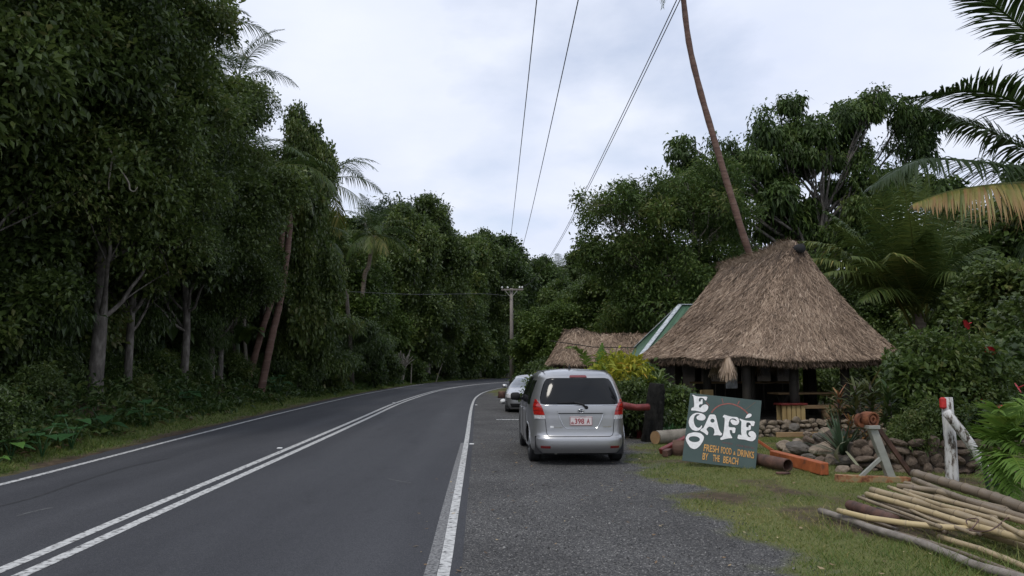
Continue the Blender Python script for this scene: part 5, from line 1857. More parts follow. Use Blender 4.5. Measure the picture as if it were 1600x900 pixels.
ell = lambda cx, cy, a, b, n=26, rot=0: [(cx + a * math.cos(q) * math.cos(rot) - b * math.sin(q) * math.sin(rot), cy + a * math.cos(q) * math.sin(rot) + b * math.sin(q) * math.cos(rot)) for q in np.linspace(0, 2 * math.pi, n, endpoint=False)]
E1 = ZA([(183, 82), (213, 78), (245, 100), (320, 112), (462, 110), (438, 182), (415, 180), (385, 140), (335, 130), (305, 150), (302, 200), (338, 200), (340, 165), (372, 152), (372, 247), (330, 250), (308, 262), (305, 300), (330, 315), (360, 275), (410, 250), (455, 260), (475, 295), (460, 345), (425, 380), (380, 395), (300, 375), (230, 362), (160, 360), (178, 310), (215, 305), (222, 250), (215, 160), (208, 110)])
C1 = ZA([(360, 415), (330, 407), (260, 400), (195, 425), (145, 480), (120, 560), (135, 640), (180, 700), (250, 725), (310, 710), (350, 670), (362, 630), (345, 622), (325, 655), (285, 670), (245, 645), (220, 590), (210, 520), (225, 460), (262, 425), (300, 424), (322, 436), (280, 455), (258, 480), (268, 515), (310, 535), (370, 538), (410, 520), (425, 480), (405, 440)])
A1 = ZA([(490, 430), (595, 430), (625, 560), (650, 680), (680, 740), (712, 765), (690, 800), (620, 790), (550, 798), (575, 750), (570, 690), (545, 660), (480, 640), (430, 690), (470, 745), (450, 800), (390, 750), (320, 715), (350, 680), (380, 670), (420, 590), (465, 490)])
A1h = ZA(ell(542, 540, 36, 34))
O1 = ZC([(292, 487), (350, 497), (385, 530), (380, 565), (345, 622), (310, 650), (285, 658), (245, 642), (208, 585), (200, 545), (226, 503)])
O1h = ZC(ell(287, 558, 56, 29, rot=.06))
F1 = ZB([(262, 240), (295, 182), (380, 212), (470, 232), (570, 235), (612, 275), (618, 340), (590, 395), (530, 415), (470, 395), (435, 350), (428, 310), (450, 288), (510, 296), (552, 322), (568, 312), (530, 272), (470, 262), (418, 288), (390, 360), (385, 455), (540, 460), (520, 580), (465, 580), (460, 520), (405, 515), (420, 600), (470, 690), (390, 690), (300, 710), (210, 735), (205, 685), (260, 650), (285, 520), (305, 340), (305, 250)])
E2 = ZB([(625, 265), (700, 295), (780, 315), (955, 320), (925, 430), (870, 425), (850, 360), (800, 345), (765, 365), (760, 450), (810, 455), (815, 415), (865, 405), (855, 510), (765, 520), (760, 580), (790, 650), (840, 665), (855, 655), (810, 620), (800, 580), (830, 540), (890, 530), (945, 565), (970, 630), (950, 700), (890, 750), (820, 745), (720, 715), (565, 705), (585, 610), (640, 615), (660, 635), (650, 560), (655, 420), (665, 330), (625, 290)])
AC = ZB([(740, 265), (780, 190), (830, 155), (880, 165), (885, 210), (840, 245)])
M['sign_white'] = pmat('sign_white', [(.3, (.68, .67, .65)), (.6, (.82, .81, .79))], 20, .6)
M['sign_black'] = pmat('sign_black', (.012, .014, .014), rough=.6)
M['sign_orange'] = pmat('sign_orange', [(.35, (.42, .2, .045)), (.6, (.62, .34, .09))], 30, .6)
M['sign_red'] = pmat('sign_red', [(.35, (.2, .06, .05)), (.6, (.32, .1, .075))], 30, .65)
M['sign_faint'] = pmat('sign_faint', [(.35, (.08, .07, .055)), (.6, (.14, .1, .065))], 30, .65)


def grow(pts, d):
    P = np.array(pts)
    a = np.roll(P, 1, 0)
    b = np.roll(P, -1, 0)
    T = unit(b - a)
    n_ = np.stack([T[:, 1], -T[:, 0]], 1)
    area = np.sum(P[:, 0] * np.roll(P[:, 1], -1) - np.roll(P[:, 0], -1) * P[:, 1])
    return [tuple(p) for p in P + n_ * d * (1 if area > 0 else -1)]


for outer, holes in ((E1, []), (C1, []), (A1, [A1h]), (O1, [O1h]), (F1, []), (E2, []), (AC, [])):
    ro = rounded(outer, 1)
    MB().poly([ro] + holes, on_sign(.0045)).build('letter', M['sign_white'], sign)
    MB().poly([grow(ro, .75)] + [grow(h_, -.5) for h_ in holes], on_sign(.002)).build('letter_outline', M['sign_black'], sign)


def stroke(pts, w_, off=.003):
    P = np.array(pts, float)
    T = unit(np.gradient(P, axis=0))
    n_ = np.stack([-T[:, 1], T[:, 0]], 1) * w_ / 2
    f = on_sign(off)
    return np.stack([[tuple(f(*q)) for q in P - n_], [tuple(f(*q)) for q in P + n_]], 1)


arc = smooth_path([(a, b, 0) for a, b in ZC([(462, 292), (490, 255), (540, 220), (600, 202), (650, 200), (700, 212), (750, 235), (790, 265), (825, 300)])], 30)[:, :2]
MB().grid(stroke(arc, 1.9)).build('painted_sun', M['sign_red'], sign)
for p, q, w_, mt in (((580, 192), (568, 145), .9, 'sign_red'), ((725, 207), (742, 172), 1.5, 'sign_red'), ((797, 262), (905, 180), .9, 'sign_faint'), ((742, 172), (750, 158), .8, 'sign_faint'), ((440, 218), (405, 182), .8, 'sign_red')):
    MB().grid(stroke(ZC([p, q]), w_)).build('painted_ray', M[mt], sign)
r_ = np.random.default_rng(91)
mb = MB()
for x0, x1, y0, y1, n in ((568, 672, 588, 600, 9), (708, 880, 612, 640, 15)):       # weathered, no longer readable red line
    for k in range(n):
        x = x0 + (x1 - x0) * k / n
        y = y0 + (y1 - y0) * k / n
        mb.grid(stroke(ZC([(x, y - 8 + r_.normal(0, 2)), (x + r_.normal(0, 4), y + 9 + r_.normal(0, 3))]), .75))
mb.build('faded_red_line', pmat('faded_red', [(.4, (.09, .055, .05)), (.7, (.2, .05, .055))], 40, .7), sign)


def text_on(body, corner, xdir, ydir, width, height, mat, parent, name, nrm_, shear=0.0, bold=.012):
    """built-in lettering scaled to width x height, laid at corner along xdir / ydir (up)"""
    cu = bpy.data.curves.new('lettering', 'FONT')
    cu.body = body
    cu.size = 1
    cu.offset = bold
    cu.shear = shear
    ob = bpy.data.objects.new('lettering', cu)
    COL.objects.link(ob)
    dg = bpy.context.evaluated_depsgraph_get()
    me = bpy.data.meshes.new_from_object(ob.evaluated_get(dg))
    bpy.data.objects.remove(ob)
    bpy.data.curves.remove(cu)
    co = np.array([v.co[:] for v in me.vertices])
    lo, hi = co.min(0), co.max(0)
    X, Y = np.array(tuple(xdir)), np.array(tuple(ydir))
    q = np.array(tuple(corner)) + (co[:, :1] - lo[0]) / (hi[0] - lo[0]) * width * X + (co[:, 1:2] - lo[1]) / (hi[1] - lo[1]) * height * Y
    me.vertices.foreach_set('co', q.astype(np.float32).ravel())
    me.materials.clear()
    me.materials.append(mat)
    me.update()
    return put(name, me, parent)


ZD = lambda x, y: (1080 + x / 15.238, 685 + y / 15.238)
for body, bl_, br_, tl_ in (('FRESH', (285, 305), (635, 345), (305, 140)), ('FOOD', (690, 350), (935, 385), (700, 195)), ('&', (978, 385), (1030, 392), (985, 300)), ('DRINKS', (1072, 405), (1450, 462), (1085, 245)),
                            ('BY', (255, 500), (390, 515), (270, 340)), ('THE', (495, 530), (655, 552), (510, 378)), ('BEACH', (735, 570), (1080, 608), (755, 410))):
    for mt, off, grw in (('sign_orange', .005, 0), ('sign_black', .0025, 9)):
        f = on_sign(off)
        a = f(*ZD(bl_[0] - grw * .4, bl_[1] + grw))
        b = f(*ZD(br_[0] + grw * 1.2, br_[1] + grw))
        c = f(*ZD(tl_[0] - grw * .4, tl_[1] - grw * .2))
        text_on(body, a, (b - a).normalized(), (c - a).normalized(), (b - a).length, (c - a).length, M[mt], sign, 'lettering' if mt == 'sign_orange' else 'lettering_shade', nrm, bold=.02)
pr = (TL * .5 + TR_ * .5)
MB().bar(pr - nrm * .03 - sb_ - Vector((0, 0, .08)), Vector((pr.x + .1, pr.y + .55, -.03)) - sb_, .05, .04).build('prop', M['wood_dark'], sign)

# ------------------------------------------------------------------ timbers, pipe, stump and logs round the sign
p, q = gat(1033, 706, .06), at(1084, 680, 14.9)
tag(MB().bar(p, q, .13, .11, bev=.01).build('orange_beam', M['red_paint']), 'red painted beam propped up on a wood block beside the sign', 'timber')
p, q = gat(1039, 709, .06), gat(1062, 697, .08)
tag(MB().bar(p, q, .1, .12, bev=.01).build('burnt_timber', M['rust_dark']), 'charred reddish timber lying below the red propped beam', 'timber')
p = gat(1062, 712, 0)
tag(MB().tube([(p.x, p.y + .1, -.02), (p.x + .02, p.y + .12, .27)], [.125, .12], 12).build('wood_block', M['palm_bark_red'], smooth=True), 'upright sawn wood block at the edge of the sign', 'wood block')
p, q = gat(1024, 684, .13), gat(1076, 680, .13)
o = thing('lying_log', 'short pale sawn log with ringed bark lying beside the dark stump', 'log', (p.x, p.y, .0))
mb = MB()
c = np.array([tuple(Vector(p) * (1 - s) + Vector(q) * s - Vector(o.location)) for s in np.linspace(0, 1, 25)])
mb.tube(c, .145 * (1 + .05 * np.cos(np.arange(25) * math.pi)), 16, cap=False)
mb.build('bark', M['bark_pale'], o, True)
for e_, s in ((c[0], -1), (c[-1], 1)):
    d = unit(c[-1] - c[0]) * s
    MB().tube([e_ - d * .01, e_ + d * .012], .138, 16).build('sawn_end', M['plank_warm'], o)
# dark stump
p = gat(1020, 689)
mb = MB()
P = smooth_path([(0, 0, -.1), (.01, 0, .3), (.06, 0, .8), (.11, 0, 1.27)], 40)
mb.tube(P, np.interp(np.linspace(0, 11, 40), range(12), [.27, .25, .235, .22, .215, .205, .205, .2, .2, .19, .18, .15]), 28)
rj = np.random.default_rng(66)
for vi in range(len(mb.V)):
    V_ = mb.V[vi]
    if len(V_) > 4:
        a_ = np.arctan2(V_[:, 1], V_[:, 0] - .05)
        V_[:, :2] *= (1 + .05 * np.sin(a_ * 7 + V_[:, 2] * 3) + rj.normal(0, .03, len(V_)))[:, None]
o = mb.build('dark_stump', pmat('char', [(.3, (.008, .008, .0075)), (.7, (.03, .029, .026))], 9, .95, 1.0, 26, .05, stretch=(1, 1, .3), spec=.12), smooth=True)
o.location = p
tag(o, 'thick black tree fern stump post standing by the log', 'stump')
p = gat(1000, 684)
tag(MB().tube([(p.x, p.y, -.1), (p.x, p.y, .52)], [.075, .07], 12).build('red_post', M['red_paint'], smooth=True), 'short red painted post just before the black stump', 'post')
a, b = at(972, 633, 16.6), at(1013, 636, 16.9)
tag(MB().tube(smooth_path([a, (a + b) / 2 + Vector((0, 0, -.03)), b], 8), .075, 10).build('red_rail', M['red_paint'], smooth=True), 'red painted rail pole reaching from the black stump behind the minivan', 'rail')
p = gat(1009, 683)
m = MB()
an = np.linspace(0, 2 * math.pi, 25)
rg = np.random.default_rng(4)
rr = 1 + rg.normal(0, .08, 25)
rr[-1] = rr[0]
ring = [np.stack([p.x + .0 + np.cos(an) * .62 * k * rr, p.y + .35 + np.sin(an) * .6 * k * rr, np.full(25, .012 + .02 * (1 - k))], 1) for k in (1, .6, .02)]
m.grid(np.stack(ring, 0))
tag(m.build('sand_patch', M['sand'], smooth=True), 'small patch of pale sand around the black stump', kind='structure')

# orange timbers and pipe beyond the sign
p, q = at(1180, 686, 14.2), gat(1219, 712, .04)
tag(MB().bar(p, q, .2, .05, bev=.006).build('orange_plank', M['orange_paint']), 'orange painted plank sloping down to the ground behind the sign', 'plank')
p, q = gat(1208, 712, .09), gat(1289, 733, .09)
tag(MB().bar(p, q, .13, .19, bev=.012).build('orange_timber', M['orange_paint']), 'long orange painted squared timber lying by the rocks', 'timber')
p, q = at(1160, 712.5, 13.35), gat(1231, 727, .1)
o = thing('rusty_pipe', 'short wide rusty pipe lying open-ended on the grass behind the sign', 'pipe', (p.x, p.y, 0))
pl, ql = Vector(p) - Vector(o.location), Vector(q) - Vector(o.location)
mb = MB()
mb.tube([pl, pl * .5 + ql * .5, ql], .1, 20, cap=False)
mb.tube([pl, pl * .5 + ql * .5, ql], .088, 20, cap=False)
d = (ql - pl).normalized()
mb.tube([ql - d * .001, ql + d * .001], [.1, .088], 20, cap=False)
mb.build('tube', M['rust_dark'], o, True)
p = gat(1224, 741)
o = MB().tube([tuple(p + Vector((.1 * math.cos(t), .06 * math.sin(t), .012 + .01 * t / 6))) for t in np.linspace(0, 5.4, 14)], .018, 6).build('bent_iron', M['rust_dark'], smooth=True)
tag(o, 'small bent scrap of iron lying in the grass before the rusty pipe', 'scrap')

# ------------------------------------------------------------------ rocks heaped beside the agave
GR = 'rocks heaped beside the agave'
rk = [rock_mesh('rock', 200 + i, M[['stone', 'stone', 'stone_brown', 'stone_dark']][i % 4] if False else M[('stone', 'stone_brown', 'stone', 'stone_dark')[i % 4]], .72, 3) for i in range(8)]
for k, (px, py, Y, w_, lab) in enumerate([
    (1236, 706, 14.6, .36, 'greenish flat rock at the end of the orange timber'), (1250, 700, 14.5, .26, 'pale angular rock on the slope of the heap by the timber'), (1247, 690, 14.9, .24, 'white-topped small rock high on the heap'),
    (1264, 716, 14.0, .34, 'tan rock low in the heap just behind the orange timber'), (1275, 704, 14.3, .36, 'broad tan rock in the middle of the heap'), (1264, 688, 14.9, .28, 'brown rock near the top of the heap'),
    (1262, 678, 15.2, .22, 'small bright rock on the very top of the heap'), (1280, 684, 15.0, .36, 'big grey-green rock below the lily leaves on the heap'), (1291, 705, 14.2, .28, 'dark red-brown rock at the agave side of the heap'),
    (1284, 720, 13.7, .32, 'rusty tan rock behind the end of the orange timber'), (1302, 722, 13.3, .5, 'large dark mossy rock at the foot of the agave'), (1322, 722, 12.8, .42, 'reddish rock before the agave roots'),
    (1316, 735, 12.3, .3, 'buff rock lowest of those before the agave'), (1337, 733, 12.2, .28, 'brown rock beside the rusty base beam'), (1228, 714, 14.4, .18, 'small grey rock tucked under the orange timber'),
    (1240, 668, 17.0, .34, 'dark rock against the stone wall behind the heap'), (1290, 675, 15.8, .36, 'dark rock under the agave against the wall'),
]):
    p = at(px, py, Y)
    tag(put('rock', rk[k % 8], None, p, (.3 * math.sin(k * 2.1), .3 * math.cos(k * 1.3), k * 1.1), (w_ * .88, w_ * .75, w_ * .75)), lab, 'rock', GR)
RL = ['buried rock filling the heap behind the broad tan rock', 'buried rock in the heap under the lily leaves', 'buried rock at the back of the heap near the wall', 'big back rock of the heap close to the crotons', 'buried rock between the heap and the agave', 'back rock of the heap towards the sign']
for k, (x, y, s) in enumerate([(5.35, 14.6, .5), (5.7, 14.3, .42), (5.6, 15.2, .42), (5.9, 14.8, .45), (6.1, 13.9, .45), (5.35, 15.2, .4)]):
    tag(put('rock', rk[(k + 3) % 8], None, (x, y, s * .2), (0, .2, k), (s, s, s * .9)), RL[k], 'rock', GR)

# brown stone retaining wall behind the winch and white posts
wl = dry_wall('retaining_wall', 'rough brown stone retaining wall under the hibiscus', (px2x(1318, 12.7), 12.7), (px2x(1640, 11.9), 11.9), -.1, .5, .21, stones_b, 17, .4)

# planted bed behind the wall
m = MB()
xx, yy = np.meshgrid(np.linspace(5.6, 13, 30), np.linspace(12.5, 16.5, 18), indexing='ij')
m.grid(np.stack([xx, yy, .36 + .12 * fnoise(xx, yy, 5) - .5 * sstep(15.4, 16.5, yy) - .5 * (1 - sstep(5.6, 6.4, xx)) - .0 * xx], -1))
tag(m.build('planted_bed', pmat('soil', [(.3, (.03, .022, .015)), (.7, (.08, .056, .036))], 8, .95, .6, 30), smooth=True), 'raised earth bed behind the brown retaining wall', kind='structure')

# ------------------------------------------------------------------ old winch frame
o = thing('winch_frame', 'old grey A-shaped steel stand with a rusty drum on top and a rusty base beam', 'winch stand', tuple(gat(1362, 752)))
b0 = Vector(o.location)
Yw = 11.3
P = lambda px, py, dy=0: at(px, py, Yw + dy) - b0
MB().bar(P(1307, 748), P(1420, 752), .14, .12, bev=.006).build('base_beam', M['rust_paint'], o)
MB().bar(P(1362, 668), P(1392, 747), .11, .11, up=(0, 1, 0), bev=.006).build('leg', M['grey_steel'], o)
MB().bar(P(1380, 712, -.02), P(1341, 748, -.02), .045, .05, up=(0, 1, 0)).build('brace', M['grey_steel'], o)
MB().bar(P(1366, 660, .2), P(1424, 742, .35), .06, .06, up=(0, 1, 0)).build('strut', M['rust_dark'], o)
c = P(1361, 655)
MB().box(c + Vector((.0, 0, -.11)), (.17, .2, .05), bev=.004).build('cap_plate', M['grey_steel'], o)
mb = MB()
Mx = Matrix.Translation(c) @ Matrix.Rotation(.35, 4, 'Z') @ Matrix.Rotation(math.pi / 2, 4, 'X')
mb.lathe([(0, .02), (.03, .02), (.03, .045), (.055, .045), (.055, .01), (.08, .01), (.085, .05), (.105, .05), (.108, .0), (.108, -.1), (.1, -.13), (0, -.13)], Mx, 26)
mb.build('drum', M['rust'], o)
mb = MB()
c2 = c + Vector((-.13, .05, -.02))
mb.lathe([(.05, -.03), (.1, -.03), (.1, .03), (.05, .03), (.05, -.03)], Matrix.Translation(c2) @ Matrix.Rotation(.35, 4, 'Z') @ Matrix.Rotation(math.pi / 2, 4, 'X'), 18)
mb.build('gear', M['rust'], o)

# ------------------------------------------------------------------ white flaking posts
wm, wnt, wb = new_mat('flaking_white')
wn = noise_node(wnt, 7, 8, .7, (1, 1, .35))
wn2 = noise_node(wnt, 26, 5, .7, (1, 1, .3))
mulw = N(wnt, 'ShaderNodeMix', data_type='FLOAT')
mulw.inputs[0].default_value = .4
wnt.links.new(wn.outputs['Fac'], mulw.inputs[2])
wnt.links.new(wn2.outputs['Fac'], mulw.inputs[3])
wnt.links.new(ramp(wnt, mulw.outputs[0], [(.41, (.06, .045, .035)), (.45, (.24, .21, .18)), (.48, (.52, .51, .49)), (.62, (.7, .69, .67))]).outputs[0], wb.inputs['Base Color'])
wb.inputs['Roughness'].default_value = .75
add_bump(wnt, wb, mulw.outputs[0], .8, .02)
M['flaking_white'] = wm
o = thing('white_post', 'upright white post with flaking paint and a red patch at its top', 'post', tuple(gat(1488, 751)))
b0 = Vector(o.location)
t_, b_ = at(1479, 621, 11.35) - b0, Vector((0, 0, -.1))
mb = MB()
mb.tube(smooth_path([b_, b_ * .5 + t_ * .5 + Vector((.01, 0, 0)), t_], 9), np.array([.088, .088, .086, .085, .084, .083, .082, .082, .08]), 10)
mb.build('shaft', wm, o, True)
c = t_ + Vector((-.085, -.05, -.08))
MB().box(c, (.09, .06, .17), Matrix.Rotation(-.5, 3, 'Z'), bev=.025).build('red_patch', pmat('bright_red', [(.3, (.4, .02, .018)), (.7, (.6, .03, .025))], 12, .6), o)
p, q = at(1478, 643, 11.1), at(1551, 752, 11.0)
o = thing('white_brace', 'white flaking timber leaning against the upright white post', 'timber', tuple(q))
b0 = Vector(o.location)
MB().tube(smooth_path([p - b0, (p + q) / 2 - b0 + Vector((.02, 0, .03)), q - b0], 9), [.062, .066, .067, .067, .066, .064, .063, .06, .056], 9).build('shaft', wm, o, True)

# ------------------------------------------------------------------ bamboo pile
M['bamboo'] = tint_mat('bamboo', [(0, (.10, .075, .05)), (.35, (.2, .155, .105)), (.65, (.36, .28, .165)), (1, (.5, .39, .2))], .5, .12, 60, mixn=.2, nscale=5)
M['driftwood'] = pmat('driftwood', [(.3, (.13, .11, .09)), (.55, (.25, .22, .19)), (.8, (.35, .31, .27))], 7, .85, .4, 40, stretch=(1, 1, 1))
ZG = lambda x, y: (1260 + x / 4.5, 700 + y / 4.5)


def bamboo(label, pts, z, wpx, tint, extend=.9, node=.34, seed=0, mat=None, cat='bamboo pole', group='bamboo poles piled on the grass', zend=None):
    r = np.random.default_rng(seed)
    W = [gat(*ZG(*p_), z if zend is None else z + (zend - z) * i / (len(pts) - 1)) for i, p_ in enumerate(pts)]
    d = (W[-1] - W[-2]).normalized()
    if extend:
        W.append(W[-1] + d * extend)
    rad0 = (1.14 if mat is None else 1.0) * wpx / 4.5 / 2 * W[len(W) // 2].y / F_PX
    c = smooth_path(W, 60)
    if mat is None:
        s = np.concatenate([[0], np.cumsum(np.linalg.norm(np.diff(c, axis=0), axis=1))])
        su, rr, tt = [], [], []
        x = r.uniform(.05, .2)
        nodes = []
        while x < s[-1]:
            nodes.append(x)
            x += node * r.uniform(.8, 1.2)
        for n_ in nodes:
            su += [n_ - .02, n_ - .006, n_, n_ + .008, n_ + .022]
            rr += [.985, 1.09, 1.0, 1.08, .98]
            tt += [tint, tint - .12, tint - .38, tint + .06, tint]
        su = [0] + su + [s[-1]]
        rr = [1] + rr + [1]
        tt = [tint] + tt + [tint]
        k = np.argsort(su)
        su, rr, tt = np.array(su)[k], np.array(rr)[k], np.array(tt)[k]
        su = np.clip(su, 0, s[-1])
        c2 = np.stack([np.interp(su, s, c[:, i]) for i in range(3)], 1)
        keepq = np.concatenate([[True], np.diff(su) > 1e-4])
        mb = MB().tube(c2[keepq], rad0 * rr[keepq], 12, tint=np.clip(tt[keepq], 0, 1))
        o = mb.build('bamboo_pole', M['bamboo'], smooth=True)
    else:
        rad = rad0 * (1 + .05 * np.sin(np.arange(60) * .7 + seed) + r.normal(0, .012, 60))
        rad[0] *= .85
        o = MB().tube(c, rad, 12).build('driftwood_pole', M[mat], smooth=True)
    return tag(o, label, cat, group)


bamboo('thick grey weathered pole lying on the grass in front of the bamboo pile', [(95, 440), (300, 505), (500, 575), (800, 665), (1000, 745), (1200, 825), (1530, 918)], .055, 56, 0, .9, seed=1, mat='driftwood', cat='wooden pole', group=None)
bamboo('long bright yellow bamboo lying across the front of the pile', [(225, 440), (440, 492), (700, 530), (1000, 560), (1350, 580), (1530, 600)], .13, 38, .95, seed=2)
bamboo('short thick rotten brown log end under the bamboo', [(300, 400), (440, 445), (620, 510)], .09, 76, .05, 0, seed=3, mat='rust_dark', cat='log', group=None)
bamboo('thin brown bamboo starting above the rotten log', [(365, 345), (600, 430), (860, 525)], .16, 24, .45, .2, seed=4)
bamboo('fat yellow bamboo with dark node rings in the middle of the pile', [(425, 325), (800, 430), (1100, 525), (1320, 585)], .17, 42, .82, .5, seed=5)
bamboo('wide tan bamboo with a pale split tip next above the fat yellow one', [(460, 295), (520, 312), (900, 412), (1320, 550)], .18, 46, .6, .5, seed=6)
bamboo('slender tan bamboo lying over the wide tan one', [(580, 275), (940, 400), (1250, 475), (1420, 560)], .22, 30, .66, .3, seed=7)
bamboo('straight tan bamboo below the grey curved one', [(690, 300), (1100, 400), (1530, 520)], .23, 38, .58, seed=8)
bamboo('grey curved bamboo reaching the right end of the pile'.replace('right', 'far'), [(640, 268), (900, 300), (1200, 385), (1530, 460)], .25, 40, .42, seed=9)
bamboo('grey bamboo whose end sticks out under the huge one', [(755, 222), (950, 300), (1180, 385), (1400, 450)], .26, 40, .34, .4, seed=10)
bamboo('huge grey bamboo with wide joints on top at the back', [(760, 180), (1000, 250), (1300, 340), (1530, 425)], .31, 66, .3, seed=11, node=.3)
bamboo('dark thin bamboo below the fat yellow one', [(400, 340), (640, 420), (900, 500), (1080, 560)], .12, 26, .15, .3, seed=12)
bamboo('tan bamboo low at the photo edge under the long yellow one', [(1180, 580), (1380, 640), (1530, 690)], .06, 48, .62, seed=13)
bamboo('low yellowish bamboo half sunk in grass before the pile', [(930, 625), (1250, 720), (1530, 835)], .04, 40, .7, seed=14)
bamboo('thin dark stick between grey pole and long yellow bamboo', [(235, 455), (400, 495), (600, 560)], .05, 22, .1, .1, seed=15)
bamboo('thin dark bamboo crossing beneath the pile', [(500, 430), (760, 505), (900, 560)], .09, 30, .12, .2, seed=16)
bamboo('mossy dark pole lying in the grass beside the grey pole', [(620, 590), (1000, 705), (1500, 890)], .03, 30, .2, seed=17)
bamboo('thin tan bamboo slipping between its thicker neighbours', [(560, 330), (800, 470), (1000, 540)], .14, 22, .5, .4, seed=18)
bamboo('tan bamboo end next to the huge grey one', [(690, 248), (760, 262), (900, 330), (1200, 440)], .2, 30, .5, .4, seed=19)
lp_ = [(1130, 535), (1125, 510), (1160, 495), (1210, 505), (1170, 560), (1150, 580), (1260, 585), (1330, 560), (1420, 490), (1530, 480)]
o = MB().tube(smooth_path([gat(*ZG(*p_), .24) for p_ in lp_], 50), .006, 5).build('binding_wire', M['rust_dark'])
tag(o, 'loose loop of rusty wire lying over the bamboo pile', 'wire')

# ------------------------------------------------------------------ plants on the cafe side
# agave
p = at(1322, 728, 12.9)
o = thing('agave', 'grey-green spiky agave growing by the heaped rocks', 'plant', (p.x, 13.0, gz1(p.x, 13.0) + .18), .4)
put('leaves', rosette_mesh('leaves', 64, .82, .045, (R(8), R(80)), .16, 3, M['leaf_agave'], (.15, .55)), o)
mb = MB()
for ctrl in ([(1312, 722, 12.6), (1306, 712, 12.4), (1312, 695, 12.3), (1322, 690, 12.3)], [(1322, 705, 12.6), (1330, 715, 12.4), (1345, 733, 12.2), (1352, 738, 12.2)], [(1326, 708, 12.8), (1345, 706, 12.7), (1366, 707, 12.6)]):
    strap(mb, smooth_path([at(*c) for c in ctrl], 9) - np.array(o.location), .06, .9)
lv = mb.build('dry_leaf', M['leaf_agave'], o)
lv.rotation_euler = (0, 0, -.4)
lv.location = (0, 0, 0)
# croton / dracaena clumps
cro = [rosette_mesh('leaves', 46, .42, .05, (R(5), R(75)), .28, 20 + k, M['leaf_red'], tt, z0=.35, stem=.5) for k, tt in enumerate([(.1, .5), (.35, .95), (.1, .35)])]
cst = MB().tube([(0, 0, -.2), (.02, 0, .45), (0, .01, .9)], [.03, .025, .018], 7).mesh('stem', M['bark_dark'], True)
GC = 'spiky croton plants beside the shelter'
for q, (px, py, Y, s, k, lab) in enumerate([
    (1338, 660, 13.6, 1.15, 0, 'green and bronze spiky croton, tallest above the agave'), (1312, 655, 14.6, .9, 1, 'yellow-orange spiky croton against the plank bench end'), (1362, 650, 13.8, 1.1, 0, 'green spiky croton behind the rusty winch drum'),
    (1330, 690, 13.3, .75, 1, 'red-leaved croton low above the agave'), (1352, 700, 12.9, .7, 1, 'yellow spotted croton behind the winch leg'), (1390, 660, 13.3, 1.1, 2, 'dark green spiky croton next to the hibiscus'),
    (1366, 700, 13.2, .85, 2, 'dark green low croton between winch and agave'), (1300, 672, 16.2, .8, 2, 'dark green croton at the corner of the stone wall'),
    (1345, 650, 16.5, 1.3, 2, 'tall dark spiky plant under the eave behind the bronze croton'), (1385, 655, 16, 1.3, 0, 'bronze spiky plant under the eave next to the hibiscus')]):
    b = at(px, py, Y)
    z = b.z - .35 * s
    o = thing('croton', lab, 'plant', (b.x, Y, z), q * 1.3, GC, s)
    put('stem', cst, o)
    put('leaves', cro[k], o)
# hibiscus
p = at(1470, 700, 13.7)
o = thing('hibiscus', 'big dark green hibiscus bush with scattered red flowers above the brown wall', 'bush', (p.x, 13.9, .3))
base = Vector(o.location)
bl = []
r_ = np.random.default_rng(51)
for px, py, Y, rx in [(1425, 560, 14.2, .33), (1445, 545, 14, .36), (1430, 590, 13.8, .42), (1475, 575, 13.8, .45), (1520, 570, 14, .42), (1420, 610, 13.9, .36), (1450, 625, 13.6, .45), (1500, 620, 13.6, .48), (1545, 600, 13.8, .4), (1420, 655, 13.6, .38),
                      (1470, 665, 13.4, .42), (1520, 660, 13.5, .42), (1560, 640, 13.7, .4), (1415, 580, 14.6, .36), (1490, 540, 14.2, .3), (1550, 575, 14.2, .34), (1425, 645, 14.0, .32), (1580, 600, 14.3, .4), (1462, 600, 14.6, .6), (1520, 610, 14.8, .6)]:
    q = at(px, py, Y) - base
    bl.append((q.x, q.y, q.z, rx, rx, rx * .85))
put('foliage', crown_mesh('foliage', bl, 1900, 9, .105, .062, .5, 52, M['leaf_mid'], .16, wild=1.0), o)
mb = MB()
for k, b in enumerate(bl):
    mb.tube(bez((r_.normal(0, .25), r_.normal(0, .1), -.3), (b[0] * .5, b[1] * .5, b[2] * .5), b[:3], 6), np.linspace(.025, .009, 6), 5)
n_spr = 0
for tx, ty, Y, bx0, by0 in [(1497, 497, 14.0, 1485, 560), (1514, 522, 13.9, 1512, 575), (1424, 515, 14.3, 1432, 560), (1555, 548, 14, 1545, 585)]:
    a, t = at(bx0, by0, Y) - base, at(tx, ty, Y) - base
    c = bez(a, a * .5 + t * .5 + Vector((.03, 0, .0)), t, 12)
    mb.tube(c, np.linspace(.012, .005, 12), 5)
    n = 60
    C = c[r_.integers(0, 12, n)] + r_.normal(0, .02, (n, 3))
    D = unit(r_.normal(size=(n, 3)) * .8 + np.array([0, 0, .25]))
    LL = r_.uniform(.08, .14, n)
    spr = MB()
    leaf_cards(spr, C, D, LL, LL * .55, .2, np.clip(r_.normal(.6, .15, n), 0, 1), r_)
    spr.build('shoot', M['leaf_mid'], o)
mb.build('stem', M['bark_dark'], o)
M['petal'] = pmat('petal', [(.3, (.5, .02, .03)), (.7, (.66, .05, .06))], 20, .5)
pm = MB()
for k in range(5):
    a = k * 1.257
    d, s = np.array([math.cos(a), math.sin(a), .35]), np.array([-math.sin(a), math.cos(a), 0])
    u = np.linspace(0, 1, 5)
    wd = np.array([.01, .035, .05, .045, .02])
    c = d * (u * .085)[:, None] - UP * (.03 * u ** 2)[:, None]
    pm.grid(np.stack([c - s * wd[:, None], c + UP * .006, c + s * wd[:, None]], 1))
pm.tube([(0, 0, 0), (0, 0, .09)], [.008, .006], 6)
fl_me = pm.mesh('flower', M['petal'])
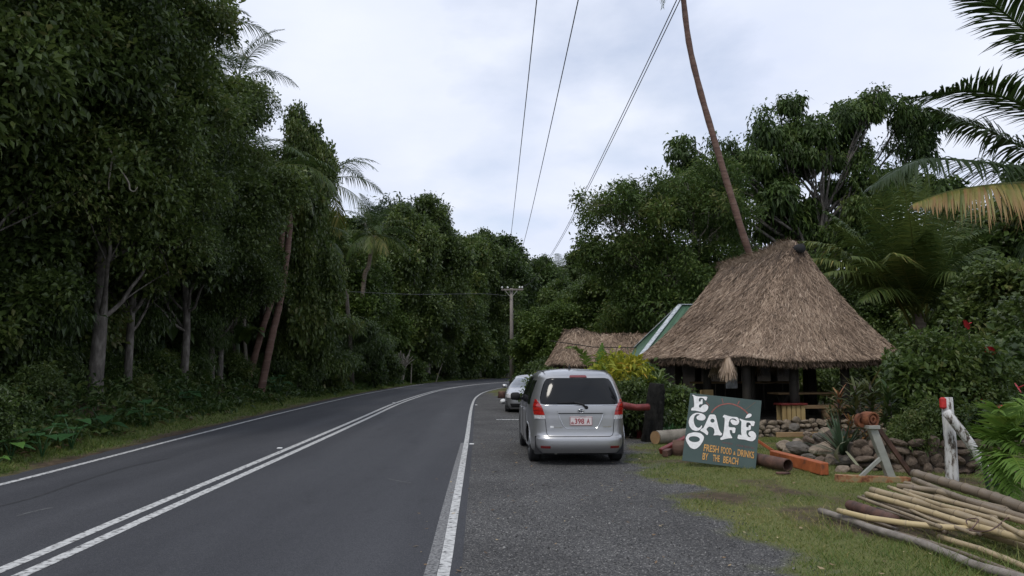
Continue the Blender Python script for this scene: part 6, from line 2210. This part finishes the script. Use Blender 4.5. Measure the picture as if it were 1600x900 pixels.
for px, py, Y, rx in [(1510, 507, 13.85, 1.2), (1547, 548, 13.7, .9), (1537, 632, 13.0, 1.3), (1514, 660, 12.9, 1.3), (1447, 693, 12.95, 1.2), (1560, 640, 13, .9), (1590, 606, 13.2, 1.1)]:
    q = at(px, py, Y) - base
    put('flower', fl_me, o, q, (rx, .2 * math.sin(px), px * .7), (1.15,) * 3)

# low leafy plants spilling over the brown wall
GW_ = 'leafy plants spilling over the brown wall'
for q, (px, py, Y, s, lab) in enumerate([(1425, 700, 12.6, .45, 'low leafy plant on the wall between winch and white post'),                                          (1530, 690, 12.6, .5, 'low leafy plant on the wall beyond the white brace'), (1452, 690, 12.7, .5, 'low leafy plant touching the white post from behind')]):
    b = at(px, py, Y)
    o = thing('shrub', lab, 'shrub', (b.x, Y, b.z - .25), q * 1.3, GW_, s)
    put('stem', bush_stem, o)
    put('foliage', bush_mid if q % 2 else bush_dark, o)

# plants between minivan and shelter
bl2 = random_blobs(71, 7, .55, .5, 1.5, .3, .5, .8)
cy = crown_mesh('foliage', bl2, 420, 8, .17, .06, .3, 71, M['leaf_croton'], .18, wild=1.0)
GY_ = 'garden plants between the minivan and the shelter'
for q, (px, py, Y, s, me, lab) in enumerate([(968, 650, 19.5, 1.12, cy, 'bright yellow croton bush beside the minivan roof'), (950, 640, 20.5, 1.0, cy, 'bright yellow croton bush partly behind the minivan window'),
                                             (1000, 640, 20, 1.0, bush_mid, 'mid-green leafy bush between yellow croton and stump'), (985, 668, 18.2, .75, bush_dark, 'dark low bush above the red rail'), (838, 606, 36, 1.1, bush_mid, 'leafy bush by the end of the far thatched hut'),
                                             (855, 600, 31, .8, cy, 'yellowish croton near the far thatched hut'), (1042, 655, 19.0, .75, bush_mid, 'small-leaved bush behind the pale log'), (1058, 650, 19.4, .7, bush_dark, 'dark small bush under the eave behind the sign'),
                                             (978, 640, 23, 1.1, bush_dark, 'dark bush below the green metal roof'), (862, 612, 27, .9, bush_mid, 'green bush between the silver car and the minivan')]):
    b = at(px, py, Y)
    z = gz1(b.x, Y)
    o = thing('bush', lab, 'bush', (b.x, Y, z), q * 2.1, GY_, s * 1.0)
    put('stem', bush_stem, o)
    put('foliage', me, o)
lily = rosette_mesh('leaves', 34, .8, .06, (R(30), R(85)), .5, 31, M['leaf_taro'], (.2, .6))
drac = rosette_mesh('leaves', 40, .5, .055, (R(10), R(80)), .2, 32, M['leaf_mid'], (.3, .8), z0=.9, stem=.35)
for q, (px, py, Y, s, me, lab) in enumerate([(1046, 672, 17.4, .9, lily, 'strap-leaved lily growing behind the pale log'), (1052, 664, 18, .8, lily, 'strap-leaved lily half hidden by the sign edge'), (1003, 655, 18.6, 1.0, drac, 'spiky green dracaena above the red rail'),
                                             (1030, 640, 19, 1.1, drac, 'spiky green dracaena rising behind the black stump'), (1014, 645, 18.8, 1.0, drac, 'spiky green dracaena just above the stump top'), (984, 655, 18.4, .9, lily, 'arching strap-leaved lily between minivan and red post')]):
    b = at(px, py, Y)
    o = thing('lily' if me is lily else 'dracaena', lab, 'plant', (b.x, Y, gz1(b.x, Y)), q * 1.1, GY_, s)
    put('leaves', me, o)
    if me is drac:
        put('stem', cst, o, scale=(1.2, 1.2, 1.15))
p = gat(1006, 672)
o = thing('taro_plant', 'taro plant with broad pale green leaves at the black stump and red rail', 'plant', (p.x - .15, p.y - .6, 0), .7, None, 1.25)
put('leaves', taro_mesh(9, .6), o)

# bushes and palms beyond the shelter towards the beach
GS = 'bushes on the beach side behind the shelter'
for q, (px, Y, s, me, lab) in enumerate([(1090, 31, 1.4, bush_mid, 'green bush seen through the shelter behind the first posts'), (1240, 33, 1.5, bush_dark, 'dark bush seen through the middle of the shelter'), (1400, 30, 1.8, bush_dark, 'dark bush behind the shelter, next to the young palm'),
                                         (1460, 24, 1.6, bush_dark, 'dark bush at the foot of the young coconut palm'), (1540, 19, 1.5, bush_dark, 'shaded bush behind the hibiscus towards the photo edge'), (1600, 16, 1.4, bush_mid, 'shaded bush behind the areca palm'),
                                         (1330, 36, 1.4, bush_mid, 'green bush far behind the plank bench')]):
    shrub(lab, px, Y, s, q * 1.4, me, GS)

# ------------------------------------------------------------------ cars
def spl(xs_, ys_, x):
    """smooth interpolation of a profile"""
    xs_, ys_ = np.array(xs_, float), np.array(ys_, float)
    m = np.gradient(ys_, xs_)
    for i in range(len(xs_) - 1):                     # keep it from overshooting
        dlt = (ys_[i + 1] - ys_[i]) / (xs_[i + 1] - xs_[i])
        for k in (i, i + 1):
            if dlt == 0 or m[k] * dlt < 0:
                m[k] = 0
            elif abs(m[k]) > 3 * abs(dlt):
                m[k] = 3 * dlt
    x = np.clip(x, xs_[0], xs_[-1])
    i = np.clip(np.searchsorted(xs_, x, side='right') - 1, 0, len(xs_) - 2)
    h = xs_[i + 1] - xs_[i]
    t = (x - xs_[i]) / h
    return (2 * t ** 3 - 3 * t ** 2 + 1) * ys_[i] + (t ** 3 - 2 * t ** 2 + t) * h * m[i] + (-2 * t ** 3 + 3 * t ** 2) * ys_[i + 1] + (t ** 3 - t ** 2) * h * m[i + 1]


class Car:
    """body whose plan at every height is a rounded rectangle; rear at y = 0, front at +y"""

    def __init__(s, zw, zr, zf, zn, top):
        s.zw, s.zr, s.zf, s.zn, s.top = zw, zr, zf, zn, top

    def par(s, z):
        z = np.asarray(z, float)
        return spl(*s.zw, z), spl(*s.zr, z), spl(*s.zf, z), spl(*s.zn, z)

    def pt(s, z, ph, off=0.0):
        z, ph = np.broadcast_arrays(np.asarray(z, float), np.asarray(ph, float))
        w_, a, b, n = s.par(z)
        yc, L = (a + b) / 2, (b - a) / 2
        sn, cs = np.sin(ph), np.cos(ph)
        x = w_ * np.sign(sn) * np.abs(sn) ** (2 / n)
        y = yc - L * np.sign(cs) * np.abs(cs) ** (2 / n)
        P = np.stack([x, y, z], -1)
        if off:
            e_ = 1e-3
            Pu = s.pt(z, ph + e_) - s.pt(z, ph - e_)
            Pv = s.pt(z + e_ * 3, ph) - s.pt(z - e_ * 3, ph)
            n_ = unit(np.cross(Pu, Pv))
            P = P + n_ * off
        return P

    def phx(s, z, x, rear=True):
        w_, a, b, n = s.par(z)
        q = np.clip(np.abs(np.asarray(x, float)) / w_, 0, .99999)
        p = np.arcsin(q ** (n / 2)) * np.sign(x)
        return p if rear else math.pi - p

    def phy(s, z, y, side):
        w_, a, b, n = s.par(z)
        yc, L = (a + b) / 2, (b - a) / 2
        q = (yc - np.asarray(y, float)) / L
        return np.arccos(np.clip(np.sign(q) * np.abs(q) ** (n / 2), -1, 1)) * side

    def shell(s, name, mat, root, z0, z1, cut=None):
        zs = np.linspace(z0, z1, 84)
        ph = np.linspace(-math.pi, math.pi, 241)
        # even spacing along the outline
        w_, a, b, n = s.par(.6)
        pp_ = s.pt(.6, np.linspace(-math.pi, math.pi, 4001))
        cum = np.concatenate([[0], np.cumsum(np.linalg.norm(np.diff(pp_, axis=0), axis=1))])
        ph = np.interp(np.linspace(0, cum[-1], 241), cum, np.linspace(-math.pi, math.pi, 4001))
        P = s.pt(zs[:, None], ph[None, :])
        mb = MB()
        # roof: shrink the last outline inwards while rising to the crown
        last = P[-1]
        w_, a, b, n = s.par(z1)
        ctr = np.array([0, (a + b) / 2, 0])
        rows = [P[i] for i in range(len(zs))]
        for k in (.985, .95, .88, .75, .5, .2, .01):
            q = (last - ctr) * np.array([k, k, 1]) + ctr
            q[:, 2] = z1 + (s.top - z1) * (1 - k ** 2.2) ** .8
            rows.append(q)
        G_ = np.stack(rows, 0)
        F_ok = np.ones((G_.shape[0] - 1, G_.shape[1] - 1), bool)
        if cut is not None:
            c4 = (G_[:-1, :-1] + G_[1:, :-1] + G_[:-1, 1:] + G_[1:, 1:]) / 4
            F_ok &= ~cut(c4)
        a_, b_ = G_.shape[:2]
        i, j = np.nonzero(F_ok)
        F = np.stack([i * b_ + j, i * b_ + j + 1, (i + 1) * b_ + j + 1, (i + 1) * b_ + j], -1)
        mb.add(G_.reshape(-1, 3), F)
        return mb.build(name, mat, root, True)

    def patch(s, name, mat, root, rows, off, nc=20, nr=14, thick=0.0, parent_label=None):
        """rows = [(z, phi_lo, phi_hi), ...] laid on the body, off metres proud of it"""
        rows = np.array(rows, float)
        u = np.linspace(0, 1, nr)
        zi = np.interp(u, np.linspace(0, 1, len(rows)), rows[:, 0])
        lo = np.interp(u, np.linspace(0, 1, len(rows)), rows[:, 1])
        hi = np.interp(u, np.linspace(0, 1, len(rows)), rows[:, 2])
        t = np.linspace(0, 1, nc)
        ph = lo[:, None] + (hi - lo)[:, None] * t[None]
        P = s.pt(np.repeat(zi[:, None], nc, 1), ph, off)
        Q = s.pt(np.repeat(zi[:, None], nc, 1), ph, -.004)
        mb = MB().grid(P)
        for e_, f in ((P[0], Q[0]), (P[-1], Q[-1]), (P[:, 0], Q[:, 0]), (P[:, -1], Q[:, -1])):
            mb.grid(np.stack([e_, f], 0))
        return mb.build(name, mat, root, True)

    def patchx(s, name, mat, root, rows, off, rear=True, **kw):
        """rows = [(z, x_lo, x_hi)] on the rear or front face"""
        return s.patch(name, mat, root, [(z, float(s.phx(z, a, rear)), float(s.phx(z, b, rear))) for z, a, b in rows], off, **kw)

    def line(s, name, mat, root, zp, off=.001, r=.004):
        """thin seam along [(z, phi), ...]"""
        zp = np.array(zp, float)
        u = np.linspace(0, len(zp) - 1, 60)
        z = np.interp(u, range(len(zp)), zp[:, 0])
        p = np.interp(u, range(len(zp)), zp[:, 1])
        return MB().tube(s.pt(z, p, off), r, 5).build(name, mat, root)


pm_, pnt, pb_ = new_mat('silver_paint')
pb_.inputs['Base Color'].default_value = (.405, .405, .405, 1)
pb_.inputs['Metallic'].default_value = .75
pb_.inputs['Roughness'].default_value = .34
pb_.inputs['Coat Weight'].default_value = .8
pb_.inputs['Coat Roughness'].default_value = .05
pn = noise_node(pnt, 5, 5)
pnt.links.new(ramp(pnt, pn.outputs['Fac'], [(.35, (.30,) * 3), (.7, (.40,) * 3)]).outputs[0], pb_.inputs['Roughness'])
M['silver_paint'] = pm_
M['dark_glass'] = pmat('dark_glass', (.008, .009, .01), rough=.1, spec=.3)
M['windscreen'] = pmat('windscreen', (.03, .045, .06), rough=.04, spec=.9, coat=1)
M['red_lens'] = pmat('red_lens', [(.4, (.3, .01, .008)), (.6, (.5, .02, .014))], 40, .15, coat=1)
M['red_lens_dark'] = pmat('red_lens_dark', (.16, .012, .012), rough=.25, coat=.5)
M['clear_lens'] = pmat('clear_lens', [(.4, (.35, .34, .34)), (.6, (.7, .69, .69))], 60, .15, coat=1)
M['alloy'] = pmat('alloy', (.38, .39, .4), rough=.35, metal=.8)
M['plate_white'] = pmat('plate_white', [(.3, (.62, .56, .54)), (.7, (.72, .67, .65))], 20, .45)
M['plate_red'] = pmat('plate_red', (.32, .02, .03), rough=.5)


def wheel_meshes(rad, wd):
    t = MB()
    pr_ = [(rad * .68, -wd / 2), (rad * .9, -wd / 2), (rad * .985, -wd * .4), (rad, -wd * .25), (rad * .985, -wd * .2), (rad, -wd * .12), (rad, wd * .12), (rad * .985, wd * .2), (rad, wd * .25), (rad * .985, wd * .4), (rad * .9, wd / 2), (rad * .68, wd / 2)]
    t.lathe(pr_, Matrix.Rotation(math.pi / 2, 4, 'Y'), 36)
    r = MB()
    r.lathe([(rad * .7, wd * .46), (rad * .66, wd * .44), (rad * .64, wd * .2), (rad * .64, -wd * .45), (rad * .7, -wd * .46)], Matrix.Rotation(math.pi / 2, 4, 'Y'), 30)
    r.lathe([(0, wd * .40), (rad * .16, wd * .40), (rad * .2, wd * .33), (rad * .2, .0)], Matrix.Rotation(math.pi / 2, 4, 'Y'), 18)
    for k in range(7):
        a = k * 2 * math.pi / 7
        c, s_ = math.cos(a), math.sin(a)
        r.bar((wd * .34, c * rad * .15, s_ * rad * .15), (wd * .38, c * rad * .66, s_ * rad * .66), rad * .13, .03, (1, 0, 0))
    r.lathe([(rad * .5, -.02), (0, -.02)], Matrix.Rotation(math.pi / 2, 4, 'Y'), 18)
    return t.mesh('tyre', M['black_rubber'], True), r.mesh('rim', M['alloy'], True)


def add_wheels(root, spots, rad, wd):
    ty, ri = wheel_meshes(rad, wd)
    for x, y in spots:
        w_ = put('wheel', None, root, (x, y, rad), (0, 0, math.pi if x < 0 else 0))
        put('tyre', ty, w_)
        put('rim', ri, w_)


# ---- silver minivan
v0 = gat(906, 725)
van = thing('minivan', 'silver minivan parked on the lay-by with its rear and red tail lights facing the camera', 'minivan', (v0.x - .005, 12.98, 0), R(2.6))
C = Car(([.20, .30, .42, .50, .60, .80, .95, 1.05, 1.25, 1.42, 1.50, 1.545], [.79, .825, .842, .845, .842, .842, .836, .822, .765, .70, .652, .60]),
        ([.20, .28, .38, .445, .50, .60, .80, .98, 1.02, 1.20, 1.40, 1.47, 1.51, 1.545], [.09, .02, .0, .005, .05, .062, .066, .075, .085, .16, .275, .33, .40, .50]),
        ([.20, .30, .50, .70, .85, .95, 1.05, 1.2, 1.40, 1.50, 1.545], [4.16, 4.22, 4.22, 4.17, 3.98, 3.5, 3.25, 2.95, 2.55, 2.28, 2.05]),
        ([.20, .60, 1.0, 1.3, 1.545], [6.5, 6.5, 6, 5.2, 4.6]), 1.605)
wh = [(.715, .80), (-.715, .80), (.72, 3.40), (-.72, 3.40)]


def arches(c4):
    m = np.zeros(c4.shape[:2], bool)
    for x, y in wh[::2]:
        m |= (np.hypot(c4[..., 1] - y, c4[..., 2] - .31) < .36) & (np.abs(c4[..., 0]) > .5)
    return m


C.shell('body', M['silver_paint'], van, .20, 1.545, arches)
mb = MB()
mb.box((0, 2.12, .33), (1.5, 3.9, .3)).box((0, 2.1, .21), (1.2, 3.6, .12))
mb.box((0, .8, .45), (1.32, .9, .5)).box((0, 3.4, .45), (1.32, .8, .5))
mb.build('underbody', M['dark'], van)
MB().tube([(-.4, .16, .20), (-.4, .6, .21), (-.38, 1.4, .22)], [.028, .028, .028], 10).build('exhaust', M['grey_steel'], van, True)
add_wheels(van, wh, .31, .20)
C.patchx('rear_window', M['dark_glass'], van, [(1.005, -.60, .60), (1.02, -.655, .655), (1.1, -.665, .665), (1.25, -.625, .625), (1.38, -.575, .575), (1.43, -.535, .535), (1.445, -.46, .46)], .004, nc=40, nr=26)
for sg in (-1, 1):
    def lamp_rows(z0, z1, n_):
        R_ = []
        for z in np.linspace(z0, z1, n_):
            xi = np.interp(z, [.76, .83, .95, 1.03, 1.085], [.578, .588, .625, .67, .735])
            yo = np.interp(z, [.76, .85, .98, 1.05, 1.085], [.24, .27, .3, .29, .26])
            a = float(C.phx(z, xi * sg))
            b = float(C.phy(z, yo, sg))
            R_.append((z, min(a, b), max(a, b)))
        return R_
    tl = C.patch('tail_light', M['red_lens'], van, lamp_rows(.832, 1.085, 9), .014, nc=26, nr=18)
    C.patch('clear_lens', M['clear_lens'], tl, lamp_rows(.765, .826, 4), .013, nc=26, nr=6)
    for zz_ in (.90, .965, 1.03):
        rws = lamp_rows(zz_ - .004, zz_ + .004, 2)
        C.patch('lens_rib', M['red_lens_dark'], tl, rws, .0165, nc=22, nr=3)
    C.patchx('reflector', M['red_lens_dark'], van, sorted([(.285, min(.50 * sg, .655 * sg), max(.50 * sg, .655 * sg)), (.325, min(.50 * sg, .66 * sg), max(.50 * sg, .66 * sg))]), .004, nc=12, nr=5)
    # side windows and doors
    for y0, y1, zt in ((.52, 1.12, 1.40), (1.18, 2.02, 1.44), (2.08, 2.85, 1.43)):
        rws = []
        for z in np.linspace(.99, zt, 8):
            lo = y0 + (z - .99) * (.16 if y0 < 1 else .04)
            hi = min(y1 - (z - .99) * (.02 if y1 < 2.5 else .62), 3.0)
            a, b = float(C.phy(z, lo, sg)), float(C.phy(z, hi, sg))
            rws.append((z, min(a, b), max(a, b)))
        C.patch('side_window', M['dark_glass'], van, rws, .004, nc=16, nr=12)
    for yy in (1.15, 2.05, 2.98):
        C.line('door_seam', M['dark'], van, [(z, float(C.phy(z, yy + (.25 * (.55 - z) if yy < 1.5 and z < .55 else 0), sg))) for z in np.linspace(.3, .98, 14)], r=.005)
    for yy in (1.35, 2.2):
        C.patch('door_handle', M['silver_paint'], van, [(z, *sorted((float(C.phy(z, yy, sg)), float(C.phy(z, yy + .2, sg))))) for z in (.86, .885, .9)], .03, nc=10, nr=4)
    # mirror
    mz = 1.02
    pw = C.pt(mz, float(C.phy(mz, 2.86, sg)))
    mr = MB()
    mr.lathe([(0, -.1), (.05, -.095), (.075, -.06), (.08, .0), (.078, .06), (.05, .095), (0, .1)], Matrix.Translation((pw[0] + sg * .14, 2.86, mz + .02)) @ Matrix.Rotation(math.pi / 2, 4, 'Y') @ Matrix.Scale(.75, 4, (0, 1, 0)), 16)
    mr.bar((pw[0] - sg * .02, 2.9, mz - .03), (pw[0] + sg * .1, 2.88, mz - .01), .06, .05)
    mm = mr.build('mirror', M['dark'], van, True)
    C.line('bumper_seam', M['dark'], van, [(.76, float(C.phx(.76, .583 * sg))), (.66, float(C.phx(.66, .572 * sg))), (.55, float(C.phx(.55, .563 * sg))), (.50, float(C.phx(.50, .548 * sg))), (.478, float(C.phx(.478, .50 * sg)))], r=.005)
    C.line('wheel_arch_lip', M['silver_paint'], van, [(.31 + .365 * math.sin(t), float(C.phy(.31 + .365 * math.sin(t), .80 + .365 * math.cos(t), sg))) for t in np.linspace(-.2, math.pi + .2, 24)], r=.012)
C.line('tailgate_seam', M['dark'], van, [(.478, float(C.phx(.478, x))) for x in np.linspace(-.50, .50, 16)], r=.006)
C.line('window_seam', M['chrome'], van, [(.992, float(C.phx(.992, x))) for x in np.linspace(-.66, .66, 20)], .002, r=.006)
C.patchx('brake_light', M['red_lens_dark'], van, [(1.452, -.145, .155), (1.472, -.14, .15), (1.485, -.125, .135)], .012, nc=14, nr=5)
# number plate recess and garnish
C.patchx('plate_recess', M['silver_paint'], van, [(.612, -.235, .265), (.63, -.265, .295), (.72, -.315, .345), (.83, -.36, .39), (.862, -.365, .395)], .006, nc=20, nr=12)
C.patchx('recess_painted_shade', M['dark'], van, [(.853, -.355, .385), (.868, -.36, .39)], .012, nc=20, nr=4)  # dark strip painted in as the shade beneath the garnish
C.patchx('garnish', M['silver_paint'], van, [(.868, -.37, .40), (.885, -.375, .405), (.905, -.375, .405), (.915, -.365, .395)], .03, nc=24, nr=6)
for pts in ([(.862, -.365), (.83, -.36), (.72, -.315), (.63, -.265), (.612, -.235)], [(.612, -.235), (.612, .265)], [(.612, .265), (.63, .295), (.72, .345), (.83, .39), (.862, .395)]):
    C.line('recess_edge', M['chrome'], van, [(z, float(C.phx(z, x))) for z, x in pts], .006, r=.005)
yp = .045
plate = MB().box((.015, yp, .735), (.375, .012, .148), bev=.004).build('number_plate', M['plate_white'], van)
fr = MB()
for a, b in (((-.168, .668), (.198, .668)), ((-.168, .802), (.198, .802)), ((-.168, .668), (-.168, .802)), ((.198, .668), (.198, .802))):
    fr.bar((a[0], yp - .007, a[1]), (b[0], yp - .007, b[1]), .006, .003, (0, 1, 0))
fr.build('plate_border', M['plate_red'], plate)
text_on('398', (-.092, yp - .0085, .688), (1, 0, 0), (0, 0, 1), .158, .088, M['plate_red'], plate, 'plate_number', None, bold=.018)
text_on('A', (.108, yp - .0085, .688), (1, 0, 0), (0, 0, 1), .055, .088, M['plate_red'], plate, 'plate_letter', None, bold=.018)
fr = MB()
for k in range(3):
    fr.box((-.145 + k * .014, yp - .007, .70 + .012 * (k % 2)), (.009, .003, .03))
fr.box((-.13, yp - .007, .69), (.045, .003, .01))
fr.build('plate_crest', M['plate_red'], plate)


def ring2(mb, cx, cz, a, b, y, r):
    mb.tube([(cx + a * math.cos(t), y, cz + b * math.sin(t)) for t in np.linspace(0, 2 * math.pi, 29)], r, 6, cap=False)


em = MB()
ye = .012
ring2(em, .015, .905, .052, .034, ye, .0055)
ring2(em, .015, .905, .020, .031, ye - .002, .0045)
ring2(em, .015, .922, .038, .014, ye - .002, .0045)
em.build('emblem', M['chrome'], van, True)
MB().lathe([(0, 0), (.05, 0)], Matrix.Translation((.015, ye + .008, .905)) @ Matrix.Rotation(math.pi / 2, 4, 'X') @ Matrix.Scale(.65, 4, (0, 1, 0)), 20).build('emblem_back', M['dark'], van)
bz = MB()
bz.box((-.475, .046, .635), (.06, .008, .036), bev=.003)
bz.build('sticker', M['white_plastic'], van)
bz = MB()
r_ = np.random.default_rng(3)
for k in range(7):
    bz.box((-.43 + k * .021, .05, .628), (.015, .006, .013 + .004 * (k % 3)))
for k, (x, w_) in enumerate([(.40, .02), (.425, .012), (.45, .026), (.485, .02), (.515, .022)]):
    bz.box((x, .05, .64), (w_, .008, .02 + .006 * (k % 2)), Matrix.Rotation(.3 * (k % 2), 3, 'Y'))
bz.build('badge', M['grey_steel'], van)
# wiper and aerial
w1 = C.pt(.955, float(C.phx(.955, .11)), .03)
w2 = C.pt(1.01, float(C.phx(1.01, .03)), .03)
w3 = C.pt(1.035, float(C.phx(1.035, -.1)), .022)
w4 = C.pt(1.03, float(C.phx(1.03, -.38)), .018)
wp = MB().tube([w1, w2, w3], [.02, .014, .011], 8).tube([w3, (w3 + w4) / 2, w4], [.011, .01, .006], 6)
wp.lathe([(0, .0), (.03, .0), (.028, .03), (0, .035)], Matrix.Translation(w1 + np.array([0, .02, 0])) @ Matrix.Rotation(math.pi / 2, 4, 'X'), 12)
wp.build('rear_wiper', M['dark'], van, True)
MB().lathe([(.035, 0), (.03, .02), (.015, .045), (.008, .1), (0, .11)], Matrix.Translation((-.07, .95, 1.585)), 10).build('aerial', M['dark'], van, True)
for sg in (-1, 1):
    MB().tube(smooth_path([(sg * .56, .55, 1.552), (sg * .585, 1.2, 1.57), (sg * .58, 2.0, 1.56)], 12), .008, 5).build('roof_seam', M['dark'], van)

# ---- small silver car facing the camera
sx, sy = px2x(832, 27.6), 27.6
car = thing('silver_car', 'small silver sedan facing the camera, parked beyond the minivan', 'car', (sx + .1, sy, -.10), math.pi + R(-4))
# local: rear at y = 0 after turning, so the nose points to the camera
car.location = (sx + .1 + .0, sy + 4.4, -.08)
D_ = Car(([.2, .32, .5, .7, .85, .95, 1.05, 1.2, 1.33], [.78, .83, .85, .855, .845, .82, .76, .66, .55]),
         ([.2, .32, .5, .75, .9, .98, 1.1, 1.25, 1.33], [.1, .0, .0, .06, .2, .62, .82, 1.15, 1.5]),
         ([.2, .32, .5, .65, .78, .9, .98, 1.1, 1.25, 1.33], [4.3, 4.38, 4.4, 4.36, 4.15, 3.4, 3.12, 2.85, 2.45, 2.15]),
         ([.2, .6, 1.0, 1.33], [5.5, 5.5, 4.6, 4.2]), 1.40)
wh2 = [(.73, .85), (-.73, .85), (.73, 3.5), (-.73, 3.5)]
wh_keep = wh
wh = wh2
D_.shell('body', M['silver_paint'], car, .2, 1.33, arches)
MB().box((0, 2.2, .34), (1.5, 4.0, .28)).box((0, .85, .45), (1.3, .8, .45)).box((0, 3.5, .45), (1.3, .8, .45)).build('underbody', M['dark'], car)
add_wheels(car, wh2, .31, .2)
D_.patchx('windscreen', M['windscreen'], car, [(.945, .70, -.70), (1.0, .70, -.70), (1.15, .61, -.61), (1.27, .52, -.52)], .004, rear=False, nc=24, nr=14)
for sg in (-1, 1):
    for y0, y1, zt in ((1.0, 1.85, 1.25), (1.92, 2.75, 1.26)):
        rws = []
        for z in np.linspace(.95, zt, 7):
            lo = y0 + (z - .95) * (.9 if y0 < 1.5 else .05)
            hi = y1 - (z - .95) * (.05 if y0 < 1.5 else 1.0)
            a, b = float(D_.phy(z, lo, sg)), float(D_.phy(z, max(hi, lo + .05), sg))
            rws.append((z, min(a, b), max(a, b)))
        D_.patch('side_window', M['dark_glass'], car, rws, .004, nc=12, nr=10)
    rws = []
    for z in np.linspace(.6, .76, 5):
        a, b = float(D_.phx(z, .5 * sg, False)), float(D_.phy(z, 4.02, sg))
        if sg < 0 and a > 0:
            a -= 2 * math.pi
        rws.append((z, min(a, b), max(a, b)))
    D_.patch('headlight', M['clear_lens'], car, rws, .01, nc=12, nr=8)
    pw = D_.pt(.95, float(D_.phy(.95, 2.7, sg)))
    mr = MB()
    mr.lathe([(0, -.1), (.05, -.09), (.07, -.05), (.07, .05), (.05, .09), (0, .1)], Matrix.Translation((pw[0] + sg * .13, 2.7, .98)) @ Matrix.Rotation(math.pi / 2, 4, 'Y') @ Matrix.Scale(.8, 4, (0, 1, 0)), 14)
    mr.build('mirror', M['silver_paint'], car, True)
D_.patchx('grille', M['dark'], car, [(.52, .38, -.38), (.62, .45, -.45), (.66, .44, -.44)], .006, rear=False, nc=16, nr=5)
D_.patchx('lower_grille', M['dark'], car, [(.27, .55, -.55), (.40, .6, -.6)], .006, rear=False, nc=16, nr=5)
MB().box((0, 4.42, .46), (.37, .015, .12), bev=.004).build('number_plate', M['plate_white'], car)
for yy in (1.9, 2.85):
    for sg in (-1, 1):
        D_.line('door_seam', M['dark'], car, [(z, float(D_.phy(z, yy, sg))) for z in np.linspace(.3, .93, 10)], r=.005)

# things standing by the silver car
p = gat(784, 621.5)
o = thing('cut_stump', 'short brown cut tree stump on the grass by the silver car', 'stump', (p.x, p.y, gz1(p.x, p.y)))
MB().tube([(0, 0, -.1), (.01, 0, .2), (0, 0, .34)], [.24, .2, .19], 12).build('bark', M['rust_dark'], o, True)
MB().tube([(0, 0, .34), (0, 0, .352)], .17, 14).build('cut_top', M['plank_warm'], o)
p = gat(786, 631)
o = put('white_stone', rock_mesh('rock', 301, M['white_plastic'], .7), None, (p.x, p.y, .1), (0, 0, .4), (.36, .3, .34))
tag(o, 'white painted stone on the gravel by the silver car wheel', 'stone')
p = gat(794, 656)
tag(MB().box((p.x, p.y, .008), (.75, .14, .016), Matrix.Rotation(.03, 3, 'Z'), bev=.004).build('white_marking', M['white_line']), 'short white bar on the lay-by in front of the silver car', kind='structure')
